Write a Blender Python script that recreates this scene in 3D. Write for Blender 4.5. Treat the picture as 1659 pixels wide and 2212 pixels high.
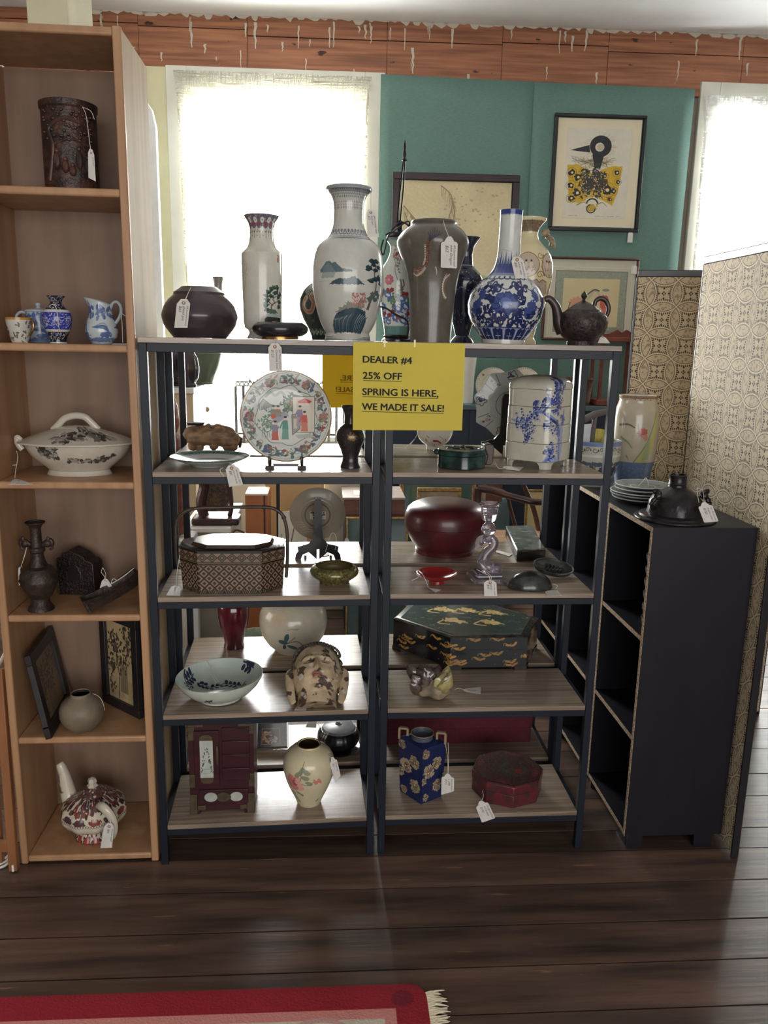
import bpy, math, random
import numpy as np
from mathutils import Vector
SC = bpy.context.scene
COL = SC.collection
for _o in list(bpy.data.objects): bpy.data.objects.remove(_o)
rnd = random.Random(7)

# ---------------------------------------------------------------- camera, light, exposure
CX, CY, CZ, YAW, PIT, ROL, F = 0.4986, -2.2551, 1.6085, 0.0775, 0.2128, 0.0195, 1722.46
FF = np.array([math.sin(YAW)*math.cos(PIT), math.cos(YAW)*math.cos(PIT), -math.sin(PIT)])
_r = np.array([math.cos(YAW), -math.sin(YAW), 0.0]); _u = np.cross(_r, FF)
RR = math.cos(ROL)*_r + math.sin(ROL)*_u
UU = -math.sin(ROL)*_r + math.cos(ROL)*_u
C0 = np.array([CX, CY, CZ])
cam = bpy.data.cameras.new('camera'); camo = bpy.data.objects.new('camera', cam); COL.objects.link(camo)
cam.sensor_fit = 'VERTICAL'; cam.sensor_height = 24.0; cam.lens = 24.0*F/2212; cam.clip_start = 0.02
from mathutils import Matrix
camo.matrix_world = Matrix(((RR[0], UU[0], -FF[0], CX), (RR[1], UU[1], -FF[1], CY), (RR[2], UU[2], -FF[2], CZ), (0, 0, 0, 1)))
SC.camera = camo
SC.view_settings.view_transform = 'Standard'
try: SC.view_settings.look = 'None'
except Exception: pass
SC.view_settings.gamma = 1.0
SC.view_settings.use_curve_mapping = False
SC.view_settings.exposure = EXPO = 0.0
SC.cycles.use_denoising = True
SC.cycles.max_bounces = 8; SC.cycles.transparent_max_bounces = 12
SC.cycles.sample_clamp_indirect = 8.0
wd = bpy.data.worlds.new('sky'); SC.world = wd; wd.use_nodes = True
wd.node_tree.nodes['Background'].inputs[0].default_value = (0.93, 0.97, 1.0, 1)
wd.node_tree.nodes['Background'].inputs[1].default_value = 6.0
def area(name, loc, to, sx, sy, power, col=(1, 1, 1)):
    l = bpy.data.lights.new(name, 'AREA'); l.shape = 'RECTANGLE'; l.size = sx; l.size_y = sy; l.energy = power; l.color = col
    o = bpy.data.objects.new(name, l); COL.objects.link(o); o.location = loc
    o.rotation_euler = (Vector(to)-Vector(loc)).to_track_quat('-Z', 'Y').to_euler()
    return o
# daylight from the two back-wall windows, plus added fill behind the camera and a warm lamp at the left
area('window_and_fill_light', (0.0, 3.75, 1.95), (0.2, 0, 1.0), 1.25, 2.3, 560, (0.95, 0.98, 1))
area('window_and_fill_light', (3.5, 3.62, 1.95), (2.4, 0, 0.9), 1.1, 2.3, 560, (0.95, 0.98, 1))
area('window_and_fill_light', (1.2, -6.2, 1.7), (0.9, 0, 1.2), 5.0, 2.4, 205, (1.0, 0.98, 0.96))  # added fill, standing in for shop windows assumed behind the camera
area('window_and_fill_light', (-3.0, 0.6, 1.6), (0.5, 1.2, 0.8), 1.6, 1.6, 40, (1.0, 0.9, 0.75))  # unseen warm lamp on the left side

# ---------------------------------------------------------------- helpers
def ray(px, py): return FF + RR*((px-829.5)/F) + UU*((1106-py)/F)
def P(px, py, Y): d = ray(px, py); return C0 + d*((Y-CY)/d[1])
def H(px, py, Z): d = ray(px, py); return C0 + d*((Z-CZ)/d[2])
def PXX(px, py, X): d = ray(px, py); return C0 + d*((X-CX)/d[0])
def S(p): return float((np.asarray(p)-C0) @ FF)/F
def lin(c):
    return tuple(((v/255/12.92) if v/255 <= 0.04045 else ((v/255+0.055)/1.055)**2.4) for v in c)
def tag(o, label=None, cat=None, group=None, kind=None):
    if label: o['label'] = label
    if cat: o['category'] = cat
    if group: o['group'] = group
    if kind: o['kind'] = kind
    return o
def thing(name, label, cat, loc=(0, 0, 0), rz=0.0, group=None):
    o = bpy.data.objects.new(name, None); COL.objects.link(o)
    o.location = tuple(float(v) for v in loc); o.rotation_euler = (0, 0, rz); o.empty_display_size = 0.02
    return tag(o, label, cat, group)
_mats = {}
def mat(name, col, col2=None, sc=8.0, st=(1, 1, 1), rough=0.5, metal=0.0, bump=0.0, bsc=40.0, coat=0.0, trans=0.0, ior=1.45, spec=0.5, det=4.0, lo=0.35, hi=0.65, vor=False, bst=None, sss=0.0):
    if name in _mats: return _mats[name]
    m = bpy.data.materials.new(name); m.use_nodes = True; nt = m.node_tree; b = nt.nodes['Principled BSDF']
    b.inputs['Base Color'].default_value = (*lin(col), 1); b.inputs['Roughness'].default_value = rough
    b.inputs['Metallic'].default_value = metal; b.inputs['Coat Weight'].default_value = coat; b.inputs['Coat Roughness'].default_value = 0.08
    b.inputs['Transmission Weight'].default_value = trans; b.inputs['IOR'].default_value = ior
    b.inputs['Specular IOR Level'].default_value = spec
    N = nt.nodes.new; L = nt.links.new
    def coords(stt):
        tc = N('ShaderNodeTexCoord'); mp = N('ShaderNodeMapping'); mp.inputs['Scale'].default_value = stt
        L(tc.outputs['Object'], mp.inputs['Vector']); return mp.outputs['Vector']
    if col2 is not None:
        n = N('ShaderNodeTexVoronoi' if vor else 'ShaderNodeTexNoise'); n.inputs['Scale'].default_value = sc
        if not vor: n.inputs['Detail'].default_value = det
        L(coords(st), n.inputs['Vector'])
        r = N('ShaderNodeValToRGB'); r.color_ramp.elements[0].position = lo; r.color_ramp.elements[1].position = hi
        r.color_ramp.elements[0].color = (*lin(col), 1); r.color_ramp.elements[1].color = (*lin(col2), 1)
        L(n.outputs['Distance' if vor else 'Fac'], r.inputs['Fac']); L(r.outputs['Color'], b.inputs['Base Color'])
    if bump:
        n = N('ShaderNodeTexNoise'); n.inputs['Scale'].default_value = bsc; n.inputs['Detail'].default_value = 3
        L(coords(bst or st), n.inputs['Vector']); bp = N('ShaderNodeBump'); bp.inputs['Strength'].default_value = bump
        bp.inputs['Distance'].default_value = 0.004
        L(n.outputs['Fac'], bp.inputs['Height']); L(bp.outputs['Normal'], b.inputs['Normal'])
    _mats[name] = m
    return m
def mat_img(name, cv, rough=0.3, metal=0.0, coat=0.0, bump=0.0, bsc=60.0, spec=0.5):
    m = mat(name, (128, 128, 128), rough=rough, metal=metal, coat=coat, bump=bump, bsc=bsc, spec=spec)
    nt = m.node_tree; b = nt.nodes['Principled BSDF']
    t = nt.nodes.new('ShaderNodeTexImage'); t.image = cv.image(name); t.extension = 'EXTEND'
    u = nt.nodes.new('ShaderNodeUVMap'); u.uv_map = 'UVMap'
    nt.links.new(u.outputs['UV'], t.inputs['Vector']); nt.links.new(t.outputs['Color'], b.inputs['Base Color'])
    return m

class MB:
    """collects vertices and faces of ONE mesh"""
    def __init__(s): s.V = []; s.F = []; s.U = []; s.S = []
    def face(s, f, uv=None, sm=False): s.F.append(f); s.U.append(uv); s.S.append(sm)
    def grid(s, pts, uvs=None, closeu=False, sm=True, flip=False):
        n, k, m = len(s.V), len(pts), len(pts[0])
        for row in pts: s.V.extend(tuple(p) for p in row)
        for i in range(k-1):
            for j in range(m if closeu else m-1):
                j2 = (j+1) % m
                f = (n+i*m+j, n+i*m+j2, n+(i+1)*m+j2, n+(i+1)*m+j)
                uv = None
                if uvs:
                    a, b_, c, d = uvs[i][j], uvs[i][j+1], uvs[i+1][j+1], uvs[i+1][j]
                    uv = (a, b_, c, d)
                if flip: f = f[::-1]; uv = uv[::-1] if uv else None
                s.face(f, uv, sm)
        return s
    def lathe(s, prof, n=40, a0=0.0, vfun=None, c=(0, 0, 0), sx=1.0, sy=1.0, rfun=None, caps=True):
        # prof: (radius, z) from bottom outwards; u = 0.5 looks along angle a0
        pts, uvs = [], []
        for r, z in prof:
            row, ur = [], []
            v = vfun(z) if vfun else 0.5
            for j in range(n):
                t = a0 - math.pi + 2*math.pi*j/n
                rr = r*(rfun(t, z) if rfun else 1)
                row.append((c[0]+sx*rr*math.cos(t), c[1]+sy*rr*math.sin(t), c[2]+z)); ur.append((j/n, v))
            ur.append((1.0, v)); pts.append(row); uvs.append(ur)
        for i, (r, z) in enumerate(prof):
            if len(prof[i]) > 1 and vfun and i > 0 and z < prof[i-1][1] and r < prof[i-1][0]+1e-9:
                pass
        b = len(s.V); s.grid(pts, uvs, True)
        if caps:
            if prof[0][0] > 1e-5: s.face(tuple(b+j for j in range(n))[::-1], tuple((0.5, 0.002) for _ in range(n)))
            if prof[-1][0] > 1e-5:
                e = b+(len(prof)-1)*n; s.face(tuple(e+j for j in range(n)), tuple((0.5, 0.998) for _ in range(n)))
        return s
    def box(s, lo, hi, uv=False):
        (x0, y0, z0), (x1, y1, z1) = lo, hi
        n = len(s.V)
        s.V += [(x0, y0, z0), (x1, y0, z0), (x1, y1, z0), (x0, y1, z0), (x0, y0, z1), (x1, y0, z1), (x1, y1, z1), (x0, y1, z1)]
        q = ((0, 0), (1, 0), (1, 1), (0, 1)) if uv else None
        for f in ((0, 3, 2, 1), (4, 5, 6, 7), (0, 1, 5, 4), (1, 2, 6, 5), (2, 3, 7, 6), (3, 0, 4, 7)):
            s.face(tuple(n+i for i in f), q if f == (0, 1, 5, 4) else (((0.01, 0.01),)*4 if uv else None))
        return s
    def bar(s, p0, p1, w, h, up=(0, 0, 1)):
        p0, p1 = np.array(p0, float), np.array(p1, float); d = p1-p0; d = d/np.linalg.norm(d)
        a = np.cross(d, np.array(up, float)); a /= np.linalg.norm(a); b = np.cross(a, d)
        n = len(s.V)
        for p in (p0, p1):
            for i, j in ((-1, -1), (1, -1), (1, 1), (-1, 1)): s.V.append(tuple(p+a*i*w/2+b*j*h/2))
        for f in ((0, 1, 2, 3), (7, 6, 5, 4), (0, 4, 5, 1), (1, 5, 6, 2), (2, 6, 7, 3), (3, 7, 4, 0)): s.face(tuple(n+i for i in f))
        return s
    def tube(s, pts, r, n=8, closed=False, flat=1.0):
        pts = [np.array(p, float) for p in pts]; k = len(pts); rs = r if isinstance(r, (list, tuple)) else [r]*k
        rows = []; a = None
        for i, p in enumerate(pts):
            if closed: t = pts[(i+1) % k]-pts[i-1]
            else: t = pts[min(i+1, k-1)]-pts[max(i-1, 0)]
            t = t/(np.linalg.norm(t)+1e-12)
            if a is None:
                a = np.cross(t, (0, 0, 1.0)) if abs(t[2]) < 0.9 else np.cross(t, (0, 1.0, 0))
            a = a-t*(a@t); a /= np.linalg.norm(a); b = np.cross(t, a)
            rows.append([p+rs[i]*(a*math.cos(2*math.pi*j/n)+flat*b*math.sin(2*math.pi*j/n)) for j in range(n)])
        if closed: rows.append(rows[0])
        q = len(s.V); s.grid(rows, None, True)
        if not closed:
            s.face(tuple(q+j for j in range(n))[::-1]); e = q+(k-1)*n; s.face(tuple(e+j for j in range(n)))
        return s
    def prism(s, poly, z0, z1, top=1.0, axis='z', c=(0, 0)):
        n = len(s.V); k = len(poly)
        def put(a, b, z): s.V.append((a, b, z) if axis == 'z' else (a, z, b))
        for a, b in poly: put(a, b, z0)
        for a, b in poly: put(c[0]+(a-c[0])*top, c[1]+(b-c[1])*top, z1)
        fl = (axis == 'y')
        def ff(f): s.face(tuple(f[::-1]) if fl else tuple(f))
        ff([n+i for i in range(k)][::-1]); ff([n+k+i for i in range(k)])
        for i in range(k): ff([n+i, n+(i+1) % k, n+k+(i+1) % k, n+k+i])
        return s
    def ball(s, c, r, n=14, m=9, ty=None):
        r = (r, r, r) if not isinstance(r, (tuple, list)) else r
        rows = []
        for i in range(m+1):
            ph = math.pi*i/m-math.pi/2
            rows.append([(c[0]+r[0]*math.cos(ph)*math.cos(2*math.pi*j/n), c[1]+r[1]*math.cos(ph)*math.sin(2*math.pi*j/n), c[2]+r[2]*math.sin(ph)) for j in range(n)])
        return s.grid(rows, None, True)
    def quad(s, a, b, c, d, uv=True, thick=None):
        n = len(s.V); s.V += [tuple(map(float, p)) for p in (a, b, c, d)]
        s.face((n, n+1, n+2, n+3), ((0, 0), (1, 0), (1, 1), (0, 1)) if uv else None); return s
    def slab(s, a, b, c, d, t):
        # picture-bearing sheet with real thickness: front carries the uv
        a, b, c, d = (np.array(p, float) for p in (a, b, c, d)); nn = np.cross(b-a, d-a); nn = nn/np.linalg.norm(nn)*t
        n = len(s.V); s.V += [tuple(p) for p in (a, b, c, d)]+[tuple(p-nn) for p in (a, b, c, d)]
        s.face((n, n+1, n+2, n+3), ((0, 0), (1, 0), (1, 1), (0, 1)))
        s.face((n+7, n+6, n+5, n+4), ((0, 1), (1, 1), (1, 0), (0, 0)))
        for i in range(4):
            j = (i+1) % 4; s.face((n+j, n+i, n+4+i, n+4+j), ((0.01, 0.01),)*4)
        return s
    def move(s, M, k0=0):
        for i in range(k0, len(s.V)):
            v = M @ Vector(s.V[i]); s.V[i] = (v.x, v.y, v.z)
        return s
    def build(s, name, m, parent=None, loc=None, rz=0.0, ang=35, sub=0, merge=False):
        me = bpy.data.meshes.new(name); me.from_pydata(s.V, [], s.F); me.materials.append(m)
        if any(u for u in s.U):
            ul = me.uv_layers.new(name='UVMap'); k = 0
            arr = np.zeros((sum(len(f) for f in s.F), 2), np.float32)
            for f, u in zip(s.F, s.U):
                if u: arr[k:k+len(f)] = u
                k += len(f)
            ul.data.foreach_set('uv', arr.ravel())
        me.polygons.foreach_set('use_smooth', [True]*len(s.F)); me.update()
        me.set_sharp_from_angle(angle=math.radians(ang))
        o = bpy.data.objects.new(name, me); COL.objects.link(o)
        if parent is not None: o.parent = parent
        if loc is not None: o.location = tuple(float(v) for v in loc)
        o.rotation_euler = (0, 0, rz)
        if sub:
            md = o.modifiers.new('sub', 'SUBSURF'); md.levels = md.render_levels = sub
        return o
def bevel(o, w=0.002, seg=2):
    b = o.modifiers.new('bevel', 'BEVEL'); b.width = w; b.segments = seg; b.limit_method = 'ANGLE'; b.angle_limit = math.radians(40); return o
def struct(o): o['kind'] = 'structure'; return o

class Cv:
    """a painted surface, drawn stroke by stroke; coordinates run x0..x1, y0 (top)..y1 (bottom)"""
    def __init__(s, x0, x1, y0, y1, res, bg, mottle=0.0, seed=1, msc=12):
        s.x0, s.x1, s.y0, s.y1 = x0, x1, y0, y1
        s.w = max(8, int((x1-x0)*res)); s.h = max(8, int((y1-y0)*res)); s.res = res
        s.a = np.empty((s.h, s.w, 3), np.float32); s.a[:] = np.array(bg, np.float32)/255
        g = np.random.default_rng(seed); s.g = g; s.r = random.Random(seed)
        def smooth(k):
            q = g.random((max(3, s.h//k+2), max(3, s.w//k+2))).astype(np.float32)
            yi = np.linspace(0, q.shape[0]-1.001, s.h); xi = np.linspace(0, q.shape[1]-1.001, s.w)
            y, x = yi.astype(int), xi.astype(int); fy, fx = (yi-y)[:, None], (xi-x)[None, :]
            return ((q[y][:, x]*(1-fx)+q[y][:, x+1]*fx)*(1-fy)+(q[y+1][:, x]*(1-fx)+q[y+1][:, x+1]*fx)*fy)
        s.n1 = smooth(max(2, int(3*res))) - 0.5; s.n2 = smooth(max(3, int(msc*res))) - 0.5
        if mottle: s.a *= (1+mottle*(s.n2+0.6*s.n1))[..., None]
    def _bb(s, xa, xb, ya, yb):
        i0, i1 = int((xa-s.x0)*s.res)-1, int((xb-s.x0)*s.res)+2
        j0, j1 = int((ya-s.y0)*s.res)-1, int((yb-s.y0)*s.res)+2
        i0, i1, j0, j1 = max(0, i0), min(s.w, i1), max(0, j0), min(s.h, j1)
        if i1 <= i0 or j1 <= j0: return None
        X = s.x0+(np.arange(i0, i1)+0.5)/s.res; Y = s.y0+(np.arange(j0, j1)+0.5)/s.res
        return i0, i1, j0, j1, X[None, :], Y[:, None]
    def _mix(s, bb, al, col):
        i0, i1, j0, j1 = bb[:4]; al = np.clip(al, 0, 1)[..., None]
        t = s.a[j0:j1, i0:i1]; t[:] = t*(1-al)+np.array(col, np.float32)/255*al
    def blob(s, x, y, rx, ry=None, col=(0, 0, 0), a=1.0, rot=0.0, jag=0.0, soft=0.0):
        ry = rx if ry is None else ry; R = max(rx, ry)*(1+jag)
        bb = s._bb(x-R, x+R, y-R, y+R)
        if not bb: return
        X, Y = bb[4]-x, bb[5]-y; c, n = math.cos(rot), math.sin(rot)
        d = np.sqrt(((X*c+Y*n)/rx)**2+((-X*n+Y*c)/ry)**2)
        if jag: d = d+jag*2*s.n1[bb[2]:bb[3], bb[0]:bb[1]]
        e = max(soft, 0.7/(s.res*min(rx, ry)+1e-6))
        s._mix(bb, a*(1-d)/e+0.5*a if not soft else a*(1-d)/e, col)
    def line(s, pts, w=1.0, col=(0, 0, 0), a=1.0, w2=None):
        w2 = w if w2 is None else w2; k = max(1, len(pts)-1)
        for i in range(len(pts)-1):
            (xa, ya), (xb, yb) = pts[i], pts[i+1]; wi, wj = w+(w2-w)*i/k, w+(w2-w)*(i+1)/k; m = max(wi, wj)
            bb = s._bb(min(xa, xb)-m, max(xa, xb)+m, min(ya, yb)-m, max(ya, yb)+m)
            if not bb: continue
            dx, dy = xb-xa, yb-ya; L2 = dx*dx+dy*dy+1e-9
            t = np.clip(((bb[4]-xa)*dx+(bb[5]-ya)*dy)/L2, 0, 1)
            d = np.hypot(bb[4]-xa-t*dx, bb[5]-ya-t*dy)
            s._mix(bb, a*np.clip(((wi+(wj-wi)*t)/2-d)*s.res+0.5, 0, 1), col)
    def curve(s, pts, w=1.0, col=(0, 0, 0), a=1.0, w2=None, n=5):
        s.line(spl(pts, n), w, col, a, w2)
    def poly(s, pts, col, a=1.0, jag=0.0):
        xs, ys = [p[0] for p in pts], [p[1] for p in pts]
        bb = s._bb(min(xs), max(xs), min(ys), max(ys))
        if not bb: return
        X = bb[4]+0*bb[5]; Y = bb[5]+0*bb[4]
        if jag: X = X+jag*s.n1[bb[2]:bb[3], bb[0]:bb[1]]; Y = Y+jag*s.n1[bb[2]:bb[3], bb[0]:bb[1]][::-1]
        ins = np.zeros(X.shape, bool); k = len(pts)
        for i in range(k):
            (xa, ya), (xb, yb) = pts[i], pts[(i+1) % k]
            if ya == yb: continue
            ins ^= ((ya > Y) != (yb > Y)) & (X < (xb-xa)*(Y-ya)/(yb-ya)+xa)
        s._mix(bb, a*ins.astype(np.float32), col)
    def rect(s, xa, ya, xb, yb, col, a=1.0): s.poly([(xa, ya), (xb, ya), (xb, yb), (xa, yb)], col, a)
    def ring(s, x, y, r, w, col, a=1.0, ry=None, n=24, p0=0, p1=6.2832):
        ry = ry or r; s.line([(x+r*math.cos(p0+(p1-p0)*i/n), y+ry*math.sin(p0+(p1-p0)*i/n)) for i in range(n+1)], w, col, a)
    def specks(s, xa, ya, xb, yb, n, r, cols, a=1.0, jag=0.3):
        for _ in range(n):
            q = s.r.uniform(0.5, 1)*r; s.blob(s.r.uniform(xa, xb), s.r.uniform(ya, yb), q, q*s.r.uniform(0.5, 1), s.r.choice(cols), a, s.r.uniform(0, 3), jag)
    def flower(s, x, y, r, col, ctr=None, n=6, a=1.0, dark=None):
        for i in range(n):
            t = 6.283*i/n+0.3; s.blob(x+0.55*r*math.cos(t), y+0.55*r*math.sin(t), 0.5*r, 0.42*r, col, a, t, 0.15)
            if dark: s.curve([(x, y), (x+0.6*r*math.cos(t+0.2), y+0.6*r*math.sin(t+0.2)), (x+r*math.cos(t), y+r*math.sin(t))], 0.09*r, dark, 0.7*a)
        s.blob(x, y, 0.25*r, None, ctr or dark or col, a)
    def scroll(s, x, y, r, col, d=1, w=2.0, t0=0.0):
        s.line([(x+r*(1-i/22)*math.cos(t0+d*i*0.42), y+r*(1-i/22)*math.sin(t0+d*i*0.42)) for i in range(18)], w, col, 1, w*0.4)
        s.blob(x+r*math.cos(t0)*1.15, y+r*math.sin(t0)*1.15, w*1.6, w*0.9, col, 1, t0+1)
    def twig(s, x, y, ang, L, col, w=1.5, leaf=None, lr=3.0, dep=2):
        x2, y2 = x+L*math.cos(ang), y+L*math.sin(ang)
        s.curve([(x, y), ((x+x2)/2+s.r.uniform(-.12, .12)*L, (y+y2)/2+s.r.uniform(-.12, .12)*L), (x2, y2)], w, col, 1, w*0.6)
        for _ in range(3):
            t = s.r.uniform(0.35, 1); xa, ya = x+(x2-x)*t, y+(y2-y)*t
            if dep > 0: s.twig(xa, ya, ang+s.r.uniform(-0.9, 0.9), L*0.55, col, w*0.65, leaf, lr, dep-1)
            if leaf:
                for _k in range(2): s.blob(xa+s.r.uniform(-lr, lr)*1.5, ya+s.r.uniform(-lr, lr)*1.5, lr, lr*0.55, s.r.choice(leaf), 1, s.r.uniform(0, 3), 0.2)
    def scrib(s, x, y, L, h, col, w=0.7, a=0.9, ang=0.0):
        c, n = math.cos(ang), math.sin(ang); q = 0.0; pts = []
        while q < L:
            pts.append((x+q*c-s.r.uniform(-h, h)*0.5*n, y+q*n+s.r.uniform(-h, h)*0.5*c)); q += h*s.r.uniform(0.25, 0.5)
            if s.r.random() < 0.14:
                if len(pts) > 1: s.line(pts, w, col, a)
                pts = []; q += h*0.7
        if len(pts) > 1: s.line(pts, w, col, a)
    def image(s, name):
        im = bpy.data.images.new(name, s.w, s.h)
        o = np.ones((s.h, s.w, 4), np.float32); o[..., :3] = np.clip(s.a[::-1], 0, 1)
        im.pixels.foreach_set(o.ravel()); im.update(); im.pack(); return im
def spl(pts, n=6):
    """smooth curve through points of any dimension"""
    p = [np.array(q, float) for q in pts]; p = [2*p[0]-p[1]]+p+[2*p[-1]-p[-2]]; out = []
    for i in range(1, len(p)-2):
        for k in range(n):
            t = k/n; a, b, c, d = p[i-1:i+3]
            out.append(tuple(0.5*((2*b)+(c-a)*t+(2*a-5*b+4*c-d)*t*t+(3*b-a-3*c+d)*t**3)))
    out.append(tuple(p[-2])); return out
# ---------------------------------------------------------------- room
TH = -0.03; WO = np.array([0.0, 3.43, 0.0]); HC = 3.61
E1 = np.array([math.cos(TH), math.sin(TH), 0]); WN = np.array([math.sin(TH), -math.cos(TH), 0])
def wl(px, py, b=0.0):
    d = ray(px, py); t = (b-(C0-WO) @ WN)/(d @ WN); p = C0+t*d; return float((p-WO) @ E1), float(p[2])
def wthing(name, label, cat, a, b, z, group=None):
    return thing(name, label, cat, WO+E1*a+WN*b+np.array([0, 0, z]), TH, group)
def flecks(m, col, sc, st, thr, amt=1.0):
    nt = m.node_tree; b = nt.nodes['Principled BSDF']; N = nt.nodes.new; L = nt.links.new
    src = b.inputs['Base Color'].links[0].from_socket
    tc = N('ShaderNodeTexCoord'); mp = N('ShaderNodeMapping'); mp.inputs['Scale'].default_value = st; L(tc.outputs['Object'], mp.inputs['Vector'])
    n = N('ShaderNodeTexNoise'); n.inputs['Scale'].default_value = sc; n.inputs['Detail'].default_value = 5; L(mp.outputs['Vector'], n.inputs['Vector'])
    r = N('ShaderNodeValToRGB'); r.color_ramp.elements[0].position = thr; r.color_ramp.elements[1].position = thr+0.03
    r.color_ramp.elements[1].color = (amt, amt, amt, 1); L(n.outputs['Fac'], r.inputs['Fac'])
    mx = N('ShaderNodeMix'); mx.data_type = 'RGBA'; L(r.outputs['Color'], mx.inputs['Factor']); L(src, mx.inputs['A'])
    mx.inputs['B'].default_value = (*lin(col), 1); L(mx.outputs['Result'], b.inputs['Base Color']); return m
M_plank = flecks(flecks(mat('wall_plank', (124, 78, 56), (166, 110, 78), 6, (0.3, 1, 7), 0.6, det=8, bump=0.2, bsc=9, bst=(0.5, 1, 12)), (60, 34, 24), 7, (1, 1, 2), 0.66), (226, 216, 200), 3.2, (4, 1, 0.9), 0.70)
M_white = mat('painted_white', (214, 214, 204), (200, 200, 188), 3, rough=0.45)
M_cream = mat('cream_board', (206, 200, 164), (190, 184, 148), 3, rough=0.6)
M_ceil = mat('ceiling_plaster', (222, 222, 222), (212, 212, 212), 1.4, rough=0.8, bump=0.15, bsc=3)
M_plain = mat('plain_wall', (150, 140, 124), (132, 122, 108), 2, rough=0.8)
M_floor = flecks(flecks(mat('floor_board', (48, 37, 34), (112, 88, 74), 3, (0.6, 6, 1), 0.36, bump=0.22, bsc=7, bst=(0.7, 9, 1), spec=0.6, lo=0.28, hi=0.8, det=9), (142, 110, 80), 6, (0.7, 9, 1), 0.665, 0.6), (170, 160, 148), 38, (0.5, 3, 1), 0.74, 0.6)
M_dark = mat('dark_gap', (16, 13, 12), rough=0.9)

# floor boards with open joints
f = MB(); f.box((-4.2, -6.8, -0.06), (7.4, 4.0, -0.012)); y = -6.7
js = [-0.158-0.17*k for k in range(40)]
ed = [-6.7]
while ed[-1] < 3.9: ed.append(ed[-1]+rnd.choice((0.15, 0.17, 0.19)))
ed = [e for e in ed if e < -0.75 or e > 0.05]+[-0.62, -0.47, -0.32, -0.155, 0.0]; ed.sort()
fl = f.build('floor', M_dark); struct(fl)
f = MB()
for i in range(len(ed)-1):
    cuts = [-4.2]+sorted(rnd.uniform(-4, 7) for _ in range(2 if not -0.8 < ed[i] < 0.1 else 0))+[7.4]
    for k in range(len(cuts)-1):
        f.box((cuts[k]+0.0015, ed[i]+0.0025, -0.03), (cuts[k+1]-0.0015, ed[i+1]-0.0025, rnd.uniform(-0.0015, 0)))
o = f.build('floor_boards', M_floor, fl); o.rotation_euler = (0, 0, -0.012)
# board-to-board variation
nt = M_floor.node_tree; b = nt.nodes['Principled BSDF']; src = b.inputs['Base Color'].links[0].from_socket
gi = nt.nodes.new('ShaderNodeNewGeometry'); mr = nt.nodes.new('ShaderNodeMapRange'); mr.inputs['To Min'].default_value = 0.75; mr.inputs['To Max'].default_value = 1.25
nt.links.new(gi.outputs['Random Per Island'], mr.inputs['Value'])
vm = nt.nodes.new('ShaderNodeVectorMath'); vm.operation = 'SCALE'; nt.links.new(src, vm.inputs[0]); nt.links.new(mr.outputs['Result'], vm.inputs['Scale']); nt.links.new(vm.outputs['Vector'], b.inputs['Base Color'])

struct(MB().box((-4.2, -6.9, HC), (7.5, 4.2, HC+0.1)).build('ceiling', M_ceil))
struct(MB().box((-4.3, -6.9, -0.06), (-4.2, 4.2, HC)).build('wall_left', M_plain))
struct(MB().box((7.4, -6.9, -0.06), (7.5, 4.2, HC)).build('wall_right', M_plain))
struct(MB().box((-4.2, -6.9, -0.06), (7.4, -6.8, HC)).build('wall_front', M_plain))
# back wall with two window openings
wa0, wz1 = wl(404, 192); wa1, _ = wl(788, 192); wz0 = 0.93
vb0, vz1 = wl(1550, 226); vb1 = vb0+1.3; zb = wl(830, 165)[1]
w = MB(); t0, t1 = 0.03, 0.16
def wbox(a0, a1, z0, z1, y0=t0, y1=t1, m=None): (m or w).box((a0, y0, z0), (a1, y1, z1))
wbox(-4.3, wa0, 0, wz1); wbox(wa1, vb0, 0, wz1); wbox(vb1, 7.5, 0, wz1); wbox(wa0, wa1, 0, wz0); wbox(vb0, vb1, 0, wz0)
wbox(-4.3, vb0, wz1, HC); wbox(vb1, 7.5, wz1, HC); wbox(vb0, vb1, vz1, HC)
wb = w.build('wall_back', M_plain, None, WO, TH); struct(wb)
p = MB(); segs = [(-620, 300, 50), (300, 535, 60), (535, 836, 83), (836, 1085, 93), (1085, 1315, 96), (1315, 1607, 117), (1607, 1900, 128), (1900, 2500, 120)]
for xa, xb, ys in segs:
    a0, a1 = wl(xa, 100)[0], wl(xb, 100)[0]; zs = wl((xa+xb)/2 if xa > 0 else 300, ys)[1]; g = 0.003
    for z0, z1 in ((zb-0.06, zs), (zs, HC)):
        bt = rnd.uniform(0, 0.004); p.box((a0+g/2, -bt, z0+g), (a1-g/2, t0, z1-g))
p.build('wall_planks', M_plank, wb)
q = MB(); r = random.Random(12)
for k in range(46):
    px = r.uniform(200, 1650); top = r.random() < 0.6; a_, z_ = wl(px, 20+0.036*px+(r.uniform(0, 14) if top else r.uniform(30, 110)), 0.004); L_ = r.uniform(0.03, 0.16); w_ = r.uniform(0.003, 0.010); n = len(q.V); m_ = 7
    for i in range(m_): o_ = r.uniform(-.6, .6)*w_; q.V += [(a_-w_*(1-.8*i/m_)+o_, -0.005, z_-L_*i/(m_-1)), (a_+w_*(1-.8*i/m_)+o_, -0.005, z_-L_*i/(m_-1))]
    for i in range(m_-1): q.face((n+2*i, n+2*i+2, n+2*i+3, n+2*i+1))
for k in range(60):
    px = 200+k*25; a_, z_ = wl(px, 16+0.037*px, 0.004); w_ = r.uniform(0.02, 0.07); h_ = r.uniform(0.008, 0.035); n = len(q.V); q.V += [(a_-w_, -0.005, HC-0.001), (a_-w_*.5, -0.005, HC-h_*r.uniform(.3, 1)), (a_+w_*.2, -0.005, HC-h_), (a_+w_*.6, -0.005, HC-h_*r.uniform(.3, 1)), (a_+w_, -0.005, HC-0.001)]; q.face((n, n+1, n+2, n+3, n+4))
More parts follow.
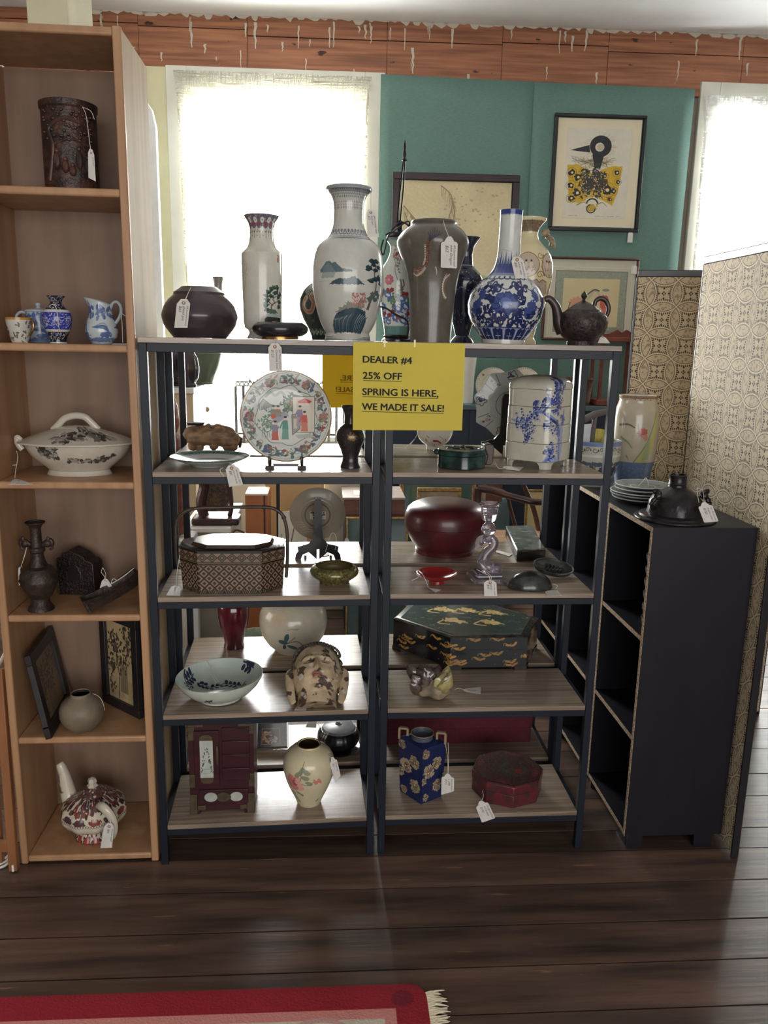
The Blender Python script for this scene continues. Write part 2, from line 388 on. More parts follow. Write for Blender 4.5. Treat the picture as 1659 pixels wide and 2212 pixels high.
q.build('plaster_remnants', mat('old_plaster', (196, 188, 174), rough=0.9), wb)
# window 1: reveal, casing, sash, pane, net curtain
def window(name, a0, a1, z0, z1, cw, cname):
    m = MB(); m.box((a0, 0.0, z0), (a0+0.02, t1, z1)); m.box((a1-0.02, 0.0, z0), (a1, t1, z1)); m.box((a0, 0, z1-0.02), (a1, t1, z1)); m.box((a0-0.1, -0.06, z0-0.03), (a1+0.1, t1, z0))
    wn = m.build(name, M_white, None, WO, TH); struct(wn)
    m = MB()
    for s0, s1 in ((a0+0.02, a0+0.06), (a1-0.06, a1-0.02)): m.box((s0, 0.1, z0), (s1, 0.13, z1-0.02))
    zm = z0+0.46*(z1-z0)
    for q in (z0, zm, z1-0.06): m.box((a0+0.06, 0.102, q), (a1-0.06, 0.128, q+0.04))
    m.box(((a0+a1)/2-0.008, 0.105, z0+0.04), ((a0+a1)/2+0.008, 0.125, z1-0.06))
    bevel(m.build('window_sash', M_white, wn), 0.004)
    MB().box((a0+0.05, 0.112, z0+0.03), (a1-0.05, 0.116, z1-0.05)).build('window_pane', M_pane, wn)
    m = MB()
    for s0, s1, q0, q1 in ((a0-cw, a0, z0, z1+cw), (a1, a1+cw, z0, z1+cw), (a0, a1, z1, z1+cw)): m.box((s0, -0.025, q0), (s1, t0, q1))
    bevel(m.build('window_casing', M_white, wn), 0.003); return wn
M_pane = bpy.data.materials.new('window_pane'); M_pane.use_nodes = True; nt = M_pane.node_tree; nt.nodes.clear()
ou = nt.nodes.new('ShaderNodeOutputMaterial'); mx = nt.nodes.new('ShaderNodeMixShader'); tr = nt.nodes.new('ShaderNodeBsdfTransparent'); gl = nt.nodes.new('ShaderNodeBsdfGlossy'); gl.inputs['Roughness'].default_value = 0.02
mx.inputs[0].default_value = 0.06; nt.links.new(tr.outputs[0], mx.inputs[1]); nt.links.new(gl.outputs[0], mx.inputs[2]); nt.links.new(mx.outputs[0], ou.inputs[0])
window('window_1', wa0, wa1, wz0, wz1, 0.13, 'a'); window('window_2', vb0, vb1, wz0, vz1, 0.13, 'b')
def cloth_mat(name, gx, gz, lo, hi, colr):
    m = bpy.data.materials.new(name); m.use_nodes = True; nt = m.node_tree; nt.nodes.clear(); N = nt.nodes.new; L = nt.links.new
    ou = N('ShaderNodeOutputMaterial'); mx = N('ShaderNodeMixShader'); tr = N('ShaderNodeBsdfTransparent'); ad = N('ShaderNodeMixShader'); tl = N('ShaderNodeBsdfTranslucent'); df = N('ShaderNodeBsdfDiffuse')
    for q in (tl, df): q.inputs['Color'].default_value = (*lin(colr), 1)
    L(tl.outputs[0], ad.inputs[1]); L(df.outputs[0], ad.inputs[2]); ad.inputs[0].default_value = 0.5
    tc = N('ShaderNodeTexCoord'); fs = []
    for st in ((gx, 1, gx*0.03), (gz*0.03, 1, gz)):
        mp = N('ShaderNodeMapping'); mp.inputs['Scale'].default_value = st; L(tc.outputs['Object'], mp.inputs['Vector'])
        n = N('ShaderNodeTexNoise'); n.inputs['Scale'].default_value = 1.0; n.inputs['Detail'].default_value = 2; L(mp.outputs['Vector'], n.inputs['Vector'])
        r = N('ShaderNodeValToRGB'); r.color_ramp.elements[0].position = lo; r.color_ramp.elements[1].position = hi; L(n.outputs['Fac'], r.inputs['Fac']); fs.append(r.outputs['Color'])
    mm = N('ShaderNodeMath'); mm.operation = 'MAXIMUM'; L(fs[0], mm.inputs[0]); L(fs[1], mm.inputs[1])
    L(mm.outputs[0], mx.inputs[0]); L(tr.outputs[0], mx.inputs[1]); L(ad.outputs[0], mx.inputs[2]); L(mx.outputs[0], ou.inputs[0]); return m
def curtain(name, label, px0, px1, pyt, zbot, m, waves):
    a0, zt = wl(px0, pyt, 0.05); a1, _ = wl(px1, pyt, 0.05); k = MB(); rows, n = [], 60
    for i in range(25):
        z = zt+(zbot-zt)*i/24; row = []
        for j in range(n+1):
            u = j/n; inset = 0.05*(i/24)**0.4; a = a0+inset+(a1-a0-2*inset)*u
            row.append((a-a0, -0.006*math.sin(u*waves)*min(1, i/6)-0.05*math.exp(-((u-0.5)/0.6)**2)*0.1, z-zbot))
        rows.append(row)
    k.grid(rows); o = k.build(name, m, None, WO+E1*a0+WN*0.05+np.array([0, 0, zbot]), TH)
    s = o.modifiers.new('s', 'SOLIDIFY'); s.thickness = 0.0006; return tag(o, label, 'curtain')
curtain('net_curtain', 'open weave cream net curtain pinned over the window left of the green wall', 374, 803, 151, 1.0, cloth_mat('net_weave', 120, 120, 0.50, 0.58, (206, 202, 186)), 30)
curtain('sheer_curtain', 'plain white sheer curtain over the window beside the lace screen', 1520, 1990, 205, 1.0, cloth_mat('sheer_weave', 300, 300, 0.40, 0.52, (236, 236, 232)), 50)
# cream board left of window 1
a0, zt_ = wl(300, 142, 0.012); a1, _ = wl(363, 142, 0.012); zB = 1.0
tag(bevel(MB().box((0, -0.012, 0), (a1-a0, 0, zt_-zB)).build('cream_board', M_cream, None, WO+E1*a0+np.array([0, 0, zB])+WN*0.004, TH)), 'pale cream board stapled to the wall left of the net curtain', 'wall panel')
# green fabric panels
M_green = mat('green_fabric', (92, 122, 114), (102, 132, 124), 40, (1, 1, 6), 0.85, bump=0.25, bsc=2.5)
gz0 = 1.02
def fab(name, label, pl, pr, pbl, pbr):
    aa = [wl(*q, 0.03) for q in (pl, pr)]; ab = [wl(*q, 0.03)[0] for q in (pbl, pbr)]
    m = MB(); a = aa[0][0]; n = 14; rows = []
    for i in range(n+1):
        t = i/n; row = []
        for j in range(n+1):
            u = j/n; zt_ = aa[0][1]+(aa[1][1]-aa[0][1])*u
            x = (aa[0][0]+(aa[1][0]-aa[0][0])*u)*(1-t)+(ab[0]+(ab[1]-ab[0])*u)*t
            row.append((x-a, -0.0025*math.sin(7*u+3*t)*math.sin(5*t+u)*math.sin(3.14159*u)-0.002*math.sin(19*u)*math.sin(3.14159*u), zt_+(gz0-zt_)*t-gz0))
        rows.append(row)
    m.grid(rows); o = m.build(name, M_green, None, WO+E1*a+WN*0.028+np.array([0, 0, gz0]), TH)
    s = o.modifiers.new('s', 'SOLIDIFY'); s.thickness = 0.003; tag(o, label, 'wall fabric'); return o
fab('green_fabric_panel', 'dark green fabric panel on the wall behind the willow picture', (823, 160), (1154, 177), (812, 700), (1128, 700))
fab('green_fabric_panel', 'dark green fabric panel on the wall behind the bird print', (1154.6, 177), (1502, 192), (1128.6, 700), (1460, 590))

# ---------------------------------------------------------------- shelving units
M_steel = mat('navy_black_steel', (24, 30, 41), rough=0.42, spec=0.35)
M_oak = flecks(mat('grey_oak_board', (126, 110, 96), (160, 142, 124), 6, (0.6, 12, 6), 0.24, spec=0.6, bump=0.10, bsc=12, bst=(0.5, 30, 6)), (92, 76, 62), 7, (0.25, 9, 3), 0.62, 0.6)
ZS = [1.603, 1.2358, 0.8687, 0.5007, 0.1337]; PW = 0.022
def rack(label, x0, x1, y0, y1, d):
    w = math.hypot(x1-x0, y1-y0); t = thing('shelving_unit', label, 'shelving unit', (x0, y0, 0), math.atan2(y1-y0, x1-x0), 'shelving units back to back')
    for px, py in ((0, 0), (w-PW, 0), (0, d-PW), (w-PW, d-PW)):
        bevel(MB().box((px, py, 0), (px+PW, py+PW, ZS[0]-0.0145)).build('post', M_steel, t), 0.0015)
    for i, z in enumerate(ZS):
        bt = 0.0145
        if i == 0: lo, hi = (-0.001, -0.003, z-bt), (w+0.002, d+0.003, z)
        else: lo, hi = (PW+0.0005, 0.0015, z-bt), (w-PW-0.0005, d-0.003, z)
        b_ = MB().box(lo, hi).build('shelf_board', M_oak, t); bevel(b_, 0.001)
        r = z-bt; h = 0.024 if i == 0 else 0.02
        for k, (a, c) in enumerate((((PW, 0.001, r-h), (w-PW, 0.019, r)), ((PW, d-0.019, r-h), (w-PW, d-0.001, r)))): bevel(MB().box(a, c).build('rail', M_steel, b_), 0.001)
        for a, c in (((0.002, PW, r-h), (PW-0.002, d-PW, r)), ((w-PW+0.002, PW, r-h), (w-0.002, d-PW, r))): MB().box(a, c).build('rail', M_steel, b_)
    return t
XM1, XM2, W = 0.6607, 0.6749, 1.34
rack('front shelving unit beside the plywood bookcase, holding the famille rose plate', 0.0, XM1, -0.0212, 0.0, 0.297)
rack('front shelving unit beside the black bookcase, holding the blue and white tiered box', XM2, W, 0.002, 0.0, 0.297)
rack('rear shelving unit behind the famille rose plate, red vase standing on it', 0.003, XM1+0.002, 0.3388-0.0212, 0.3388, 0.300)
rack('rear shelving unit behind the tiered box, round red box standing on it', XM2+0.002, W, 0.3408, 0.3388, 0.300)

# ---------------------------------------------------------------- tall plywood bookcase
M_ply = mat('light_plywood', (162, 122, 90), (180, 140, 104), 3.5, (6, 6, 0.5), 0.42, bump=0.05, bsc=20)
M_plyb = mat('plywood_back', (122, 98, 82), (138, 112, 94), 3, (5, 5, 0.6), 0.5)
M_plys = mat('pale_plywood_side', (172, 148, 114), (156, 132, 98), 5, (5, 5, 0.35), 0.65)
bx0, bx1, by0, by1 = -0.431, -0.0125, -0.001, 0.303; T = 0.0215
bk = thing('bookcase', 'tall light plywood bookcase with six open shelves', 'bookcase', (bx0, by0, 0)); bw, bd = bx1-bx0, by1-by0
for a in (0, bw-T):
    o = MB().box((a, 0, 0), (a+T, bd, 2.364)).build('side_panel', M_plys if a else M_ply, bk); bevel(o, 0.006, 3)
o = bevel(MB().box((bw-T-0.0005, -0.0025, 0.0005), (bw+0.0005, 0.012, 2.3645)).build('front_edging', M_ply, bk), 0.004, 3)
CZL = [1.980, 1.581, 1.2025, 0.8105, 0.425, 0.027]
for i, z in enumerate(CZL): bevel(MB().box((T, 0.002, z-0.021), (bw-T, bd-0.012, z)).build('shelf', M_ply, bk), 0.006, 3)
bevel(MB().box((T, 0.001, 2.342), (bw-T, bd-0.012, 2.363)).build('top_panel', M_ply, bk), 0.006, 3)
MB().box((T, bd-0.012, 0.006), (bw-T, bd-0.004, 2.342)).build('back_panel', M_plyb, bk)

# ---------------------------------------------------------------- low black bookcase, end on
M_black = mat('black_laminate', (21, 20, 28), (27, 25, 32), 6, (3, 3, 0.4), 0.4, spec=0.4)
M_chip = mat('raw_chipboard_edge', (206, 182, 152), (116, 92, 74), 160, rough=0.8, lo=0.4, hi=0.66)
X0, X1b = 1.478, 1.803; YB = [-0.010, 0.362, 0.735, 1.106]; zt_, tp = 1.077, 0.016
bb = thing('low_bookcase', 'low black bookcase with raw chipboard front edges, stacked plates on top', 'bookcase', (X0, YB[0], 0))
def slabc(name, lo, hi, edge):
    o = MB().box(lo, hi).build(name, M_black, bb); e = MB()
    if edge: e.box((lo[0]-0.0012, lo[1]+0.0008, lo[2]+0.0008), (lo[0]-0.0001, hi[1]-0.0008, hi[2]-0.0008)).build('raw_edge', M_chip, o)
    return o
D0 = X1b-X0
for i, yy in enumerate(YB):
    q = yy-YB[0]; q = q if i == 0 else (q-tp if i == 3 else q-tp/2); slabc('side_panel', (0, q, 0.045), (D0, q+tp, zt_-tp), True)
    MB().box((0.012, q+0.001, 0), (0.06, q+tp-0.001, 0.045)).build('foot', M_black, bb); MB().box((D0-0.09, q+0.001, 0), (D0-0.03, q+tp-0.001, 0.045)).build('foot', M_black, bb)
slabc('top_panel', (0, 0, zt_-tp), (D0, YB[3]-YB[0], zt_), True)
for i in range(3):
    a = YB[i]-YB[0]+(tp if i == 0 else tp/2); c = YB[i+1]-YB[0]-(tp if i == 2 else tp/2)
    for z in (0.061, 0.393, 0.728): slabc('shelf', (0.001, a, z-tp), (D0-0.006, c, z), True)
MB().box((D0-0.006, tp, 0.06), (D0, YB[3]-YB[0]-tp, zt_-tp)).build('back_panel', M_black, bb)
MB().box((0.012, 0.02, 0.0), (0.024, 0.1, 0.044)).build('plinth', M_black, bb)

# ---------------------------------------------------------------- folding screen with lace pattern
cv = Cv(0, 100, 0, 100, 6, (190, 174, 146), 0.06, 3); LR = 35.36
yy_, xx_ = np.mgrid[0:cv.h, 0:cv.w]; xx_ = (xx_+.5)/cv.res; yy_ = (yy_+.5)/cv.res; cnt = np.zeros(xx_.shape); rim_ = np.full(xx_.shape, 99.0); hat = np.zeros(xx_.shape)
for ox in range(-50, 151, 50):
    for oy in range(-50, 151, 50):
        dd = np.hypot(xx_-ox, yy_-oy); cnt += dd < LR; e_ = np.abs(dd-LR); hat = np.where(e_ < rim_, np.sin(np.arctan2(yy_-oy, xx_-ox)*64), hat); rim_ = np.minimum(rim_, e_)
K = (62, 48, 42)
def lay(msk, col, a): al = (msk.astype(np.float32)*a)[..., None]; cv.a[:] = cv.a*(1-al)+np.array(col, np.float32)/255*al
inl = cnt >= 2
lay(inl & (cv.n1 > 0.12) & (rim_ > 3.2), K, 0.32); lay((rim_ > 1.2) & (rim_ < 4.6) & (hat > -0.25) & ~inl, K, 0.95); lay((rim_ > 1.2) & (rim_ < 2.4) & inl, K, 0.75); lay(rim_ < 1.2, (206, 192, 166), 0.8)
for ox in (0, 50, 100):
    for oy in (0, 50, 100):
        for dx, dy in ((0, 2.6), (0, -2.6), (2.6, 0), (-2.6, 0)): cv.poly([(ox+dx, oy+dy-2.0), (ox+dx+1.7, oy+dy), (ox+dx, oy+dy+2.0), (ox+dx-1.7, oy+dy)], K)
        for dx, dy in ((0, 9.2), (0, -9.2), (9.2, 0), (-9.2, 0)): cv.poly([(ox+dx, oy+dy-2.6), (ox+dx+1.9, oy+dy), (ox+dx, oy+dy+2.6), (ox+dx-1.9, oy+dy)], K)
M_lace = mat_img('lace_wallpaper', cv, 0.7); M_lace.node_tree.nodes['Image Texture'].extension = 'REPEAT'
M_rail = mat('dark_screen_rail', (38, 36, 40), rough=0.3)
scr = thing('folding_screen', 'zigzag folding screen papered in cream lace pattern behind the black bookcase', 'screen', (1.83, -0.066, 0))
SPT = [((1.832, -0.066), (1.842, 0.556)), ((1.85, 0.565), (2.44, 0.905)), ((2.43, 0.965), (1.815, 1.145))]
for (xa, ya), (xb, yb) in SPT:
    L_ = math.hypot(xb-xa, yb-ya); q = MB(); hh = 1.885; per = 0.214
    q.box((0, 0, 0.02), (L_, 0.022, hh))
    q.U = [((0, 0.02/per), (L_/per, 0.02/per), (L_/per, hh/per), (0, hh/per)) if i in (2, 4) else (((0, 0), (0.1, 0), (0.1, hh/per), (0, hh/per)) if i in (3, 5) else ((0, 0),)*4) for i in range(6)]
    o = q.build('screen_panel', M_lace, scr, (xa-1.83, ya+0.066, 0), math.atan2(yb-ya, xb-xa))
    bevel(MB().box((-0.003, -0.003, hh), (L_+0.003, 0.025, hh+0.028)).build('top_rail', M_rail, o), 0.003)
    for e in (-0.008, L_): bevel(MB().box((e, -0.001, 0), (e+0.008, 0.023, hh)).build('edge_strip', M_rail, o), 0.002)

# ---------------------------------------------------------------- rug
rx0, ry0, rx1, ry1 = -1.9, -2.06, 0.742, -0.508
cv = Cv(0, 264, 0, 155, 5.2, (214, 204, 184), 0.10, 5, 3)
RED, PNK = (152, 32, 46), (212, 140, 132)
cv.rect(0, 0, 264, 7.4, RED); cv.rect(256.2, 0, 264, 155, RED); cv.rect(0, 7.4, 256.2, 10.2, PNK); cv.rect(253.2, 7.4, 256.2, 155, PNK)
cv.blob(258, 4.5, 3.4, 2.6, (120, 26, 44), 0.6, 0, 0.3)
for cx_, cy_, r, c_ in ((172, 15, 5, (196, 152, 152)), (186, 14.5, 6, (200, 160, 158)), (203, 17, 4.5, (220, 206, 160)), (214, 15, 3, (190, 178, 140)), (238, 15, 7, (206, 160, 158)), (244, 17, 6, (214, 178, 172)), (150, 16, 6, (200, 160, 158)), (120, 16, 6, (220, 200, 150))):
    for k in range(4): cv.ring(cx_+k*1.2, cy_+k*1.6, r-k*1.1, 1.4, c_, 0.85, ry=(r-k*1.1)*0.7, p0=3.2, p1=6.6)
cv.ring(195, 14, 3, 1.6, (204, 124, 62), 1, p0=2.6, p1=6.6); cv.curve([(198, 14), (197.5, 18), (199, 22)], 1.6, (204, 124, 62)); cv.curve([(222, 21), (224, 16), (228, 14.5), (229, 12.5)], 2.0, (140, 156, 140))
M_rug = mat_img('rug_pile', cv, 0.95, bump=0.6, bsc=180)
q = MB(); poly = [(rx0, ry0), (rx1, ry0)]+[(rx1-0.045+0.045*math.cos(t), ry1-0.045+0.045*math.sin(t)) for t in np.linspace(0, 1.5708, 7)]+[(rx0, ry1)]
n = len(poly)
for z in (0.0, 0.010, 0.013): q.V += [(a-rx0-(0.004 if z == 0.013 and a > 0 else 0), b-ry0-(0.004 if z == 0.013 and b > -1 else 0), z) for a, b in poly]
uvp = [((a-rx0)/(rx1-rx0), (b-ry0)/(ry1-ry0)) for a, b in poly]
for l in (0, 1):
    for i in range(n):
        j = (i+1) % n; q.face((l*n+i, l*n+j, l*n+n+j, l*n+n+i), (uvp[i], uvp[j], uvp[j], uvp[i]), True)
q.face(tuple(2*n+i for i in range(n)), tuple(uvp)); q.face(tuple(range(n))[::-1], tuple(uvp)[::-1])
rug = q.build('floor_rug', M_rug, None, (rx0, ry0, 0)); rug.rotation_euler = (0, 0, -0.012); tag(rug, 'red bordered cream floral rug with fringe at its end', 'rug')
q = MB(); yy = ry1-0.03
while yy > ry1-0.75:
    a = rnd.uniform(-0.3, 0.3)+0.25; L_ = rnd.uniform(0.03, 0.055)
    q.tube(spl([(rx1-0.005, yy, 0.008), (rx1+L_*0.4, yy+a*0.3*L_, 0.012), (rx1+L_*math.cos(a), yy+L_*math.sin(a), 0.003)], 3), [0.0022]*4+[0.0018]*2+[0.0008], 5); yy -= rnd.uniform(0.0012, 0.0028)
for i in range(len(q.V)): v = q.V[i]; q.V[i] = (v[0]-rx0, v[1]-ry0, v[2])
q.build('fringe', mat('cream_yarn', (222, 210, 186), rough=0.9), rug)
# ---------------------------------------------------------------- vessels, tags, lettering
class Pot: pass
def pot(name, label, cat, x, yb, zs, prof, m=None, paint=None, Y=None, n=48, inside=None, th=2.5, res=2.2, bg=(200, 198, 190), mottle=0.04, rough=0.22, coat=0.3, metal=0.0, lean=0.0, sx=1.0, sy=1.0, rfun=None, rz=None, group=None, seed=3, bump=0.0, bsc=60, floor_in=None, parent=None, spec=0.5, absz=False):
    o = Pot(); r0 = prof[0][1]
    if Y is None:
        h = H(x, yb, zs); d = h-C0; d[2] = 0; d /= np.linalg.norm(d); c = h+d*r0*S(h)*sy
    else: c = P(x, yb, Y)
    c[2] = zs; s = S(c); Yc = float(c[1])
    if absz: c[0] = P(x, (prof[0][0]+prof[-1][0])/2, Yc)[0]
    o.c, o.s, o.x, o.yb, o.zs = c, s, x, yb, zs
    z0 = zs if absz else P(x, prof[0][0], Yc)[2]
    zz = lambda y: float(P(x, y, Yc)[2]-z0); o.zz = zz
    pr = [(r*S(P(x, y, Yc)), zz(y)) for y, r in prof]
    if absz: pr = [(pr[0][0], 0.0)]+[p_ for p_ in pr if p_[1] > 0.0005]
    o.pr = pr
    ys = [p[0] for p in prof]; ymin, ymax = min(ys), max(ys); R = max(p[1] for p in prof)
    o.R = R; zt, zb_ = zz(ymin), zz(ymax)
    vf = lambda z: min(0.999, max(0.001, (z-zb_)/(zt-zb_)))
    d = C0-c; o.a0 = math.atan2(d[1], d[0]) if rz is None else rz
    if m is None:
        cv = Cv(-math.pi*R, math.pi*R, ymin, ymax, res, bg, mottle, seed)
        rr = sorted(prof); ry = [p[0] for p in rr]; rv = [p[1] for p in rr]
        cv.ax = lambda dx, y: R*math.asin(max(-1, min(1, dx/float(np.interp(y, ry, rv)))))
        if paint: paint(cv)
        m = mat_img(name+'_'+str(len(_mats)), cv, rough, metal, coat, bump, bsc, spec)
    q = MB(); pp = list(pr)
    if inside is not None:
        rt, zt2 = pp[-1]; pp.append((rt-th*s*0.5, zt2+th*s*0.25)); pp.append((rt-th*s, zt2-th*s*0.3))
    q.lathe(pp, n, o.a0, vf, (0, 0, 0), sx, sy, rfun, caps=True)
    if inside is not None: q.F.pop(); q.U.pop(); q.S.pop()
    b = q.build(name, m, parent, c if parent is None else None)
    if inside is not None:
        zf = floor_in if floor_in is not None else th*s+pr[0][1]+0.002
        q = MB(); ins = [(max(0.0005, r-th*s), z) for r, z in pr if z > zf]
        q.lathe([(0.0004, zf), (max(0.0006, ins[0][0]*0.8), zf)]+ins[:-1]+[(pp[-1][0], pp[-1][1])], n, o.a0, lambda z: 0.5, (0, 0, 0), sx, sy, rfun, caps=False)
        q.F = [f[::-1] for f in q.F]; q.U = [u[::-1] if u else None for u in q.U]; q.build('interior', inside, b)
    if lean: b.rotation_euler = (0, math.radians(lean), 0)
    o.o = b
    if label: tag(b, label, cat, group)
    o.loc = lambda px, py, dY=0.0: tuple(P(px, py, Yc+dY)-c)   # local point at a depth offset
    return o
M_card = mat('tag_card', (216, 212, 206), (206, 202, 196), 30, rough=0.7)
M_str = mat('cotton_string', (214, 210, 200), rough=0.9)
M_eye = mat('tag_eyelet', (150, 112, 84), rough=0.8)
M_ink = mat('pen_ink', (70, 66, 70), rough=0.8)
_font = None
def text_mesh(body, size, bold=0.0, shear=0.0):
    c = bpy.data.curves.new('t', 'FONT'); c.body = body; c.size = size; c.offset = bold; c.shear = shear; c.resolution_u = 3
    o = bpy.data.objects.new('t', c); COL.objects.link(o); bpy.context.view_layer.update()
    me = bpy.data.meshes.new_from_object(o.evaluated_get(bpy.context.evaluated_depsgraph_get()))
    bpy.data.objects.remove(o); bpy.data.curves.remove(c); return me
def price_tag(label, cor, depth=None, z=None, string=None, text=None, eye=True, hole=0.13, scal=False, n=None):
    """card corners in the order hole-side-left, hole-side-right, far-right, far-left"""
    g = (lambda p: P(p[0], p[1], p[2] if len(p) > 2 else depth)) if z is None else (lambda p: H(p[0], p[1], (p[2] if len(p) > 2 else z)+0.0012))
    A, B, C_, D = (g(p) for p in cor); O = (A+B+C_+D)/4
    f = lambda u, v: tuple((A*(1-u)+B*u)*(1-v)+(D*(1-u)+C_*u)*v-O)
    nn = np.cross(B-A, D-A); nn /= np.linalg.norm(nn); nn = nn if nn @ (C0-O) > 0 else -nn
    if scal: poly = [(0.0, 0.2), (0.06, 0.14), (0.2, 0.12), (0.3, 0.02), (0.4, -0.05), (0.6, -0.05), (0.7, 0.02), (0.8, 0.12), (0.94, 0.14), (1, 0.2), (1, 0.97), (0.95, 1), (0.05, 1), (0, 0.97)]
    else: poly = [(0.27, 0), (0.73, 0), (1, 0.16), (1, 1), (0, 1), (0, 0.16)]
    q = MB(); k = len(poly); q.V = [tuple(np.array(f(u, v))+nn*0.0004) for u, v in poly]+[tuple(np.array(f(u, v))-nn*0.0004) for u, v in poly]
    q.face(tuple(range(k))); q.face(tuple(range(2*k-1, k-1, -1)))
    for i in range(k): q.face((i, k+i, k+(i+1) % k, (i+1) % k))
    t = q.build('price_tag', M_card, None, O); tag(t, label, 'price tag', 'price tags on strings')
    W_, H_ = np.linalg.norm(B-A), np.linalg.norm(D-A); hc = np.array(f(0.5, hole))
    e1 = (B-A)/W_; e2 = np.cross(nn, e1)
    if eye:
        q = MB(); ro = min(W_*0.17, 0.005); rows = [[hc+nn*0.0009+(e1*math.cos(a)+e2*math.sin(a))*r for a in np.linspace(0, 6.2832, 17)[:-1]] for r in (ro, ro*0.4)]
        q.grid(rows, None, True); q.build('eyelet', M_eye, t)
    if string:
        for st in (string if isinstance(string[0][0], (tuple, list)) else [string]):
            pts = [tuple(P(*p)-O) if len(p) == 3 else tuple(hc+nn*0.0012) for p in st]
            MB().tube(spl(pts, 5), 0.0008, 6).build('string', M_str, t)
    if text:
        # handwriting runs along the card, from the hole to the far end
        V, Fc = [], []
        for i, (tx, u0, sz) in enumerate(text):
            me = text_mesh(tx, 1.0, 0.0, 0.3); xs = [v.co.x for v in me.vertices]; wd_ = max(xs)-min(xs); sc = min(sz*W_, 0.70*H_/max(wd_, 1e-3)); b = len(V)
            for v in me.vertices:
                uu, vv = u0-v.co.y*sc/W_, 0.24+(v.co.x-min(xs))*sc/H_; V.append(tuple(np.array(f(1-uu, vv))+nn*0.0008))
            Fc += [tuple(b+i for i in p.vertices) for p in me.polygons]; bpy.data.meshes.remove(me)
        me = bpy.data.meshes.new('handwriting'); me.from_pydata(V, [], Fc); me.materials.append(M_ink)
        o = bpy.data.objects.new('handwriting', me); COL.objects.link(o); o.parent = t
    return t
def lettering(parent, body, pa, width, cap, Yp, m, bold=0.0, mirror=False, ul=False, name='lettering', org=(0, 0, 0), nrm=-1):
    me = text_mesh(body, 1.0, 0.0); xs = [v.co.x for v in me.vertices]; ys = [v.co.y for v in me.vertices]
    a = P(pa[0], pa[1], Yp); sc = S(a); sx = width*sc/(max(xs)-min(xs)); sz = cap*sc/0.70; x0 = min(xs); V = []; sg = -1 if mirror else 1
    for v in me.vertices: V.append((a[0]-org[0]+sg*(v.co.x-x0)*sx, Yp-org[1], a[2]-org[2]+v.co.y*sz+sg*(v.co.x-x0)*sx*-0.012))
    Fc = [tuple(p.vertices) for p in me.polygons]; bpy.data.meshes.remove(me); n0 = len(V); F0 = list(Fc)
    for i_, (ox, oz) in enumerate(((bold, 0), (-bold, 0), (0, bold*0.5), (0, -bold*0.5))):
        if bold: V += [(v[0]+ox*cap*sc, v[1]-(i_+1)*0.00002, v[2]+oz*cap*sc) for v in V[:n0]]; Fc += [tuple(a_+n0*(i_+1) for a_ in f_) for f_ in F0]
    if ul:
        b = len(V); w = width*sc; x = a[0]-org[0]; z = a[2]-org[2]-3.2*sc
        V += [(x, Yp-org[1], z), (x+sg*w, Yp-org[1], z-sg*w*0.012), (x+sg*w, Yp-org[1], z-1.1*sc-sg*w*0.012), (x, Yp-org[1], z-1.1*sc)]; Fc.append((b, b+1, b+2, b+3))
    me = bpy.data.meshes.new(name); me.from_pydata(V, [], Fc); me.materials.append(m)
    o = bpy.data.objects.new(name, me); COL.objects.link(o); o.parent = parent; return o

# ---------------------------------------------------------------- yellow sale signs
M_yel = mat('yellow_paper', (206, 188, 76), (200, 182, 72), 6, rough=0.75); M_blk = mat('black_print', (22, 20, 20), rough=0.7); M_tape = mat('clear_tape', (216, 206, 130), rough=0.2)
def sign(label, cor, Y, lines, mcol, mirror, inkm, m=M_yel):
    pts = [P(px, py, Y) for px, py in cor]; o_ = pts[3]; q = MB(); q.slab(pts[3]-o_, pts[2]-o_, pts[1]-o_, pts[0]-o_, 0.0006)
    s = q.build('sale_sign', m, None, o_); tag(s, label, 'sign')
    for tx, pa, w, cap, ul in lines: lettering(s, tx, pa, w, cap, Y-0.0011, inkm, 0.045, mirror, ul, org=o_)
    return s
sg = sign('yellow paper sale sign taped to the front rail, black printing facing the camera', [(763, 739.5), (1005, 742), (998, 930), (762, 929)], -0.012,
     [('DEALER #4', (784, 783), 106, 14.5, False), ('25% OFF', (784, 818), 84, 14.5, True), ('SPRING IS HERE,', (783, 853), 165, 14.5, True), ('WE MADE IT SALE!', (782, 885), 178, 14.5, True)], None, False, M_blk)
for px in (831, 896):
    a = P(px, 738, -0.0145); o_ = P(762, 929, -0.012); s_ = S(a)
    MB().box(tuple(np.array(a)-o_+np.array([-2*s_, 0, -12*s_])), tuple(np.array(a)-o_+np.array([2*s_, 0.0006, 4*s_]))).build('tape', M_tape, sg)
M_yel2 = mat('yellow_paper_backlit', (206, 188, 76), rough=0.75)
_n = M_yel2.node_tree; _b = _n.nodes['Principled BSDF']; _t = _n.nodes.new('ShaderNodeBsdfTranslucent'); _t.inputs[0].default_value = (*lin((226, 200, 60)), 1); _m = _n.nodes.new('ShaderNodeMixShader'); _m.inputs[0].default_value = 0.35
_n.links.new(_b.outputs[0], _m.inputs[1]); _n.links.new(_t.outputs[0], _m.inputs[2]); _n.links.new(_m.outputs[0], _n.nodes['Material Output'].inputs[0])
sign('yellow paper sale sign hung on the rear unit, seen from behind with reversed lettering', [(696, 740), (886, 742), (882, 882), (697, 880)], 0.6405,
     [('SPRING IS HERE,', (863, 825), 127, 11, True), ('WE MADE IT SALE!', (864, 850), 138, 11, True)], None, True, mat('show_through_print', (150, 124, 40), rough=0.8), M_yel2)

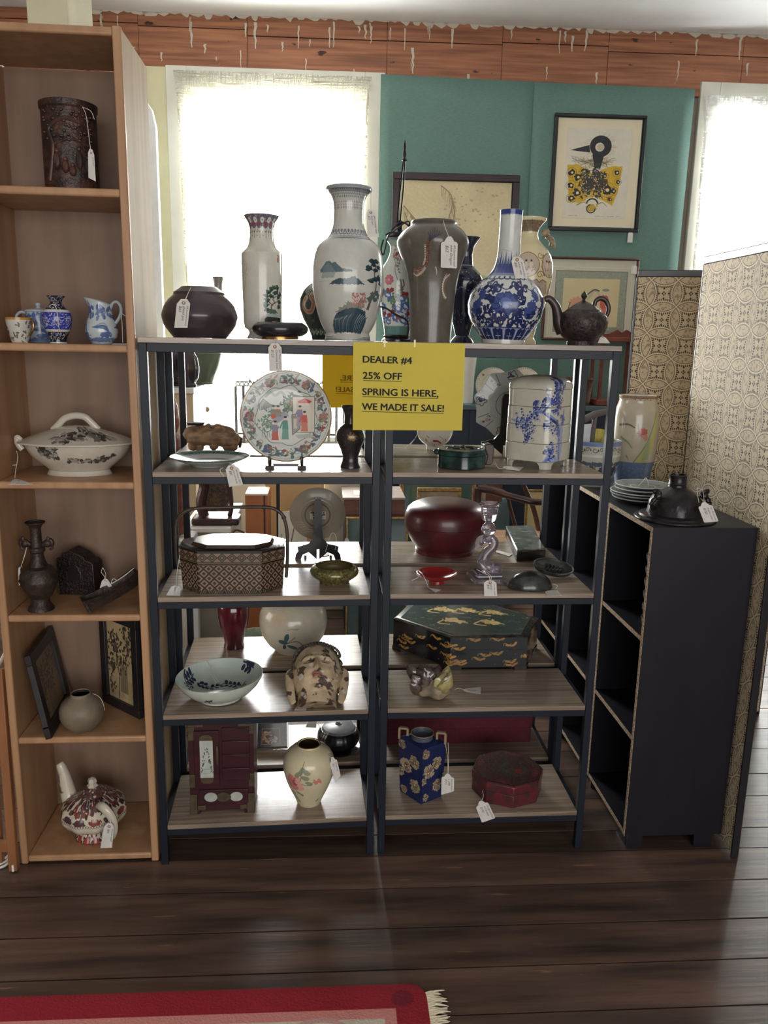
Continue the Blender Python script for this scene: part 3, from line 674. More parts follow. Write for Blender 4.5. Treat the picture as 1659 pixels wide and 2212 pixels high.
# ---------------------------------------------------------------- things on the top board
ZT = ZS[0]+0.0005
INK = (52, 62, 74)
p = pot('round_pot', 'squat dark brown glazed pot with angular belly on the top board', 'pot', 433, 727, ZT, [(727, 56), (716, 65), (700, 76), (684, 80.5), (679, 81), (674, 80), (658, 75), (645, 66), (635, 55), (632, 54.5), (629, 54), (621, 42), (617.5, 38)],
    mat('brown_black_glaze', (54, 44, 50), (66, 54, 58), 5, (1, 1, 5), 0.3, coat=0.4), Y=0.09, inside=mat('dark_inside', (40, 34, 34), rough=0.6))
price_tag('white price tag hanging on the squat dark brown pot', [(383, 646), (412, 646), (405, 708), (376.5, 708)], -0.016, string=[[(414, 618, 0.05), (408, 630, -0.01), ()], [(411, 620, 0.05), (402, 645, -0.012), ()]], text=[('#4 Japanese brown', 0.22, 0.26), ('glazed pot', 0.5, 0.26), ('$65', 0.8, 0.3)])
pot('slender_vase', 'small slender grey vase behind the squat brown pot', 'vase', 474, 726, ZT, [(726, 16), (700, 20), (670, 15), (640, 8.5), (620, 8), (606, 9), (594, 11.8)], mat('grey_glaze', (110, 108, 104), (126, 122, 116), 20, rough=0.2, coat=0.3), Y=0.3, inside=_mats['dark_inside'])
def pt(cv):
    cv.rect(-200, 461, 200, 486, (104, 98, 112)); cv.specks(-130, 462, 130, 486, 200, 2.2, [(84, 78, 96), (130, 118, 130), (170, 160, 160)])
    for X in range(-120, 121, 22):
        cv.flower(X-10, 474, 6, (206, 204, 196), (110, 90, 70), 7); cv.blob(X+2, 486, 9, 5, (104, 98, 112)); cv.blob(X+2, 482, 6, 4, (140, 70, 76), 0.8)
        cv.ring(X+2, 491, 7, 1, (110, 104, 100), p0=0, p1=3.14)
        for k, l in ((-7, 10), (4, 14)): cv.line([(X+k, 494), (X+k, 496+l)], 0.8, (80, 76, 70)); cv.poly([(X+k-2, 498), (X+k, 494), (X+k+2, 498), (X+k, 501)], (76, 72, 66)); cv.blob(X+k, 496+l, 1, None, (70, 60, 56))
    cv.rect(-200, 726, 200, 731, (150, 146, 140)); cv.specks(-130, 706, 130, 731, 260, 1.6, [(120, 116, 116), (170, 166, 160)])
    cv.curve([(22, 668), (20, 656), (28, 648), (24, 640), (34, 634)], 3, (96, 84, 72), 1, 1.5); cv.curve([(24, 655), (14, 646), (12, 636)], 2, (96, 84, 72)); cv.curve([(28, 650), (36, 646), (42, 650)], 2, (96, 84, 72))
    for X, Y_ in ((8, 634), (14, 626), (10, 644), (8, 654), (20, 620), (28, 616), (34, 626), (40, 636), (44, 646), (42, 656), (20, 634), (30, 628), (10, 664), (46, 630), (36, 616)): cv.blob(X, Y_, 6, 5, (58, 82, 72), 0.92, 0, 0.5); cv.blob(X+1, Y_+2, 3, 2, (38, 58, 52), 0.8)
    cv.blob(24, 668, 14, 5, (84, 104, 92), 1, 0, 0.4); cv.rect(8, 673, 42, 680, (168, 182, 180))
    cv.poly([(4, 684), (10, 679), (48, 681), (50, 686), (48, 700), (44, 700), (43, 690), (22, 689), (21, 697), (17, 697), (15, 690), (4, 690)], (58, 54, 54))
    cv.rect(36, 546, 41, 562, (166, 84, 88)); cv.rect(37.5, 548, 39.5, 552, (210, 190, 186))
    for k in range(14): cv.scrib(-44, 562+k*4, 3, 3, (110, 104, 100), 0.8)
    for k in range(7): cv.scrib(-38, 566+k*4, 3, 3, (120, 112, 108), 0.8)
pot('rouleau_vase', 'tall straight sided white vase painted with a miniature tree', 'vase', 568, 728, ZT, [(728, 34), (725, 33.5), (715, 28.5), (709, 31), (704, 38.5), (692, 40.5), (600, 43), (548, 43.8), (543, 43), (538, 38), (531, 31), (522, 27.5), (505, 25.2), (488, 25.5), (476, 29), (467, 35), (462, 37.8)], None, pt, Y=0.17, inside=mat('porcelain', (206, 206, 198), rough=0.2, coat=0.3), bg=(198, 196, 184))
p = pot('low_bowl', 'low black bowl with rolled shoulder standing on a gilt foot', 'bowl', 605, 731, ZT, [(731, 38.5), (725.5, 38), (725, 40), (722, 50), (716, 58.5), (709, 61), (703, 59.5), (698, 54), (695, 50)], mat('black_blue_glaze', (30, 30, 38), rough=0.25, coat=0.4), Y=0.045, inside=_mats['dark_inside'])
MB().lathe([(p.pr[0][0]+0.0006, 0.0001), (p.pr[0][0]+0.0009, 0.006), (p.pr[0][0]+0.0005, 0.0075)], 48, caps=False).build('gilt_foot_ring', mat('gilt_brass', (168, 128, 70), rough=0.3, metal=0.9), p.o)
price_tag('white price tag dangling over the rail from the low black bowl', [(579, 741), (608, 741), (609.5, 801), (582, 802)], -0.031, string=[(594, 731, -0.012), (593, 736, -0.03), ()], text=[('#4 Mixed Chinese', 0.2, 0.24), ('Cloisonne bowl', 0.45, 0.24), ('$125', 0.78, 0.28)])
def pt(cv):
    B = (92, 100, 116)
    cv.rect(-300, 403, 300, 411, (140, 146, 148)); cv.line([(-300, 410.5), (300, 410.5)], 1, B)
    for k in range(-30, 31):
        X = k*7.5; cv.ring(X, 412, 4, 1.3, B, n=10, p0=0, p1=3.14); cv.blob(X, 412, 2, 2.4, B); cv.ring(X+3.7, 418, 3, 1, B, n=8, p0=0, p1=3.14)
        X = k*9.5; cv.line([(X, 424), (X, 446)], 0.8, B, 0.8); cv.poly([(X-2, 426), (X, 421), (X+2, 426), (X, 428)], INK); cv.poly([(X-2.2, 437), (X, 433), (X+2.2, 437)], B); cv.blob(X, 442, 1.3, None, INK); cv.poly([(X-2.5, 446), (X+2.5, 446), (X, 452)], (110, 104, 90))
        X = k*15; cv.ring(X, 500, 6, 1.8, B, n=12, p0=3.14, p1=6.28); cv.blob(X, 498, 2.5, 3, B); cv.ring(X+7.5, 507, 6, 1.2, B, n=12, p0=3.14, p1=6.28)
        X = k*5; cv.ring(X, 729, 2, 0.8, INK, n=7); cv.ring(X, 511, 2.5, 0.9, B, n=7)
    cv.line([(-300, 504), (300, 504)], 1, B); cv.line([(-300, 514), (300, 514)], 1.1, B); cv.line([(-300, 725), (300, 725)], 0.9, INK)
    G, D = (86, 104, 112), (52, 72, 84)
    cv.poly([(-66, 582), (-58, 574), (-50, 566), (-42, 564), (-36, 569), (-28, 566), (-20, 574), (-12, 580), (8, 582), (8, 586), (-66, 588)], G, 0.95, 2); cv.poly([(-62, 600), (-58, 578), (-44, 566), (-36, 576), (-26, 588), (-30, 598)], (122, 138, 142), 0.6, 3)
    cv.line([(-70, 606), (40, 606)], 0.8, (140, 140, 132), 0.7); cv.poly([(-42, 613), (-30, 604), (-20, 600), (-6, 601), (14, 596), (28, 606), (36, 612), (6, 613)], D, 0.9, 3)
    for k in range(5): cv.line([(-30+k*12, 616+k*3), (10+k*8, 616+k*3)], 0.6, (164, 164, 154), 0.7)
    cv.curve([(52, 664), (58, 640), (66, 626), (68, 606), (62, 592), (66, 570)], 4.5, (96, 84, 76), 1, 2.5); cv.curve([(48, 664), (57, 636)], 3, (96, 84, 76)); cv.curve([(66, 602), (78, 590)], 2.5, (80, 72, 64)); cv.curve([(64, 585), (54, 578)], 2.5, (80, 72, 64))
    for X, Y_, r in ((48, 576, 9), (58, 563, 11), (70, 562, 9), (76, 574, 10), (66, 580, 8), (52, 604, 9), (64, 600, 9), (78, 598, 12), (84, 608, 9), (60, 570, 8), (44, 580, 6)): cv.blob(X, Y_, r, r*0.5, (44, 68, 70), 0.95, 0.1, 0.35); cv.blob(X+1, Y_+2, r*0.6, r*0.25, (28, 48, 52), 0.8, 0, 0.4)
    for k in range(10): cv.blob(58+cv.r.uniform(-8, 26), 636+cv.r.uniform(-10, 10), 7, 5, (84, 100, 96), 0.6, 0, 0.5)
    for X, Y_, r in ((8, 660, 18), (-10, 668, 16), (26, 658, 14), (34, 648, 10)): cv.blob(X, Y_, r, r*0.6, (130, 130, 120), 0.55, 0, 0.5)
    cv.specks(10, 630, 42, 658, 60, 2.6, [(176, 116, 108), (190, 132, 122), (150, 96, 92)]); cv.curve([(24, 662), (26, 648), (34, 636)], 1, (110, 80, 70))
    cv.poly([(-48, 718), (-42, 690), (-28, 674), (-6, 664), (18, 662), (44, 668), (52, 690), (50, 718)], D, 1, 3)
    for k in range(16): X = -40+k*5.6; cv.curve([(X+10, 672+abs(k-9)*1.6), (X, 690), (X-4, 716)], 2.4, cv.r.choice([(38, 58, 72), (120, 138, 140), (70, 92, 102), (150, 160, 156)]), 0.7, 1)
    cv.blob(0, 722, 54, 8, (178, 176, 166), 0.8, 0, 0.3)
p = pot('baluster_vase', 'largest white baluster vase painted with a mountain lake landscape', 'vase', 750.7, 733, ZT, [(733, 49), (724, 48.5), (719, 46.5), (716, 46.5), (709, 52), (693, 59.5), (675, 65.5), (657, 69.5), (640, 73.5), (621, 75.8), (597, 76.5), (573, 76), (553, 73.5), (537, 69.5), (528, 65), (520, 57), (513, 47.5), (506, 42), (500, 38.8), (488, 34.5), (476, 32.6), (452, 32), (436, 33), (424, 36.5), (416, 41.5), (411, 47.5), (410, 50), (404, 50.2), (402, 49)], None, pt, Y=0.10, n=64, inside=_mats['porcelain'], bg=(192, 192, 184))
price_tag('white price tag hanging at the neck of the largest landscape vase', [(791, 452), (809, 451), (819, 512), (794, 512)], 0.02, string=[(802, 404, 0.05), (801, 425, 0.03), ()], text=[('#4 Chinese vase', 0.24, 0.3), ('landscape', 0.5, 0.26), ('$75', 0.8, 0.3)])
def pt(cv):
    cv.specks(-150, 600, 150, 700, 90, 5, [(52, 66, 60), (64, 78, 70), (36, 48, 48)], 0.9, 0.5)
    cv.curve([(-36, 640), (-44, 655), (-36, 668), (-22, 668), (-16, 650), (-24, 636), (-14, 626)], 12, (150, 116, 92), 1, 8); cv.curve([(-36, 640), (-44, 655), (-36, 668), (-22, 668), (-16, 650), (-24, 636)], 5, (120, 88, 70), 0.8)
    for k in range(-8, 9):
        cv.blob(k*18, 712, 9, 8, (64, 92, 80)); cv.scroll(k*18, 712, 6, (196, 190, 176), 1, 1.4)
    for k in range(6): cv.curve([(-48+k*4, 626+k*2), (-44+k*5, 615), (-36+k*4, 614), (-38+k*5, 622)], 1, (200, 196, 180))
pot('cloisonne_vase', 'dark green rounded vase with tan dragon coil, half hidden behind the largest vase', 'vase', 693, 730, ZT, [(730, 19), (722, 20), (704, 27), (685, 38), (665, 45), (655, 46), (640, 45), (624, 38), (612, 28), (604, 16), (598, 14), (588, 15), (586, 17)], None, pt, Y=0.25, bg=(40, 50, 50), inside=_mats['dark_inside'])
# table lamp without shade
M_iron = mat('black_metal', (26, 24, 28), rough=0.35, metal=0.6); M_wood_bl = mat('ebonised_wood', (28, 24, 26), rough=0.3, coat=0.3)
c = P(858, 732, 0.2); c[2] = ZT; lamp = thing('table_lamp', 'shadeless table lamp with famille rose vase body and tall black harp', 'lamp', c)
def pt(cv):
    GB, BL, RD, PK = (104, 140, 132), (84, 102, 160), (140, 56, 50), (190, 110, 124)
    cv.rect(-200, 515, 200, 527, (156, 170, 160)); cv.rect(-200, 699, 200, 718, GB)
    for k in range(-60, 61): cv.line([(k*3, 698), (k*3+0.6, 717)], 0.9, (70, 104, 104), 0.8)
    for k in range(-3, 4):
        X = k*62
        cv.twig(X-20, 690, -1.2, 60, (106, 100, 80), 2.0, [(96, 130, 104), (80, 112, 92)], 3.5, 2); cv.twig(X-2, 600, -1.6, 55, (110, 100, 84), 1.4, [(108, 128, 104), (176, 110, 110)], 3, 2)
        cv.flower(X-22, 600, 11, PK, (214, 160, 150), 8, 1, (150, 60, 84)); cv.flower(X-10, 545, 5, RD)
        for dx, dy, r in ((-24, 632, 12), (8, 640, 11), (18, 656, 14), (0, 662, 11), (-6, 680, 12), (14, 686, 14), (30, 676, 12), (-26, 690, 9)): cv.blob(X+dx, dy, r, r*0.6, BL, 0.95, 0.5, 0.5); cv.blob(X+dx, dy, r*0.45, r*0.25, (206, 208, 202), 1, 0.5, 0.4)
        for dx, dy in ((-24, 622), (-14, 622), (12, 630), (20, 630), (-12, 668), (0, 680), (26, 672), (-22, 676)): cv.flower(X+dx, dy, 5, RD, RD, 6)
        cv.curve([(X+2, 612), (X+8, 622), (X+4, 600)], 4, (92, 118, 92)); cv.curve([(X+4, 622), (X+12, 612), (X+10, 600)], 3, (140, 80, 96))
pot('lamp_body', None, None, 858, 718, ZT+0.0, [(718, 27), (716, 27.5), (700, 30), (675, 35), (650, 37.5), (610, 38.5), (585, 37.5), (570, 33.5), (558, 26), (545, 20.5), (534, 19), (525, 20), (518, 25), (516, 26)], None, pt, Y=0.2, bg=(196, 200, 190), parent=lamp).o.location = (0, 0, 0.020)
b_ = MB(); s_ = S(c)
b_.lathe([(33*s_, 0.0), (33*s_, 0.006), (30*s_, 0.009), (28*s_, 0.012), (30*s_, 0.016), (28*s_, 0.0198)], 40); b_.build('lamp_base', M_wood_bl, lamp)
zc = float(P(858, 515, 0.2)[2]-ZT); lz = lambda y: float(P(865, y, 0.2)[2]-ZT); lx = lambda px, y: float(P(px, y, 0.2)[0]-c[0])
MB().lathe([(27*s_, zc), (27*s_, zc+0.004), (22*s_, zc+0.012), (12*s_, zc+0.020), (6*s_, zc+0.024), (5*s_, zc+0.034), (7*s_, zc+0.040), (4*s_, zc+0.05)], 32).build('lamp_cap', M_iron, lamp)
q = MB()
for sg_ in (-1, 1): q.tube(spl([(lx(861, 492)+sg_*0.005, 0.012*sg_, lz(492)), (lx(863, 460)+sg_*0.006, 0.02*sg_, lz(460)), (lx(869, 400)+sg_*0.0055, 0.018*sg_, lz(400)), (lx(873, 352)+sg_*0.002, 0.003*sg_, lz(346))], 5), 0.0022, 8)
q.build('harp', M_iron, lamp)
q = MB(); fx, z_ = lx(874, 340), lz(348); q.lathe([(0.003, z_), (0.009, z_+0.003), (0.003, z_+0.007), (0.0055, z_+0.018), (0.003, z_+0.03), (0.0045, z_+0.04), (0.002, z_+0.05), (0.0005, z_+0.057)], 14, c=(fx, 0, 0)); q.build('finial', M_iron, lamp)
q = MB(); g = lambda px, py, d=0.0: tuple(P(px, py, 0.2+d)-c)
q.tube(spl([g(828, 518, -.05), g(823, 540, -.055), g(829, 549, -.055), g(838, 512, -.05), g(850, 500, -.055), g(880, 478, -.055), g(884, 490, -.05), g(872, 504, -.05), g(845, 502, -.05), g(832, 508, -.05)], 6), 0.0022, 8); q.build('cord', mat('black_cord', (24, 22, 24), rough=0.5), lamp); q = MB(); q.tube(spl([g(845, 498, -.06), g(858, 484, -.062), g(870, 480, -.062), g(884, 488, -.055)], 5), 0.0022, 8); q.build('cord_loop', _mats['black_cord'], lamp); q = MB()
q.tube(spl([g(820, 662, -.055), g(834, 666, -.06), g(856, 680, -.06), g(876, 690, -.06), g(882, 702, -.06), g(881, 724, -.058), g(880, 731, -.05)], 6), 0.0024, 8); q.build('cord', _mats['black_cord'], lamp)
def pt(cv):
    for s_, y0, d in ((1, 507, 1), (-1, 507, -1)): pass
    cv.curve([(-62, 582), (-50, 586), (-36, 582), (-22, 572), (-14, 556), (-12, 530), (-8, 515)], 13, (96, 66, 58), 1, 7)
    pts = spl([(-62, 582), (-50, 586), (-36, 582), (-22, 572), (-14, 556), (-12, 530)], 8)
    for i, (X, Y_) in enumerate(pts): cv.specks(X-5, Y_-5, X+5, Y_+5, 6, 1.4, [(126, 92, 78), (70, 48, 44), (150, 120, 104)]); cv.line([(X-1.5, Y_+5), (X+1, Y_+8)] if i < 26 else [(X-5, Y_+2), (X-8, Y_+2)], 1.7, (196, 188, 174), 0.9)
    for k in range(7): cv.curve([(-8, 524), (-10+k*4, 510), (-13+k*5, 495+abs(k-3)*4)], 2.2, (44, 48, 62), 1, 0.8)
    cv.curve([(54, 590), (38, 600), (34, 620), (42, 634), (50, 638)], 4, (190, 182, 170)); cv.curve([(56, 592), (44, 602), (40, 620), (48, 634)], 5, (120, 96, 84))
    for k in range(14): t = 1.7+k*0.2; cv.line([(50+15*math.cos(t), 614+23*math.sin(t)), (50+19*math.cos(t), 614+28*math.sin(t))], 1.6, (206, 200, 188))
    cv.curve([(8, 576), (12, 586), (10, 594)], 3, (200, 196, 186), 1, 0.5); cv.curve([(26, 584), (32, 594), (30, 602)], 2, (110, 84, 76))
    for k in range(60): cv.blob(cv.r.uniform(-60, -20), cv.r.uniform(578, 592), 1, None, (140, 120, 104), 0.6)
p = pot('dragon_vase', 'broad shouldered olive brown vase with applied dragon tail', 'vase', 930, 735.6, ZT, [(735.6, 43.5), (700, 45.5), (650, 49), (610, 53), (585, 57.5), (561, 64.5), (545, 71), (530, 76.5), (519, 78), (509, 75.5), (498, 68), (490, 60), (485, 52), (481, 49), (477, 50.5), (474, 49.5)], None, pt, Y=0.055, n=64, inside=_mats['dark_inside'], bg=(90, 85, 76), mottle=0.12, rough=0.28, bump=0.05, bsc=90, rfun=lambda t, z: 1+0.018*math.sin(7*t+22*z)*max(0, min(1, (z-0.12)/0.08))*(1 if z < 0.325 else max(0, 1-(z-0.325)/0.02)))
price_tag('scalloped white price tag hanging on the olive dragon vase', [(952.5, 514), (989, 514), (987, 580), (952, 578)], -0.052, string=[(957, 475, -0.005), (962, 492, -0.05), ()], text=[('#4 Japanese vase', 0.22, 0.22), ('with Dragon', 0.44, 0.22), ('$65', 0.72, 0.26)], scal=True, eye=False, hole=0.02)
def pt(cv):
    cv.specks(-100, 580, 100, 625, 130, 2, [(110, 120, 130), (80, 90, 104), (130, 110, 90)]); cv.specks(-100, 665, 100, 690, 120, 1.6, [(110, 120, 130), (84, 96, 110)]); cv.line([(-200, 567), (200, 567)], 1.6, (120, 126, 140))
pot('navy_vase', 'slim navy black vase with trumpet mouth between the olive vase and the blue bottle', 'vase', 998, 735, ZT, [(735, 26), (730, 24), (719, 15), (712, 17), (690, 23), (650, 31), (610, 39), (597, 39.5), (585, 34), (575, 23), (567, 18), (545, 15.5), (526, 19), (514, 28), (507.5, 33)], None, pt, Y=0.215, bg=(24, 28, 44), inside=_mats['dark_inside'], rough=0.15)
def pt(cv):
    B, D, L_ = (62, 78, 132), (36, 46, 90), (104, 120, 164)
    cv.rect(-300, 450, 300, 460, (48, 66, 124)); cv.specks(-260, 459, 260, 462, 160, 1.5, [(48, 66, 124)])
    cv.rect(-300, 566, 300, 592, (58, 74, 130)); R = cv.ax(1e9, 655)
    for k in range(-14, 15):
        X = k*18.4; cv.poly([(X-9.2, 570), (X, 536 if k % 2 else 548), (X+9.2, 570)], (66, 82, 138), 0.95); cv.line([(X, 545), (X, 585)], 2, L_, 0.5)
        cv.ring(X, 594, 11, 2.5, D, n=14, p0=0, p1=3.14, ry=6)
    cv.rect(-300, 586, 300, 592, (150, 160, 184), 0.7)
    for k in range(-4, 4):
        X = k*64+0
        if k % 2 == 0:
            for t in range(9): cv.blob(X+22*math.cos(t*0.7), 652+16*math.sin(t*0.7), 11, 9, B, 0.95, t, 0.25); cv.ring(X+22*math.cos(t*0.7), 652+16*math.sin(t*0.7), 9, 1.1, (30, 42, 92), 0.8, ry=7)
            cv.blob(X, 650, 12, 10, (84, 102, 156)); cv.blob(X, 660, 7, 5, L_)
        else:
            cv.blob(X-4, 662, 14, 22, B, 0.95, 0.5, 0.35); cv.blob(X+8, 634, 10, 14, B, 0.95, -0.6, 0.35)
        for dx, dy, d in ((-30, 612, 1), (-18, 622, -1), (18, 612, -1), (32, 622, 1), (-34, 640, 1), (36, 642, -1), (-38, 668, -1), (40, 672, 1), (-28, 686, 1), (-8, 692, -1), (14, 690, 1), (30, 692, -1), (-2, 676, 1)):
            cv.scroll(X+dx, dy, 7.5, D, d, 4.6, cv.r.uniform(0, 6))
            for _q in range(3): a = cv.r.uniform(0, 6.28); cv.blob(X+dx+9*math.cos(a), dy+8*math.sin(a), 5.5, 3, D, 1, a, 0.2)
        for dx, dy in ((0, 618), (-44, 655), (48, 660), (0, 700), (26, 704), (-26, 704)): cv.curve([(X+dx-14, dy), (X+dx, dy+5), (X+dx+14, dy-2)], 2, D)
    cv.rect(-300, 703, 300, 730, (120, 134, 168)); cv.line([(-300, 703), (300, 703)], 1.6, D)
    for k in range(-7, 7):
        X = k*36+18; cv.poly([(X-15, 730), (X-14, 708), (X-6, 704), (X, 708), (X+6, 704), (X+14, 708), (X+15, 730)], D); cv.line([(X, 714), (X, 728)], 1.2, (190, 196, 206)); cv.line([(X-8, 721), (X+8, 721)], 1.2, (190, 196, 206)); cv.line([(X-17.5, 706), (X-17.5, 730)], 2, (190, 198, 210))
    cv.rect(-300, 729, 300, 740, (186, 188, 180))
p = pot('bottle_vase', 'blue and white bottle vase with tall straight neck and scrolling lotus', 'vase', 1086.6, 738.5, ZT, [(738.5, 45.8), (729, 46), (728.5, 47), (722, 53), (710, 61), (693, 72.5), (675, 79.5), (655, 82), (636, 79.5), (620, 71), (607, 59.5), (596, 48), (587, 38.5), (578, 32), (565, 27.5), (550, 25), (530, 24), (490, 23.8), (462, 24.2), (450, 24.6)], None, pt, Y=0.075, n=64, inside=_mats['porcelain'], bg=(196, 198, 192), lean=1.0)
price_tag('white price tag leaning at the neck of the blue and white bottle vase', [(1103, 556), (1128, 554), (1140, 600), (1113, 602)], -0.012, string=[[(1080, 537, 0.04), (1098, 541, 0.01), (1112, 550, -0.005), ()], [(1130, 545, 0.06), (1122, 552, 0.0), ()]], text=[('#4 Chinese blue', 0.25, 0.26), ('white vase', 0.5, 0.26), ('$85', 0.8, 0.3)])
def pt(cv):
    cv.rect(-300, 462, 300, 469, (204, 192, 160)); cv.rect(-300, 470, 300, 492, (120, 104, 82)); cv.specks(-180, 470, 180, 492, 300, 1.8, [(170, 150, 110), (90, 76, 66), (84, 100, 110), (140, 70, 50)])
    for k in range(-3, 4):
        X = k*58; cv.blob(X, 565, 27, 25, (176, 160, 140)); cv.ring(X, 565, 26, 1.5, (110, 86, 62)); cv.specks(X-18, 556, X+18, 586, 34, 2.4, [(150, 132, 116), (120, 104, 96), (90, 78, 76), (190, 176, 156)])
        for dx in (-12, -3, 8): cv.blob(X+dx, 566, 4, 7, (196, 182, 164)); cv.blob(X+dx, 557, 2, 2.4, (54, 46, 46))
        cv.scroll(X+29, 545, 8, (120, 96, 70), 1, 2); cv.scroll(X+29, 586, 9, (130, 96, 60), -1, 2); cv.poly([(X+2, 625), (X+10, 600), (X+22, 596), (X+29, 602), (X+36, 596), (X+48, 600), (X+56, 625), (X+29, 650)], (160, 144, 128)); cv.line([(X+2, 625), (X+10, 600), (X+22, 596), (X+29, 602), (X+36, 596), (X+48, 600), (X+56, 625)], 1.6, (110, 70, 50)); cv.specks(X+10, 604, X+48, 640, 40, 1.3, [(190, 180, 160), (90, 100, 110)])
        for j in range(6): cv.line([(X-29, 540+j*14), (X-22, 547+j*14)], 1.2, (130, 106, 74))
sv = pot('satsuma_vase', 'cream and gold vase with figure medallions and dragon handle behind the blue bottle', 'vase', 1129, 735, ZT, [(735, 29), (729, 28), (721, 23), (704, 26), (664, 39), (624, 50), (590, 55), (563, 55), (545, 50), (530, 41), (519, 30), (510, 21.5), (497, 18), (484, 20.5), (474, 29), (467, 35), (463, 35.5)], None, pt, Y=0.24, bg=(200, 188, 148), inside=_mats['dark_inside'], lean=0.5)
M_sats = mat('gilt_cream_relief', (150, 130, 100), (110, 92, 70), 60, rough=0.4)
q = MB(); q.tube(spl([sv.loc(1188, 532, -.005), sv.loc(1191, 520, -.005), sv.loc(1183, 512, -.01), sv.loc(1176, 505, -.012), sv.loc(1174, 498, -.012)], 6), [0.006, 0.007, 0.008, 0.0075, 0.009]*5+[0.004], 10)
q.ball(sv.loc(1175, 503, -.015), (0.012, 0.009, 0.011), 12, 8); q.ball(sv.loc(1181, 499, -.015), (0.005, 0.004, 0.009), 8, 6); q.ball(sv.loc(1194, 529, -.008), (0.006, 0.006, 0.012), 8, 6)
for k in range(5): q.ball(sv.loc(1180+3*k, 507+5*k, -.02), 0.0055, 8, 6)
q.build('dragon_handle', M_sats, sv.o)
# bronze teapot
M_brz = mat('dark_bronze', (74, 64, 62), (48, 42, 44), 70, rough=0.42, metal=0.55, bump=0.9, bsc=130)
M_brzs = mat('smooth_bronze', (78, 68, 64), (58, 50, 50), 30, rough=0.38, metal=0.6)
tp_ = pot('teapot', 'dark bronze teapot with engraved round body and curved spout', 'teapot', 1254.7, 740, ZT, [(740, 30.5), (736, 31), (731, 30), (729, 32), (722, 41), (712, 49), (700, 53.5), (690, 54.5), (679, 52), (671, 46), (666, 38), (664.5, 37)], M_brz, Y=0.05, n=56)
g = tp_.loc; zz = tp_.zz; s_ = tp_.s
MB().lathe([(35.5*s_, zz(665.5)), (36*s_, zz(664)), (33*s_, zz(662)), (24*s_, zz(655)), (13*s_, zz(648)), (7*s_, zz(645)), (4*s_, zz(643)), (3*s_, zz(640)), (5.5*s_, zz(637)), (7*s_, zz(633)), (5.5*s_, zz(629)), (2*s_, zz(625)), (0.5*s_, zz(622))], 40).build('lid', M_brzs, tp_.o)
MB().tube(spl([g(1216, 716, 0), g(1208, 700, 0), g(1205, 682, 0), g(1201, 664, 0), g(1193, 651, 0), g(1184, 645, 0), g(1178, 648, 0)], 6), [v*s_ for v in np.interp(range(37), (0, 10, 20, 28, 36), (15, 12, 9, 7.5, 6))], 14).build('spout', M_brzs, tp_.o)
MB().tube(spl([g(1284, 660, 0), g(1287, 650, 0), g(1297, 644.5, 0), (g(1308, 649, 0)), g(1314, 662, 0), g(1313, 676, 0), g(1306, 688, 0), g(1303, 692, 0)], 6), [v*s_ for v in np.interp(range(43), (0, 16, 42), (4.5, 5.5, 4))], 12).build('handle', M_brzs, tp_.o)
price_tag('small white price tag lying under the handle of the bronze teapot', [(1297, 727, 0.02), (1307, 728, 0.025), (1318, 741.5, 0.005), (1291, 741, 0.0)], 0.03, string=[(1300, 690, 0.05), (1299, 715, 0.04), ()])
# ---------------------------------------------------------------- second tier
Z2, Z3, Z4, Z5 = (z+0.0005 for z in ZS[1:])
def planar(q, i0=0, R=1.0, ax=(0, 1), cx=0.0, cy=0.0):
    """flat uv from two local axes"""
    for k in range(i0, len(q.F)): q.U[k] = tuple(((q.V[i][ax[0]]-cx)/(2*R)+0.5, (q.V[i][ax[1]]-cy)/(2*R)+0.5) for i in q.F[k])
def plate_cv(paint, res=3.0, bg=(200, 204, 198), seed=5): cv = Cv(-100, 100, -100, 100, res, bg, 0.04, seed); paint(cv); return cv
def disc(r, prof, n=72, rf=None):
    """plate standing in the XZ plane, front towards -Y; prof: (radius, depth) from the middle of the front over the rim to the back"""
    q = MB(); q.lathe([(a*r, -b*r) for a, b in prof], n, 0, None, rfun=rf, caps=False); q.F = [f[::-1] for f in q.F]
    q.V = [(x, -z, y) for x, y, z in q.V]; planar(q, 0, r, (0, 2)); return q
PLATE = [(0.001, 0.0), (0.55, 0.0), (0.62, -0.015), (0.70, -0.05), (0.99, -0.12), (1.0, -0.10), (0.985, -0.085), (0.70, 0.0), (0.62, 0.035), (0.60, 0.055), (0.56, 0.055), (0.55, 0.03), (0.001, 0.03)]
def easel(name, label, loc, w, h, m, parts):
    t = thing(name, label, 'plate stand', loc)
    for nm, q in parts: bevel(q.build(nm, m, t), 0.0015)
    return t
M_stand = mat('dark_rosewood', (52, 34, 32), (36, 24, 24), 20, rough=0.3, coat=0.3)
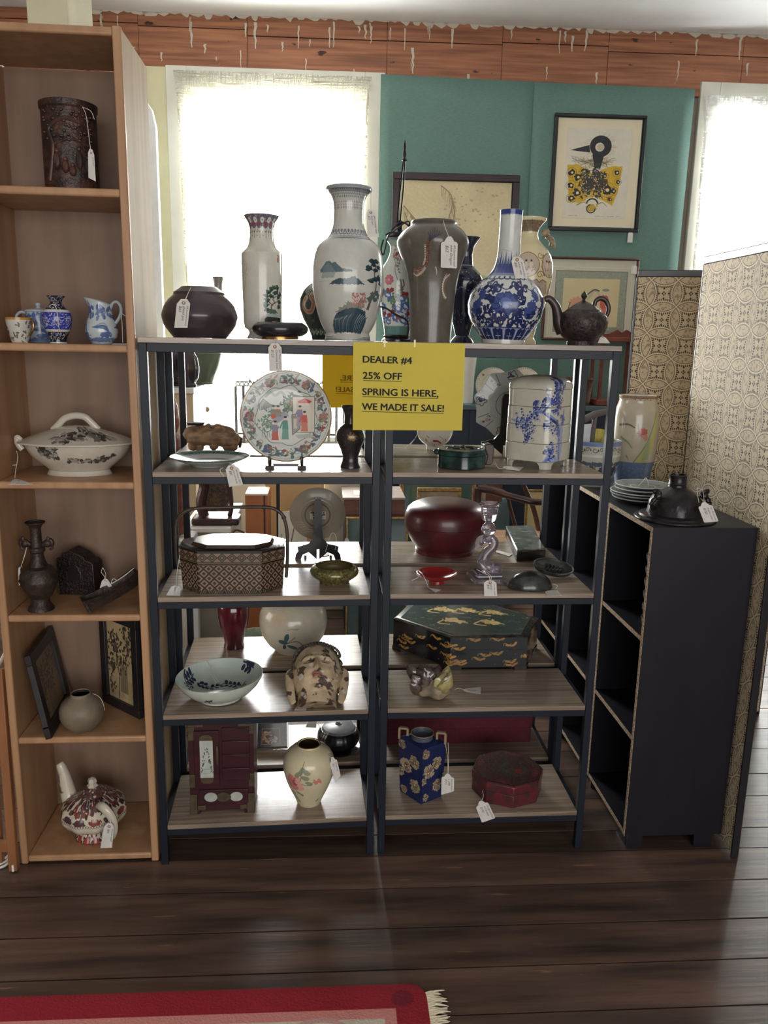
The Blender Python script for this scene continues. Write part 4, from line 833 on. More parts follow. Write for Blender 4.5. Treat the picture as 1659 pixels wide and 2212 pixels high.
def pt(cv):
    c = lambda *a: a
    cv.ring(0, 0, 99, 3, (150, 122, 92)); cv.ring(0, 0, 94, 0.8, (120, 120, 110))
    g = cv.r; cols = [(112, 134, 116), (90, 116, 104), (150, 84, 84), (176, 120, 116), (92, 100, 132), (150, 146, 104), (84, 120, 120), (110, 96, 100)]
    for k in range(30):
        t = 6.283*k/30+g.uniform(-.08, .08); x, y = 81*math.cos(t), 81*math.sin(t)
        if k % 5 == 0: cv.flower(x, y, 10, g.choice([(160, 84, 84), (84, 96, 140), (180, 124, 124)]), (170, 160, 110), 7, 1, (96, 60, 66))
        for _ in range(6): cv.blob(x+g.uniform(-9, 9), y+g.uniform(-9, 9), g.uniform(3, 7), g.uniform(1.6, 3), g.choice(cols), 0.85, g.uniform(0, 3), 0.3)
        cv.ring(x+g.uniform(-5, 5), y+g.uniform(-5, 5), g.uniform(4, 9), 0.9, (104, 110, 100), 0.9, n=10, p0=g.uniform(0, 6), p1=g.uniform(6, 9))
        cv.scroll(x*0.97, y*0.97, 6, (110, 112, 104), g.choice((1, -1)), 1.1, g.uniform(0, 6))
    pts = [(66*(1+0.05*math.sin(7*t))*math.cos(t), 64*(1+0.05*math.cos(9*t))*math.sin(t)-2) for t in np.linspace(0, 6.283, 60)]
    cv.poly(pts, (206, 208, 200)); cv.line(pts+[pts[0]], 1.3, (104, 120, 108))
    cv.poly([(0, -58), (12, -50), (40, -45), (44, -40), (20, -40)], (112, 114, 104)); cv.curve([(-44, -44), (-34, -52), (-24, -46), (-12, -54), (-4, -46)], 6, (170, 176, 168))
    cv.poly([(-62, -22), (-50, -38), (-34, -26), (-16, -22), (-36, -20), (-58, -12)], (150, 150, 142)); cv.line([(-62, -22), (-50, -38), (-34, -26), (-14, -22)], 1, (84, 90, 84))
    for k in range(7): cv.line([(-58+k*5, -24+k*0.8), (-58+k*5, -14)], 0.9, (90, 96, 92))
    for _ in range(70): cv.blob(g.gauss(8, 10), g.gauss(-28, 10), 4, 2, g.choice([(92, 124, 100), (112, 140, 116), (74, 104, 90)]), 0.95, g.uniform(0, 3), 0.3)
    for _ in range(8): cv.blob(g.gauss(8, 10), g.gauss(-30, 10), 2, 2, (176, 84, 72))
    for _ in range(40): cv.blob(g.gauss(-42, 9), g.gauss(14, 9), 4, 1.8, g.choice([(104, 132, 110), (124, 144, 124)]), 0.9, g.uniform(0, 3), 0.3)
    cv.poly([(-32, 2), (0, -12), (6, -2), (-24, 18)], (160, 160, 168)); cv.line([(-32, 2), (0, -12)], 1, (100, 100, 110))
    cv.rect(14, -44, 62, 34, (214, 208, 196)); cv.line([(14, -44), (62, -44), (62, 34), (14, 34), (14, -44)], 1.6, (120, 122, 112)); cv.rect(22, -40, 58, 32, (206, 196, 180)); cv.poly([(24, -34), (40, -41), (56, -34), (52, -30), (26, -30)], (186, 90, 84))
    cv.poly([(12, -4), (28, 0), (30, 26), (14, 40)], (150, 152, 140)); cv.line([(12, -4), (28, -8), (30, 26), (14, 40), (12, -4)], 1.4, (92, 100, 90)); cv.rect(16, 4, 24, 26, (200, 190, 176))
    cv.poly([(20, 40), (54, 36), (58, 46), (26, 48)], (176, 180, 172)); 
    def fig(x, y, h, top, bot):
        cv.poly([(x-5, y), (x+5, y), (x+7, y+h*.5), (x-7, y+h*.5)], top); cv.poly([(x-6, y+h*.45), (x+6, y+h*.45), (x+8, y+h), (x-8, y+h)], bot); cv.blob(x, y-4, 3.6, 4.2, (214, 190, 170)); cv.blob(x, y-7, 3.4, 2.2, (48, 44, 48)); cv.line([(x-6, y+4), (x-11, y+h*.4)], 3, top)
    fig(-24, 18, 34, (132, 128, 148), (186, 92, 78)); fig(-2, 8, 42, (90, 140, 128), (112, 152, 142)); fig(30, -16, 36, (140, 130, 150), (160, 150, 160)); fig(40, -4, 36, (190, 92, 82), (196, 120, 104)); fig(-28, -16, 16, (112, 134, 132), (140, 150, 140)); fig(-18, -16, 16, (150, 120, 110), (140, 140, 130))
    for k in range(6): cv.line([(-52+k*5, 30+k*2), (-50+k*5, 46)], 1.2, (120, 124, 116))
    cv.poly([(-34, -4), (-24, -8), (-22, 2), (-32, 6)], (190, 96, 80))
ps = S(P(618, 1000, 0.09)); c = np.array(P(618, 906, 0.09)); c = np.array([c[0], 0.098, c[2]])
pr = 98.5*S(c); fy = float(H(618, 1013, Z2)[1]); til = math.radians(-12)
o = disc(pr, PLATE).build('famille_rose_plate', mat_img('famille_rose_painting', plate_cv(pt, 4.0), 0.2, coat=0.3), None, c); o.rotation_euler = (til, 0, 0)
tag(o, 'round famille rose plate with courtyard figures standing upright on a dark stand', 'plate')
st_y = float(c[1]); bz = c[2]-pr*math.cos(til)-Z2
def hook_parts(k):
    L_ = []
    for sg_ in (-1, 1):
        x = sg_*34.5*k; q = MB()
        q.prism([(x-0.013, -0.034), (x+0.013, -0.034), (x+0.011, 0.07), (x-0.011, 0.07)], 0.0, 0.010, 0.9, c=(x, 0)); L_.append(('foot', q))
        q = MB(); q.tube(spl([(x, -0.012, 0.008), (x, -0.028, 0.014), (x, -0.033, 0.026), (x, -0.031, 0.038)], 5), 0.0042, 10); L_.append(('hook', q))
        q = MB(); q.tube(spl([(x, 0.01, 0.006), (x, 0.025, 0.05), (x, 0.045, 0.14)], 5), 0.004, 8); L_.append(('upright', q))
    q = MB(); q.box((-34.5*k+0.008, -0.004, 0.004), (34.5*k-0.008, 0.008, 0.012)); L_.append(('cross_bar', q))
    return L_
o.location = (float(c[0]), 0.045+0.055, Z2+0.016+pr*math.cos(til))
easel('plate_stand', 'small dark wooden stand holding up the famille rose plate', (float(c[0]), 0.072, Z2), 0, 0, M_stand, hook_parts(S(P(618, 1000, 0.06))))
def pt(cv):
    cv.rect(-300, 984, 300, 989, (120, 140, 132)); cv.specks(-270, 984, 270, 989, 160, 1.5, [(84, 110, 104), (150, 160, 150)])
def pti(cv):
    cv.ring(0, 0, 76, 9, (110, 132, 124)); cv.ring(0, 0, 70, 1, (60, 76, 84)); cv.ring(0, 0, 81, 1, (60, 76, 84)); cv.ring(0, 0, 50, 5, (120, 136, 134))
    for k in range(60): t = k*0.105; cv.blob(76*math.cos(t), 76*math.sin(t), 3, 2, (70, 92, 96))
    for k in range(40): cv.blob(cv.r.gauss(0, 20), cv.r.gauss(0, 20), 5, 2.5, (130, 144, 150), 0.7, cv.r.uniform(0, 3), 0.4)
def inside_paint(p, paint, bg=(206, 210, 206), res=2.4, name='painted_interior'):
    R = p.R; cv = Cv(-R, R, -R, R, res, bg, 0.03, 8); paint(cv); m = mat_img(name+str(len(_mats)), cv, 0.15, coat=0.4)
    for ch in p.o.children:
        if ch.name.startswith('interior'):
            me = ch.data; me.materials.clear(); me.materials.append(m); uv = me.uv_layers[0].data; rm = R*p.s*1.02; ca, sa = math.cos(p.a0+math.pi/2), math.sin(p.a0+math.pi/2)
            for lp in me.loops:
                v = me.vertices[lp.vertex_index].co; a = v.x*ca+v.y*sa; b = -v.x*sa+v.y*ca; uv[lp.index].uv = (0.5+a/(2*rm), 0.5+b/(2*rm))
p = pot('shallow_plate', 'shallow blue grey bordered plate lying flat in front of the gnarled root vase', 'plate', 454, 1011, Z2, [(1005.5, 39), (1004, 40), (1001, 46), (994, 66), (986.5, 84), (985, 85.5)], None, pt, bg=(196, 204, 200), inside=_mats['porcelain'], th=2, floor_in=0.005, n=64)
inside_paint(p, pti)
price_tag('white price tag hanging over the rail below the shallow plate', [(486, 1007), (511.5, 1004), (525, 1046), (495, 1052)], -0.030, string=[[(496, 1000, -0.005), (500, 1003, -0.024), ()], [(482, 1010, -0.024), (475, 1016, -0.03), (484, 1029, -0.032)]], text=[('#4 Chinese 19th c', 0.22, 0.22), ('plate with border', 0.44, 0.22), ('$85', 0.75, 0.28)])
def lumpy(q, amp, sc, seed=0.0):
    from mathutils import noise
    for i, v in enumerate(q.V):
        w = Vector(v); n = noise.noise_vector(w*sc+Vector((seed, seed*2, 0)))+0.5*noise.noise_vector(w*sc*2.3+Vector((seed, 0, 5)))
        q.V[i] = tuple(w+n*amp)
    return q
# gnarled root vase
c = np.array(H(458, 974, Z2)); c[1] = 0.395; c[0] = P(458, 940, 0.395)[0]; s_ = S(c); M_root = mat('root_glaze', (160, 128, 94), (92, 70, 54), 34, (1, 1, 2.4), 0.55, bump=0.9, bsc=70, bst=(1, 1, 2.5), lo=0.3, hi=0.7)
q = MB(); q.tube(spl([(-54*s_, 0, 26*s_), (-44*s_, 0, 30*s_), (-20*s_, 0, 33*s_), (0, 0.004, 33*s_), (20*s_, 0, 33*s_), (42*s_, 0, 26*s_), (58*s_, 0, 18*s_)], 8), [v*s_ for v in np.interp(range(49), (0, 4, 10, 24, 36, 44, 48), (8, 21, 25, 25, 25, 17, 11))], 28, flat=0.9)
for x, z in ((-40, 6), (-28, 5), (34, 6), (44, 5), (4, 8)): q.ball((x*s_, -0.008, (z+6)*s_), (10*s_, 10*s_, 13*s_), 12, 8)
for x, z, r in ((-50, 34, 9), (14, 50, 9), (26, 46, 10), (34, 40, 8), (10, 24, 11), (-6, 50, 8), (40, 32, 10)): q.ball((x*s_, -0.012, z*s_), r*s_*1.15, 12, 8)
lumpy(q, 0.004, 42)
rv = q.build('root_vase', M_root, None, c, sub=0); tag(rv, 'gnarled brown tree root shaped vase behind the shallow plate', 'vase')
zb = min(v.co.z for v in rv.data.vertices); rv.location.z = Z2-zb
q = MB(); q.tube([(-34*s_, 0, 55*s_), (-34*s_, 0, 60*s_)], [16*s_, 19*s_], 20, flat=0.7); lumpy(q, 0.002, 60); q.build('opening', mat('dark_hollow', (24, 20, 18), rough=0.9), rv)
q = MB(); q.tube([(58*s_, 0, 18*s_), (63*s_, 0, 17*s_)], [11.5*s_, 11*s_], 16); q.build('cut_end', mat('dark_cut_end', (58, 44, 36), rough=0.8), rv)
def pt(cv):
    cv.blob(2, 942, 9, 8, (112, 86, 54), 0.9, 0, 0.7)
    for k in range(22): x, y = cv.r.uniform(-60, 60), cv.r.uniform(935, 1000); a = cv.r.uniform(-2, -1); cv.line([(x, y), (x+14*math.cos(a), y+14*math.sin(a))], 0.9, (96, 84, 66), 0.8)
    for k in range(60): cv.blob(cv.r.uniform(-100, 100), cv.r.uniform(925, 1010), 1.6, 1, (100, 92, 78), 0.6)
    cv.rect(-200, 915, 200, 917.5, (70, 62, 58))
pot('bronze_vase', 'dark patinated bronze vase with gold flower beside the yellow sign', 'vase', 757, 1013, Z2, [(1011, 21.5), (1007, 21.5), (1000, 18.5), (988, 16.5), (972, 21.5), (952, 31), (943, 32.2), (932, 29.5), (922, 21.5), (917, 16), (916, 14.5), (904, 13.6), (893, 14.5), (885, 18.5), (880, 21), (878.5, 21)], None, pt, bg=(48, 44, 46), mottle=0.3, rough=0.32, metal=0.35, inside=_mats['dark_inside'])
# green stone box
M_jade = mat('dark_green_stone', (24, 40, 42), (52, 84, 76), 26, rough=0.22, lo=0.45, hi=0.8, coat=0.3, det=8)
h = np.array(H(1003, 1015.5, Z2)); s_ = S(h); R_ = 53*s_; c = h+np.array([0, R_*0.9, 0]); jb = thing('stone_box', 'round dark green stone box with carved lid and brown bracket', 'box', c); zz = lambda y: float(P(1003, y, float(h[1]))[2]-Z2)
lob = lambda t, z: 1+0.035*math.cos(5*t+1.2)
MB().lathe([(R_*0.96, 0.0), (R_, 0.003), (R_*0.985, 0.016), (R_*0.985, zz(988)), (R_*0.93, zz(987))], 64, rfun=lob).build('box_body', M_jade, jb)
ld = MB().lathe([(R_*0.95, zz(987.5)), (R_*1.03, zz(986.5)), (R_*1.04, zz(979)), (R_*0.98, zz(975)), (R_*0.72, zz(973.5)), (R_*0.70, zz(975)), (R_*0.64, zz(975)), (R_*0.62, zz(973)), (0.0005, zz(972.5))], 64, rfun=lob).build('lid', M_jade, jb)
q = MB()
for k in range(7): t = k*0.9; q.tube(spl([(R_*0.1*math.cos(t), R_*0.1*math.sin(t), zz(972.4)), (R_*0.3*math.cos(t+0.6), R_*0.3*math.sin(t+0.6), zz(972.2)), (R_*0.55*math.cos(t+0.3), R_*0.55*math.sin(t+0.3), zz(972.6))], 5), 0.0022, 6)
q.build('carved_scrolls', M_jade, ld)
MB().ball((-R_*1.03, -0.006, zz(982)), (0.012, 0.014, 0.009), 14, 8).build('knob', M_jade, jb)
q = MB(); gx = lambda px: float(P(px, 990, float(h[1]))[0]-c[0]); w_ = 0.024
pl = [(gx(1053), zz(966)), (gx(1066), zz(963)), (gx(1074), zz(967)), (gx(1075), zz(978)), (gx(1074), zz(1004)), (gx(1070), zz(1010)), (gx(1057), zz(1011)), (gx(1061), zz(990)), (gx(1055), zz(975))]
q.prism(pl, -0.012, 0.03, axis='y'); bevel(q.build('bracket', mat('brown_carved_wood', (66, 52, 44), rough=0.4), jb), 0.003)
price_tag('white price tag lying beside the green stone box', [(1086, 1007), (1088, 1013), (1122, 1017), (1131, 1009)], z=Z2, string=[(1070, 1000, 0.06), (1078, 1012, 0.03), ()])
# tiered blue and white box
def pt(cv):
    B, D, L_ = (66, 82, 148), (38, 48, 104), (120, 136, 180)
    g = cv.r
    cv.curve([(62, 1010), (58, 960), (56, 930), (50, 912), (34, 900), (20, 892), (2, 886), (-20, 893), (-40, 910), (-78, 906)], 9, L_, 0.85, 4); cv.curve([(62, 1010), (58, 950), (54, 925), (44, 908), (20, 894)], 14, L_, 0.55, 6); cv.curve([(48, 912), (30, 902), (12, 890)], 7, D, 0.8, 3); cv.curve([(8, 886), (26, 866), (44, 846), (56, 816)], 5, B, 0.9, 2); cv.curve([(60, 925), (74, 905), (78, 884)], 8, L_, 0.7)
    cv.curve([(64, 1008), (60, 960), (58, 925)], 4, B, 0.7); cv.curve([(4, 1008), (18, 988), (30, 966), (36, 950)], 10, L_, 0.7, 4); cv.blob(26, 988, 14, 7, B, 0.85, -0.6, 0.4); cv.blob(46, 992, 20, 10, (150, 164, 196), 0.7, 0, 0.4); cv.blob(68, 940, 9, 40, (150, 162, 194), 0.6, 0, 0.4)
    def spray(x, y, n, sp):
        for _ in range(n): u, v = g.gauss(x, sp), g.gauss(y, sp); cv.blob(u, v, 2.4, 1.8, g.choice([D, B]), 1, 0, 0.2); cv.ring(u+2, v+2, 3.5, 0.8, B, 0.8, n=8, p0=g.uniform(0, 6), p1=g.uniform(6, 10))
    for x, y, n, sp in ((-10, 876, 34, 9), (-54, 906, 26, 8), (-30, 906, 26, 9), (-30, 930, 20, 7), (-32, 942, 10, 4), (24, 862, 30, 9), (40, 848, 40, 10), (52, 828, 50, 11), (44, 880, 20, 8), (20, 908, 20, 7), (44, 920, 20, 7), (72, 905, 20, 7), (28, 966, 24, 9), (50, 866, 18, 8), (66, 824, 24, 8)): spray(x, y, n, sp)
h = np.array(H(1172, 1015, Z2)); s_ = S(h); c = h+np.array([0.004, 0.086, 0]); YT = float(c[1])
tb = thing('tiered_box', 'white porcelain tiered box with blue plum tree and domed lid', 'tiered box', c); zz = lambda y: float(P(1172, y, YT)[2]-P(1172, 1008, YT)[2])
sq = lambda t, z: 1/((abs(math.cos(t+2.30))**4.2+abs(math.sin(t+2.30))**4.2)**(1/4.2))
a0 = math.atan2(C0[1]-c[1], C0[0]-c[0]); cv = Cv(-235, 235, 805, 1015, 2.2, (190, 188, 174), 0.05, 4); pt(cv); M_jub = mat_img('tiered_box_painting', cv, 0.2, coat=0.4)
vf = lambda z: min(.999, max(.001, (z-zz(1015))/(zz(805)-zz(1015)))); ht = [992, 954.5, 916, 878, 841]; s_ = S(c)
ra = 57.5*s_
for i in range(4):
    r = ra*(1.015-0.015*i*0.7); za, zb = zz(ht[i]), zz(ht[i+1])
    MB().lathe([(r*0.97, za), (r, za+0.002), (r, zb-0.002), (r*0.985, zb-0.0004)], 72, a0, vf, rfun=sq).build('tier', M_jub, tb)
r = ra*0.985
MB().lathe([(r*0.98, zz(841)), (r*1.015, zz(840.5)), (r*1.015, zz(833)), (r*0.97, zz(827)), (r*0.82, zz(820)), (r*0.55, zz(814.5)), (r*0.25, zz(812)), (0.0005, zz(811.5))], 72, a0, vf, rfun=sq).build('lid', M_jub, tb)
for k in range(4):
    t = -2.30+math.pi/4+math.pi/2*k; q = MB(); d_ = np.array([math.cos(t), math.sin(t)]); n_ = np.array([-d_[1], d_[0]]); rows = []
    for z, wd_, off in ((0.0, 0.018, 1.06), (0.004, 0.019, 1.07), (0.012, 0.020, 1.07), (0.020, 0.026, 1.075), (zz(991), 0.042, 1.085)):
        row = []
        for u, v in ((-1, -0.55), (-0.5, 0.0), (0, 0.12), (0.5, 0.0), (1, -0.55), (0.5, -0.5), (0, -0.38), (-0.5, -0.5)):
            p_ = d_*(ra*off*1.03+v*wd_*0.75)+n_*u*wd_; row.append((p_[0], p_[1], z))
        rows.append(row)
    q.grid(rows, None, True); q.face(tuple(range(8))[::-1]); q.build('foot', mat('porcelain_foot', (190, 188, 174), rough=0.2, coat=0.4), tb)
# octagonal plate from behind on its stand, rear unit
def oct_(t, z): k = math.pi/4; a = (t+0.2) % k-k/2; return math.cos(k/2)/math.cos(a)*(1.0+0.02*math.cos(8*(t+0.2)))
def pt(cv):
    B = (62, 66, 96)
    cv.ring(0, 0, 36, 1.5, B); cv.ring(0, 0, 62, 1, (170, 172, 166))
    for k in range(4):
        t = k*1.5708+0.1; x, y = 80*math.cos(t), 80*math.sin(t)
        pts = [(x+(13+2.5*math.cos(5*a))*math.cos(a), y+(13+2.5*math.cos(5*a))*math.sin(a)) for a in np.linspace(0, 6.283, 30)]; cv.line(pts, 1.7, B)
        for _ in range(9): cv.blob(x+cv.r.gauss(0, 3.5), y+cv.r.gauss(0, 3.5), 4, 2, cv.r.choice([B, (60, 60, 110), (130, 80, 80)]), 0.9, cv.r.uniform(0, 3), 0.3)
        for dx in (-0.27, 0.27):
            t2 = t+0.785+dx*0.8; cv.line([(62*math.cos(t2), 62*math.sin(t2)), (92*math.cos(t2), 92*math.sin(t2))], 1.6, B)
        t2 = t+0.785; cv.flower(84*math.cos(t2), 84*math.sin(t2), 4, (150, 70, 64)); cv.scroll(72*math.cos(t2), 72*math.sin(t2), 6, B, 1, 1.6); cv.scroll(66*math.cos(t2+.1), 66*math.sin(t2+.1), 4, B, -1, 1.5)
BACK = [(0.001, 0.03), (0.55, 0.03), (0.56, 0.0), (0.60, 0.0), (0.63, 0.02), (0.72, 0.06), (0.985, 0.14), (1.0, 0.15), (0.99, 0.165), (0.70, 0.08), (0.62, 0.05), (0.001, 0.05)]
c = np.array(P(1099, 874, 0.43)); r = 76*S(c); op = disc(r, BACK, 96, oct_).build('octagonal_plate', mat_img('octagonal_plate_painting', plate_cv(pt, 3.0, (176, 180, 174)), 0.25, coat=0.3), None, c)
op.rotation_euler = (math.radians(10), 0, math.radians(10)); tag(op, 'octagonal grey white plate with blue panels on the rear unit, turned away', 'plate')
def back_easel(label, px, py0, yfoot, Y, sx_=1.0, ph=0.12, rz=0.0, zs=Z2):
    t = thing('plate_stand', label, 'plate stand', (float(P(px, yfoot, Y)[0]), Y, zs), rz); k = S(P(px, yfoot, Y)); q = MB()
    L_ = [(-54, 0), (-40, 0), (-36, 10), (-22, 16), (-8, 4), (-3, 0), (-3, 22), (3, 22), (3, 0), (8, 4), (22, 16), (36, 10), (40, 0), (54, 0), (52, 10), (46, 18), (48, 28), (22, 34), (12, 46), (9, 70), (9, ph*0.92), (5, ph), (-5, ph), (-9, ph*0.92), (-9, 70), (-12, 46), (-22, 34), (-48, 28), (-46, 18), (-52, 10)]
    q.prism([(a*k*sx_, b*k) for a, b in L_], -0.004, 0.004, axis='y'); q.build('back_board', M_wood_bl, t)
    for s_ in (-1, 1): q = MB(); q.box((s_*30*k*sx_-0.004, 0.003, 0.0), (s_*30*k*sx_+0.004, 0.05, 0.012)); q.build('arm', M_wood_bl, t)
    return t
t_ = back_easel('black stand on the rear unit holding up the octagonal plate', 1088, 0, 985, 0.385, 1.1, 130, math.radians(10))
c2 = t_.location; k = S(np.array(c2)); op.location = (float(c[0]), 0.44, float(c[2]))
def pt(cv):
    cv.curve([(-2, 949), (10, 950), (22, 955)], 5, (150, 60, 48), 1, 2.5)
    for k in range(-3, 4):
        X = k*80; cv.curve([(X+10, 938), (X+24, 946), (X+26, 954)], 1.2, (150, 140, 90)); cv.blob(X-24, 948, 3, 4, (150, 146, 104)); cv.curve([(X-20, 938), (X-14, 942)], 1.3, (110, 84, 66)); cv.curve([(X-8, 956), (X-2, 962), (X+2, 958)], 1.4, (140, 80, 66)); cv.curve([(X+30, 945), (X+40, 952)], 1.5, (150, 70, 56))
pot('footed_bowl', 'white bowl with red painted strokes on the rear unit below the yellow sign', 'bowl', 938, 972, Z2, [(970, 18), (964, 17.5), (961, 19), (956, 27), (948, 34), (938, 38), (920, 41), (905, 43)], None, pt, bg=(202, 198, 186), inside=_mats['porcelain'])
price_tag('thin white price tag propped beside the red stroke bowl on the rear unit', [(899, 944), (902, 940), (880, 971), (876, 968)], 0.45, string=[(905, 925, 0.46), (901, 938, 0.452), ()], eye=False)

# ---------------------------------------------------------------- third tier
cv = Cv(0, 100, 0, 40, 8, (134, 112, 92), 0.15, 9)
for i in range(-1, 13):
    for j in range(-1, 6):
        x, y = i*8.4+(4.2 if j % 2 else 0), j*6.6+6
        for r, w_ in ((6.3, 1.5),): cv.line([(x-r*0.68, y), (x, y-r), (x+r*0.68, y), (x, y+r), (x-r*0.68, y)], w_, (42, 28, 26))
        cv.poly([(x-1.7, y), (x, y-2.5), (x+1.7, y), (x, y+2.5)], (52, 34, 30))
cv.rect(0, 0, 100, 2.0, (40, 32, 28)); cv.line([(0, 1), (100, 1)], 0.4, (150, 120, 76))
cv.rect(0, 35.5, 100, 40, (34, 28, 26))
for k in range(60): cv.line([(k*1.8, 36), (k*1.8+(1.5 if (k//4) % 2 else -1.5), 39.6)], 0.35, (150, 130, 96))
M_bask = mat_img('diamond_weave', cv, 0.4)
cv = Cv(0, 100, 0, 10, 8, (126, 104, 84), 0.15, 10)
for i in range(0, 13):
    x = i*8.4+4
    for r in (3.6, 1.8): cv.line([(x-r*1.1, 4.6), (x, 4.6-r), (x+r*1.1, 4.6), (x, 4.6+r), (x-r*1.1, 4.6)], 0.8, (40, 26, 24))
for y in (0.5, 8.6, 9.6): cv.line([(0, y), (100, y)], 0.7, (38, 30, 26))
for k in range(100): cv.line([(k, 8.9), (k+0.6, 9.4)], 0.3, (150, 126, 80))
M_baskl = mat_img('lid_weave', cv, 0.4)
fy = float(H(500, 1283, Z3)[1]); zt_ = float(P(500, 1186, fy)[2]); ry = float(H(500, 1151, zt_)[1]); xl, xr = float(P(389, 1230, fy+0.05)[0]), float(P(612, 1230, fy+0.05)[0])
c = np.array([(xl+xr)/2, (fy+ry)/2, Z3]); hx, hy = (xr-xl)/2, (ry-fy)/2; cx_ = hx*0.60; cy_ = hy*0.42; Ht = zt_-Z3
octp = lambda k: [(-cx_*k, -hy*k), (cx_*k, -hy*k), (hx*k, -cy_*k), (hx*k, cy_*k), (cx_*k, hy*k), (-cx_*k, hy*k), (-hx*k, cy_*k), (-hx*k, -cy_*k)]
bk_ = thing('lidded_basket', 'octagonal dark basketwork box with diamond weave and tall hoop handle', 'basket', c)
def octwall(za, zb, ka, kb, m, nm, par, capm=None):
    q = MB(); A, B = octp(ka), octp(kb); u = 0.0
    for i in range(8):
        j = (i+1) % 8; L_ = math.hypot(A[j][0]-A[i][0], A[j][1]-A[i][1])/0.34; n = len(q.V); q.V += [(*A[i], za), (*A[j], za), (*B[j], zb), (*B[i], zb)]
        q.face((n, n+1, n+2, n+3), ((u, 0), (u+L_, 0), (u+L_, 1), (u, 1))); u += L_
    n = len(q.V); q.V += [(*p_, za) for p_ in A]+[(*p_, zb) for p_ in B]; q.face(tuple(n+7-i for i in range(8)), ((0.01, 0.9),)*8); q.face(tuple(n+8+i for i in range(8)), ((0.01, 0.9),)*8)
    o = q.build(nm, m, par); 
    for nn_ in m.node_tree.nodes:
        if nn_.type == 'TEX_IMAGE': nn_.extension = 'REPEAT'
    return o
M_blkl = mat('black_lacquer', (30, 24, 22), rough=0.25, coat=0.4)
octwall(0.0, Ht*0.66, 0.97, 1.0, M_bask, 'basket_body', bk_)
bl = octwall(Ht*0.67, Ht*0.92, 1.012, 1.012, M_baskl, 'lid', bk_)
q = MB(); q.prism(octp(1.03), Ht*0.92, Ht*0.955, 1.0); q.prism(octp(1.02), Ht*0.955, Ht*0.97, 0.96); bevel(q.build('lid_rim', M_blkl, bl), 0.001)
q = MB(); q.prism(octp(0.80), Ht*0.965, Ht*1.035, 0.93); bevel(q.build('raised_panel', mat('worn_lacquer_top', (70, 54, 44), (48, 36, 32), 24, rough=0.25, coat=0.5), bl), 0.001)
q = MB()
for k in (0.655,): q.prism(octp(1.02), Ht*0.655, Ht*0.68, 1.0)
q.build('rim_band', M_blkl, bk_)
g = lambda px, py: (float(P(px, py, c[1])[0]-c[0]), 0.0, float(P(px, py, c[1])[2]-Z3))
hp = spl([(-hx*1.04, 0, 0.05), g(383, 1215), g(380, 1160), g(381, 1128), g(393, 1109), g(420, 1098.5), g(480, 1096), g(571, 1095.5), g(598, 1102), g(613, 1118), g(620, 1150), g(621, 1200), (hx*1.04, 0, 0.02)], 7)
ha = MB().tube(hp, 0.0052, 12).build('handle', mat('dark_bamboo', (54, 46, 42), (80, 68, 58), 14, rough=0.3), bk_)
q = MB()
for i in (14, 22, 33, 49, 63): a, b = np.array(hp[i]), np.array(hp[i+1]); q.tube([a+(b-a)*t for t in (-0.6, 0, 0.6)], [0.0064, 0.0074, 0.0064], 12)
q.build('handle_binding', mat('rattan_binding', (66, 54, 46), rough=0.5), ha)
price_tag('white price tag lying before the octagonal basketwork box', [(372, 1264), (391, 1268), (389, 1287), (359, 1286)], z=Z3, string=[(388, 1200, -0.0), (382, 1240, 0.0), ()], text=[('#4', 0.3, 0.28), ('basket', 0.6, 0.3)])
def pt(cv):
    for k in range(700): cv.blob(cv.r.uniform(-160, 160), cv.r.uniform(1222, 1260), 2.2, 1.2, cv.r.choice([(146, 136, 84), (82, 78, 50), (120, 112, 70), (64, 62, 44)]), 0.7, cv.r.uniform(-.5, .5), 0.4)
pot('censer_bowl', 'small gold and green speckled bowl with inturned rim beside the basketwork box', 'bowl', 722, 1266, Z3, [(1258, 31.6), (1254, 33), (1251, 36), (1246, 44), (1240, 51), (1234, 52.5), (1228, 50.5), (1224, 45.5), (1222.8, 42)], None, pt, bg=(110, 102, 62), mottle=0.2, rough=0.25, metal=0.3, inside=mat('olive_inside', (110, 96, 62), rough=0.3), th=2.5)
M_red = mat('red_lacquer', (150, 40, 40), (136, 34, 36), 8, rough=0.18, coat=0.6)
p = pot('footed_dish', 'small bright red lacquer dish on a short foot', 'dish', 943, 1263, Z3, [(1258, 17.5), (1253, 17), (1250, 21), (1246.5, 33), (1241, 41), (1237, 44)], M_red, inside=M_red, th=2.2, floor_in=0.011)
price_tag('white price tag lying in front of the red footed dish', [(918, 1265), (925, 1270), (953, 1277), (945, 1282)][:2]+[(953, 1274), (941, 1280)], z=Z3, string=[(912, 1239, 0.07), (919, 1252, 0.05), ()])
MB().tube(spl([tuple(P(*q_)-p.c) for q_ in ((900, 1240, 0.08), (904, 1246, 0.06), (898, 1250, 0.055), (889, 1254, 0.05))], 5), 0.0009, 6).build('string', M_str, p.o)
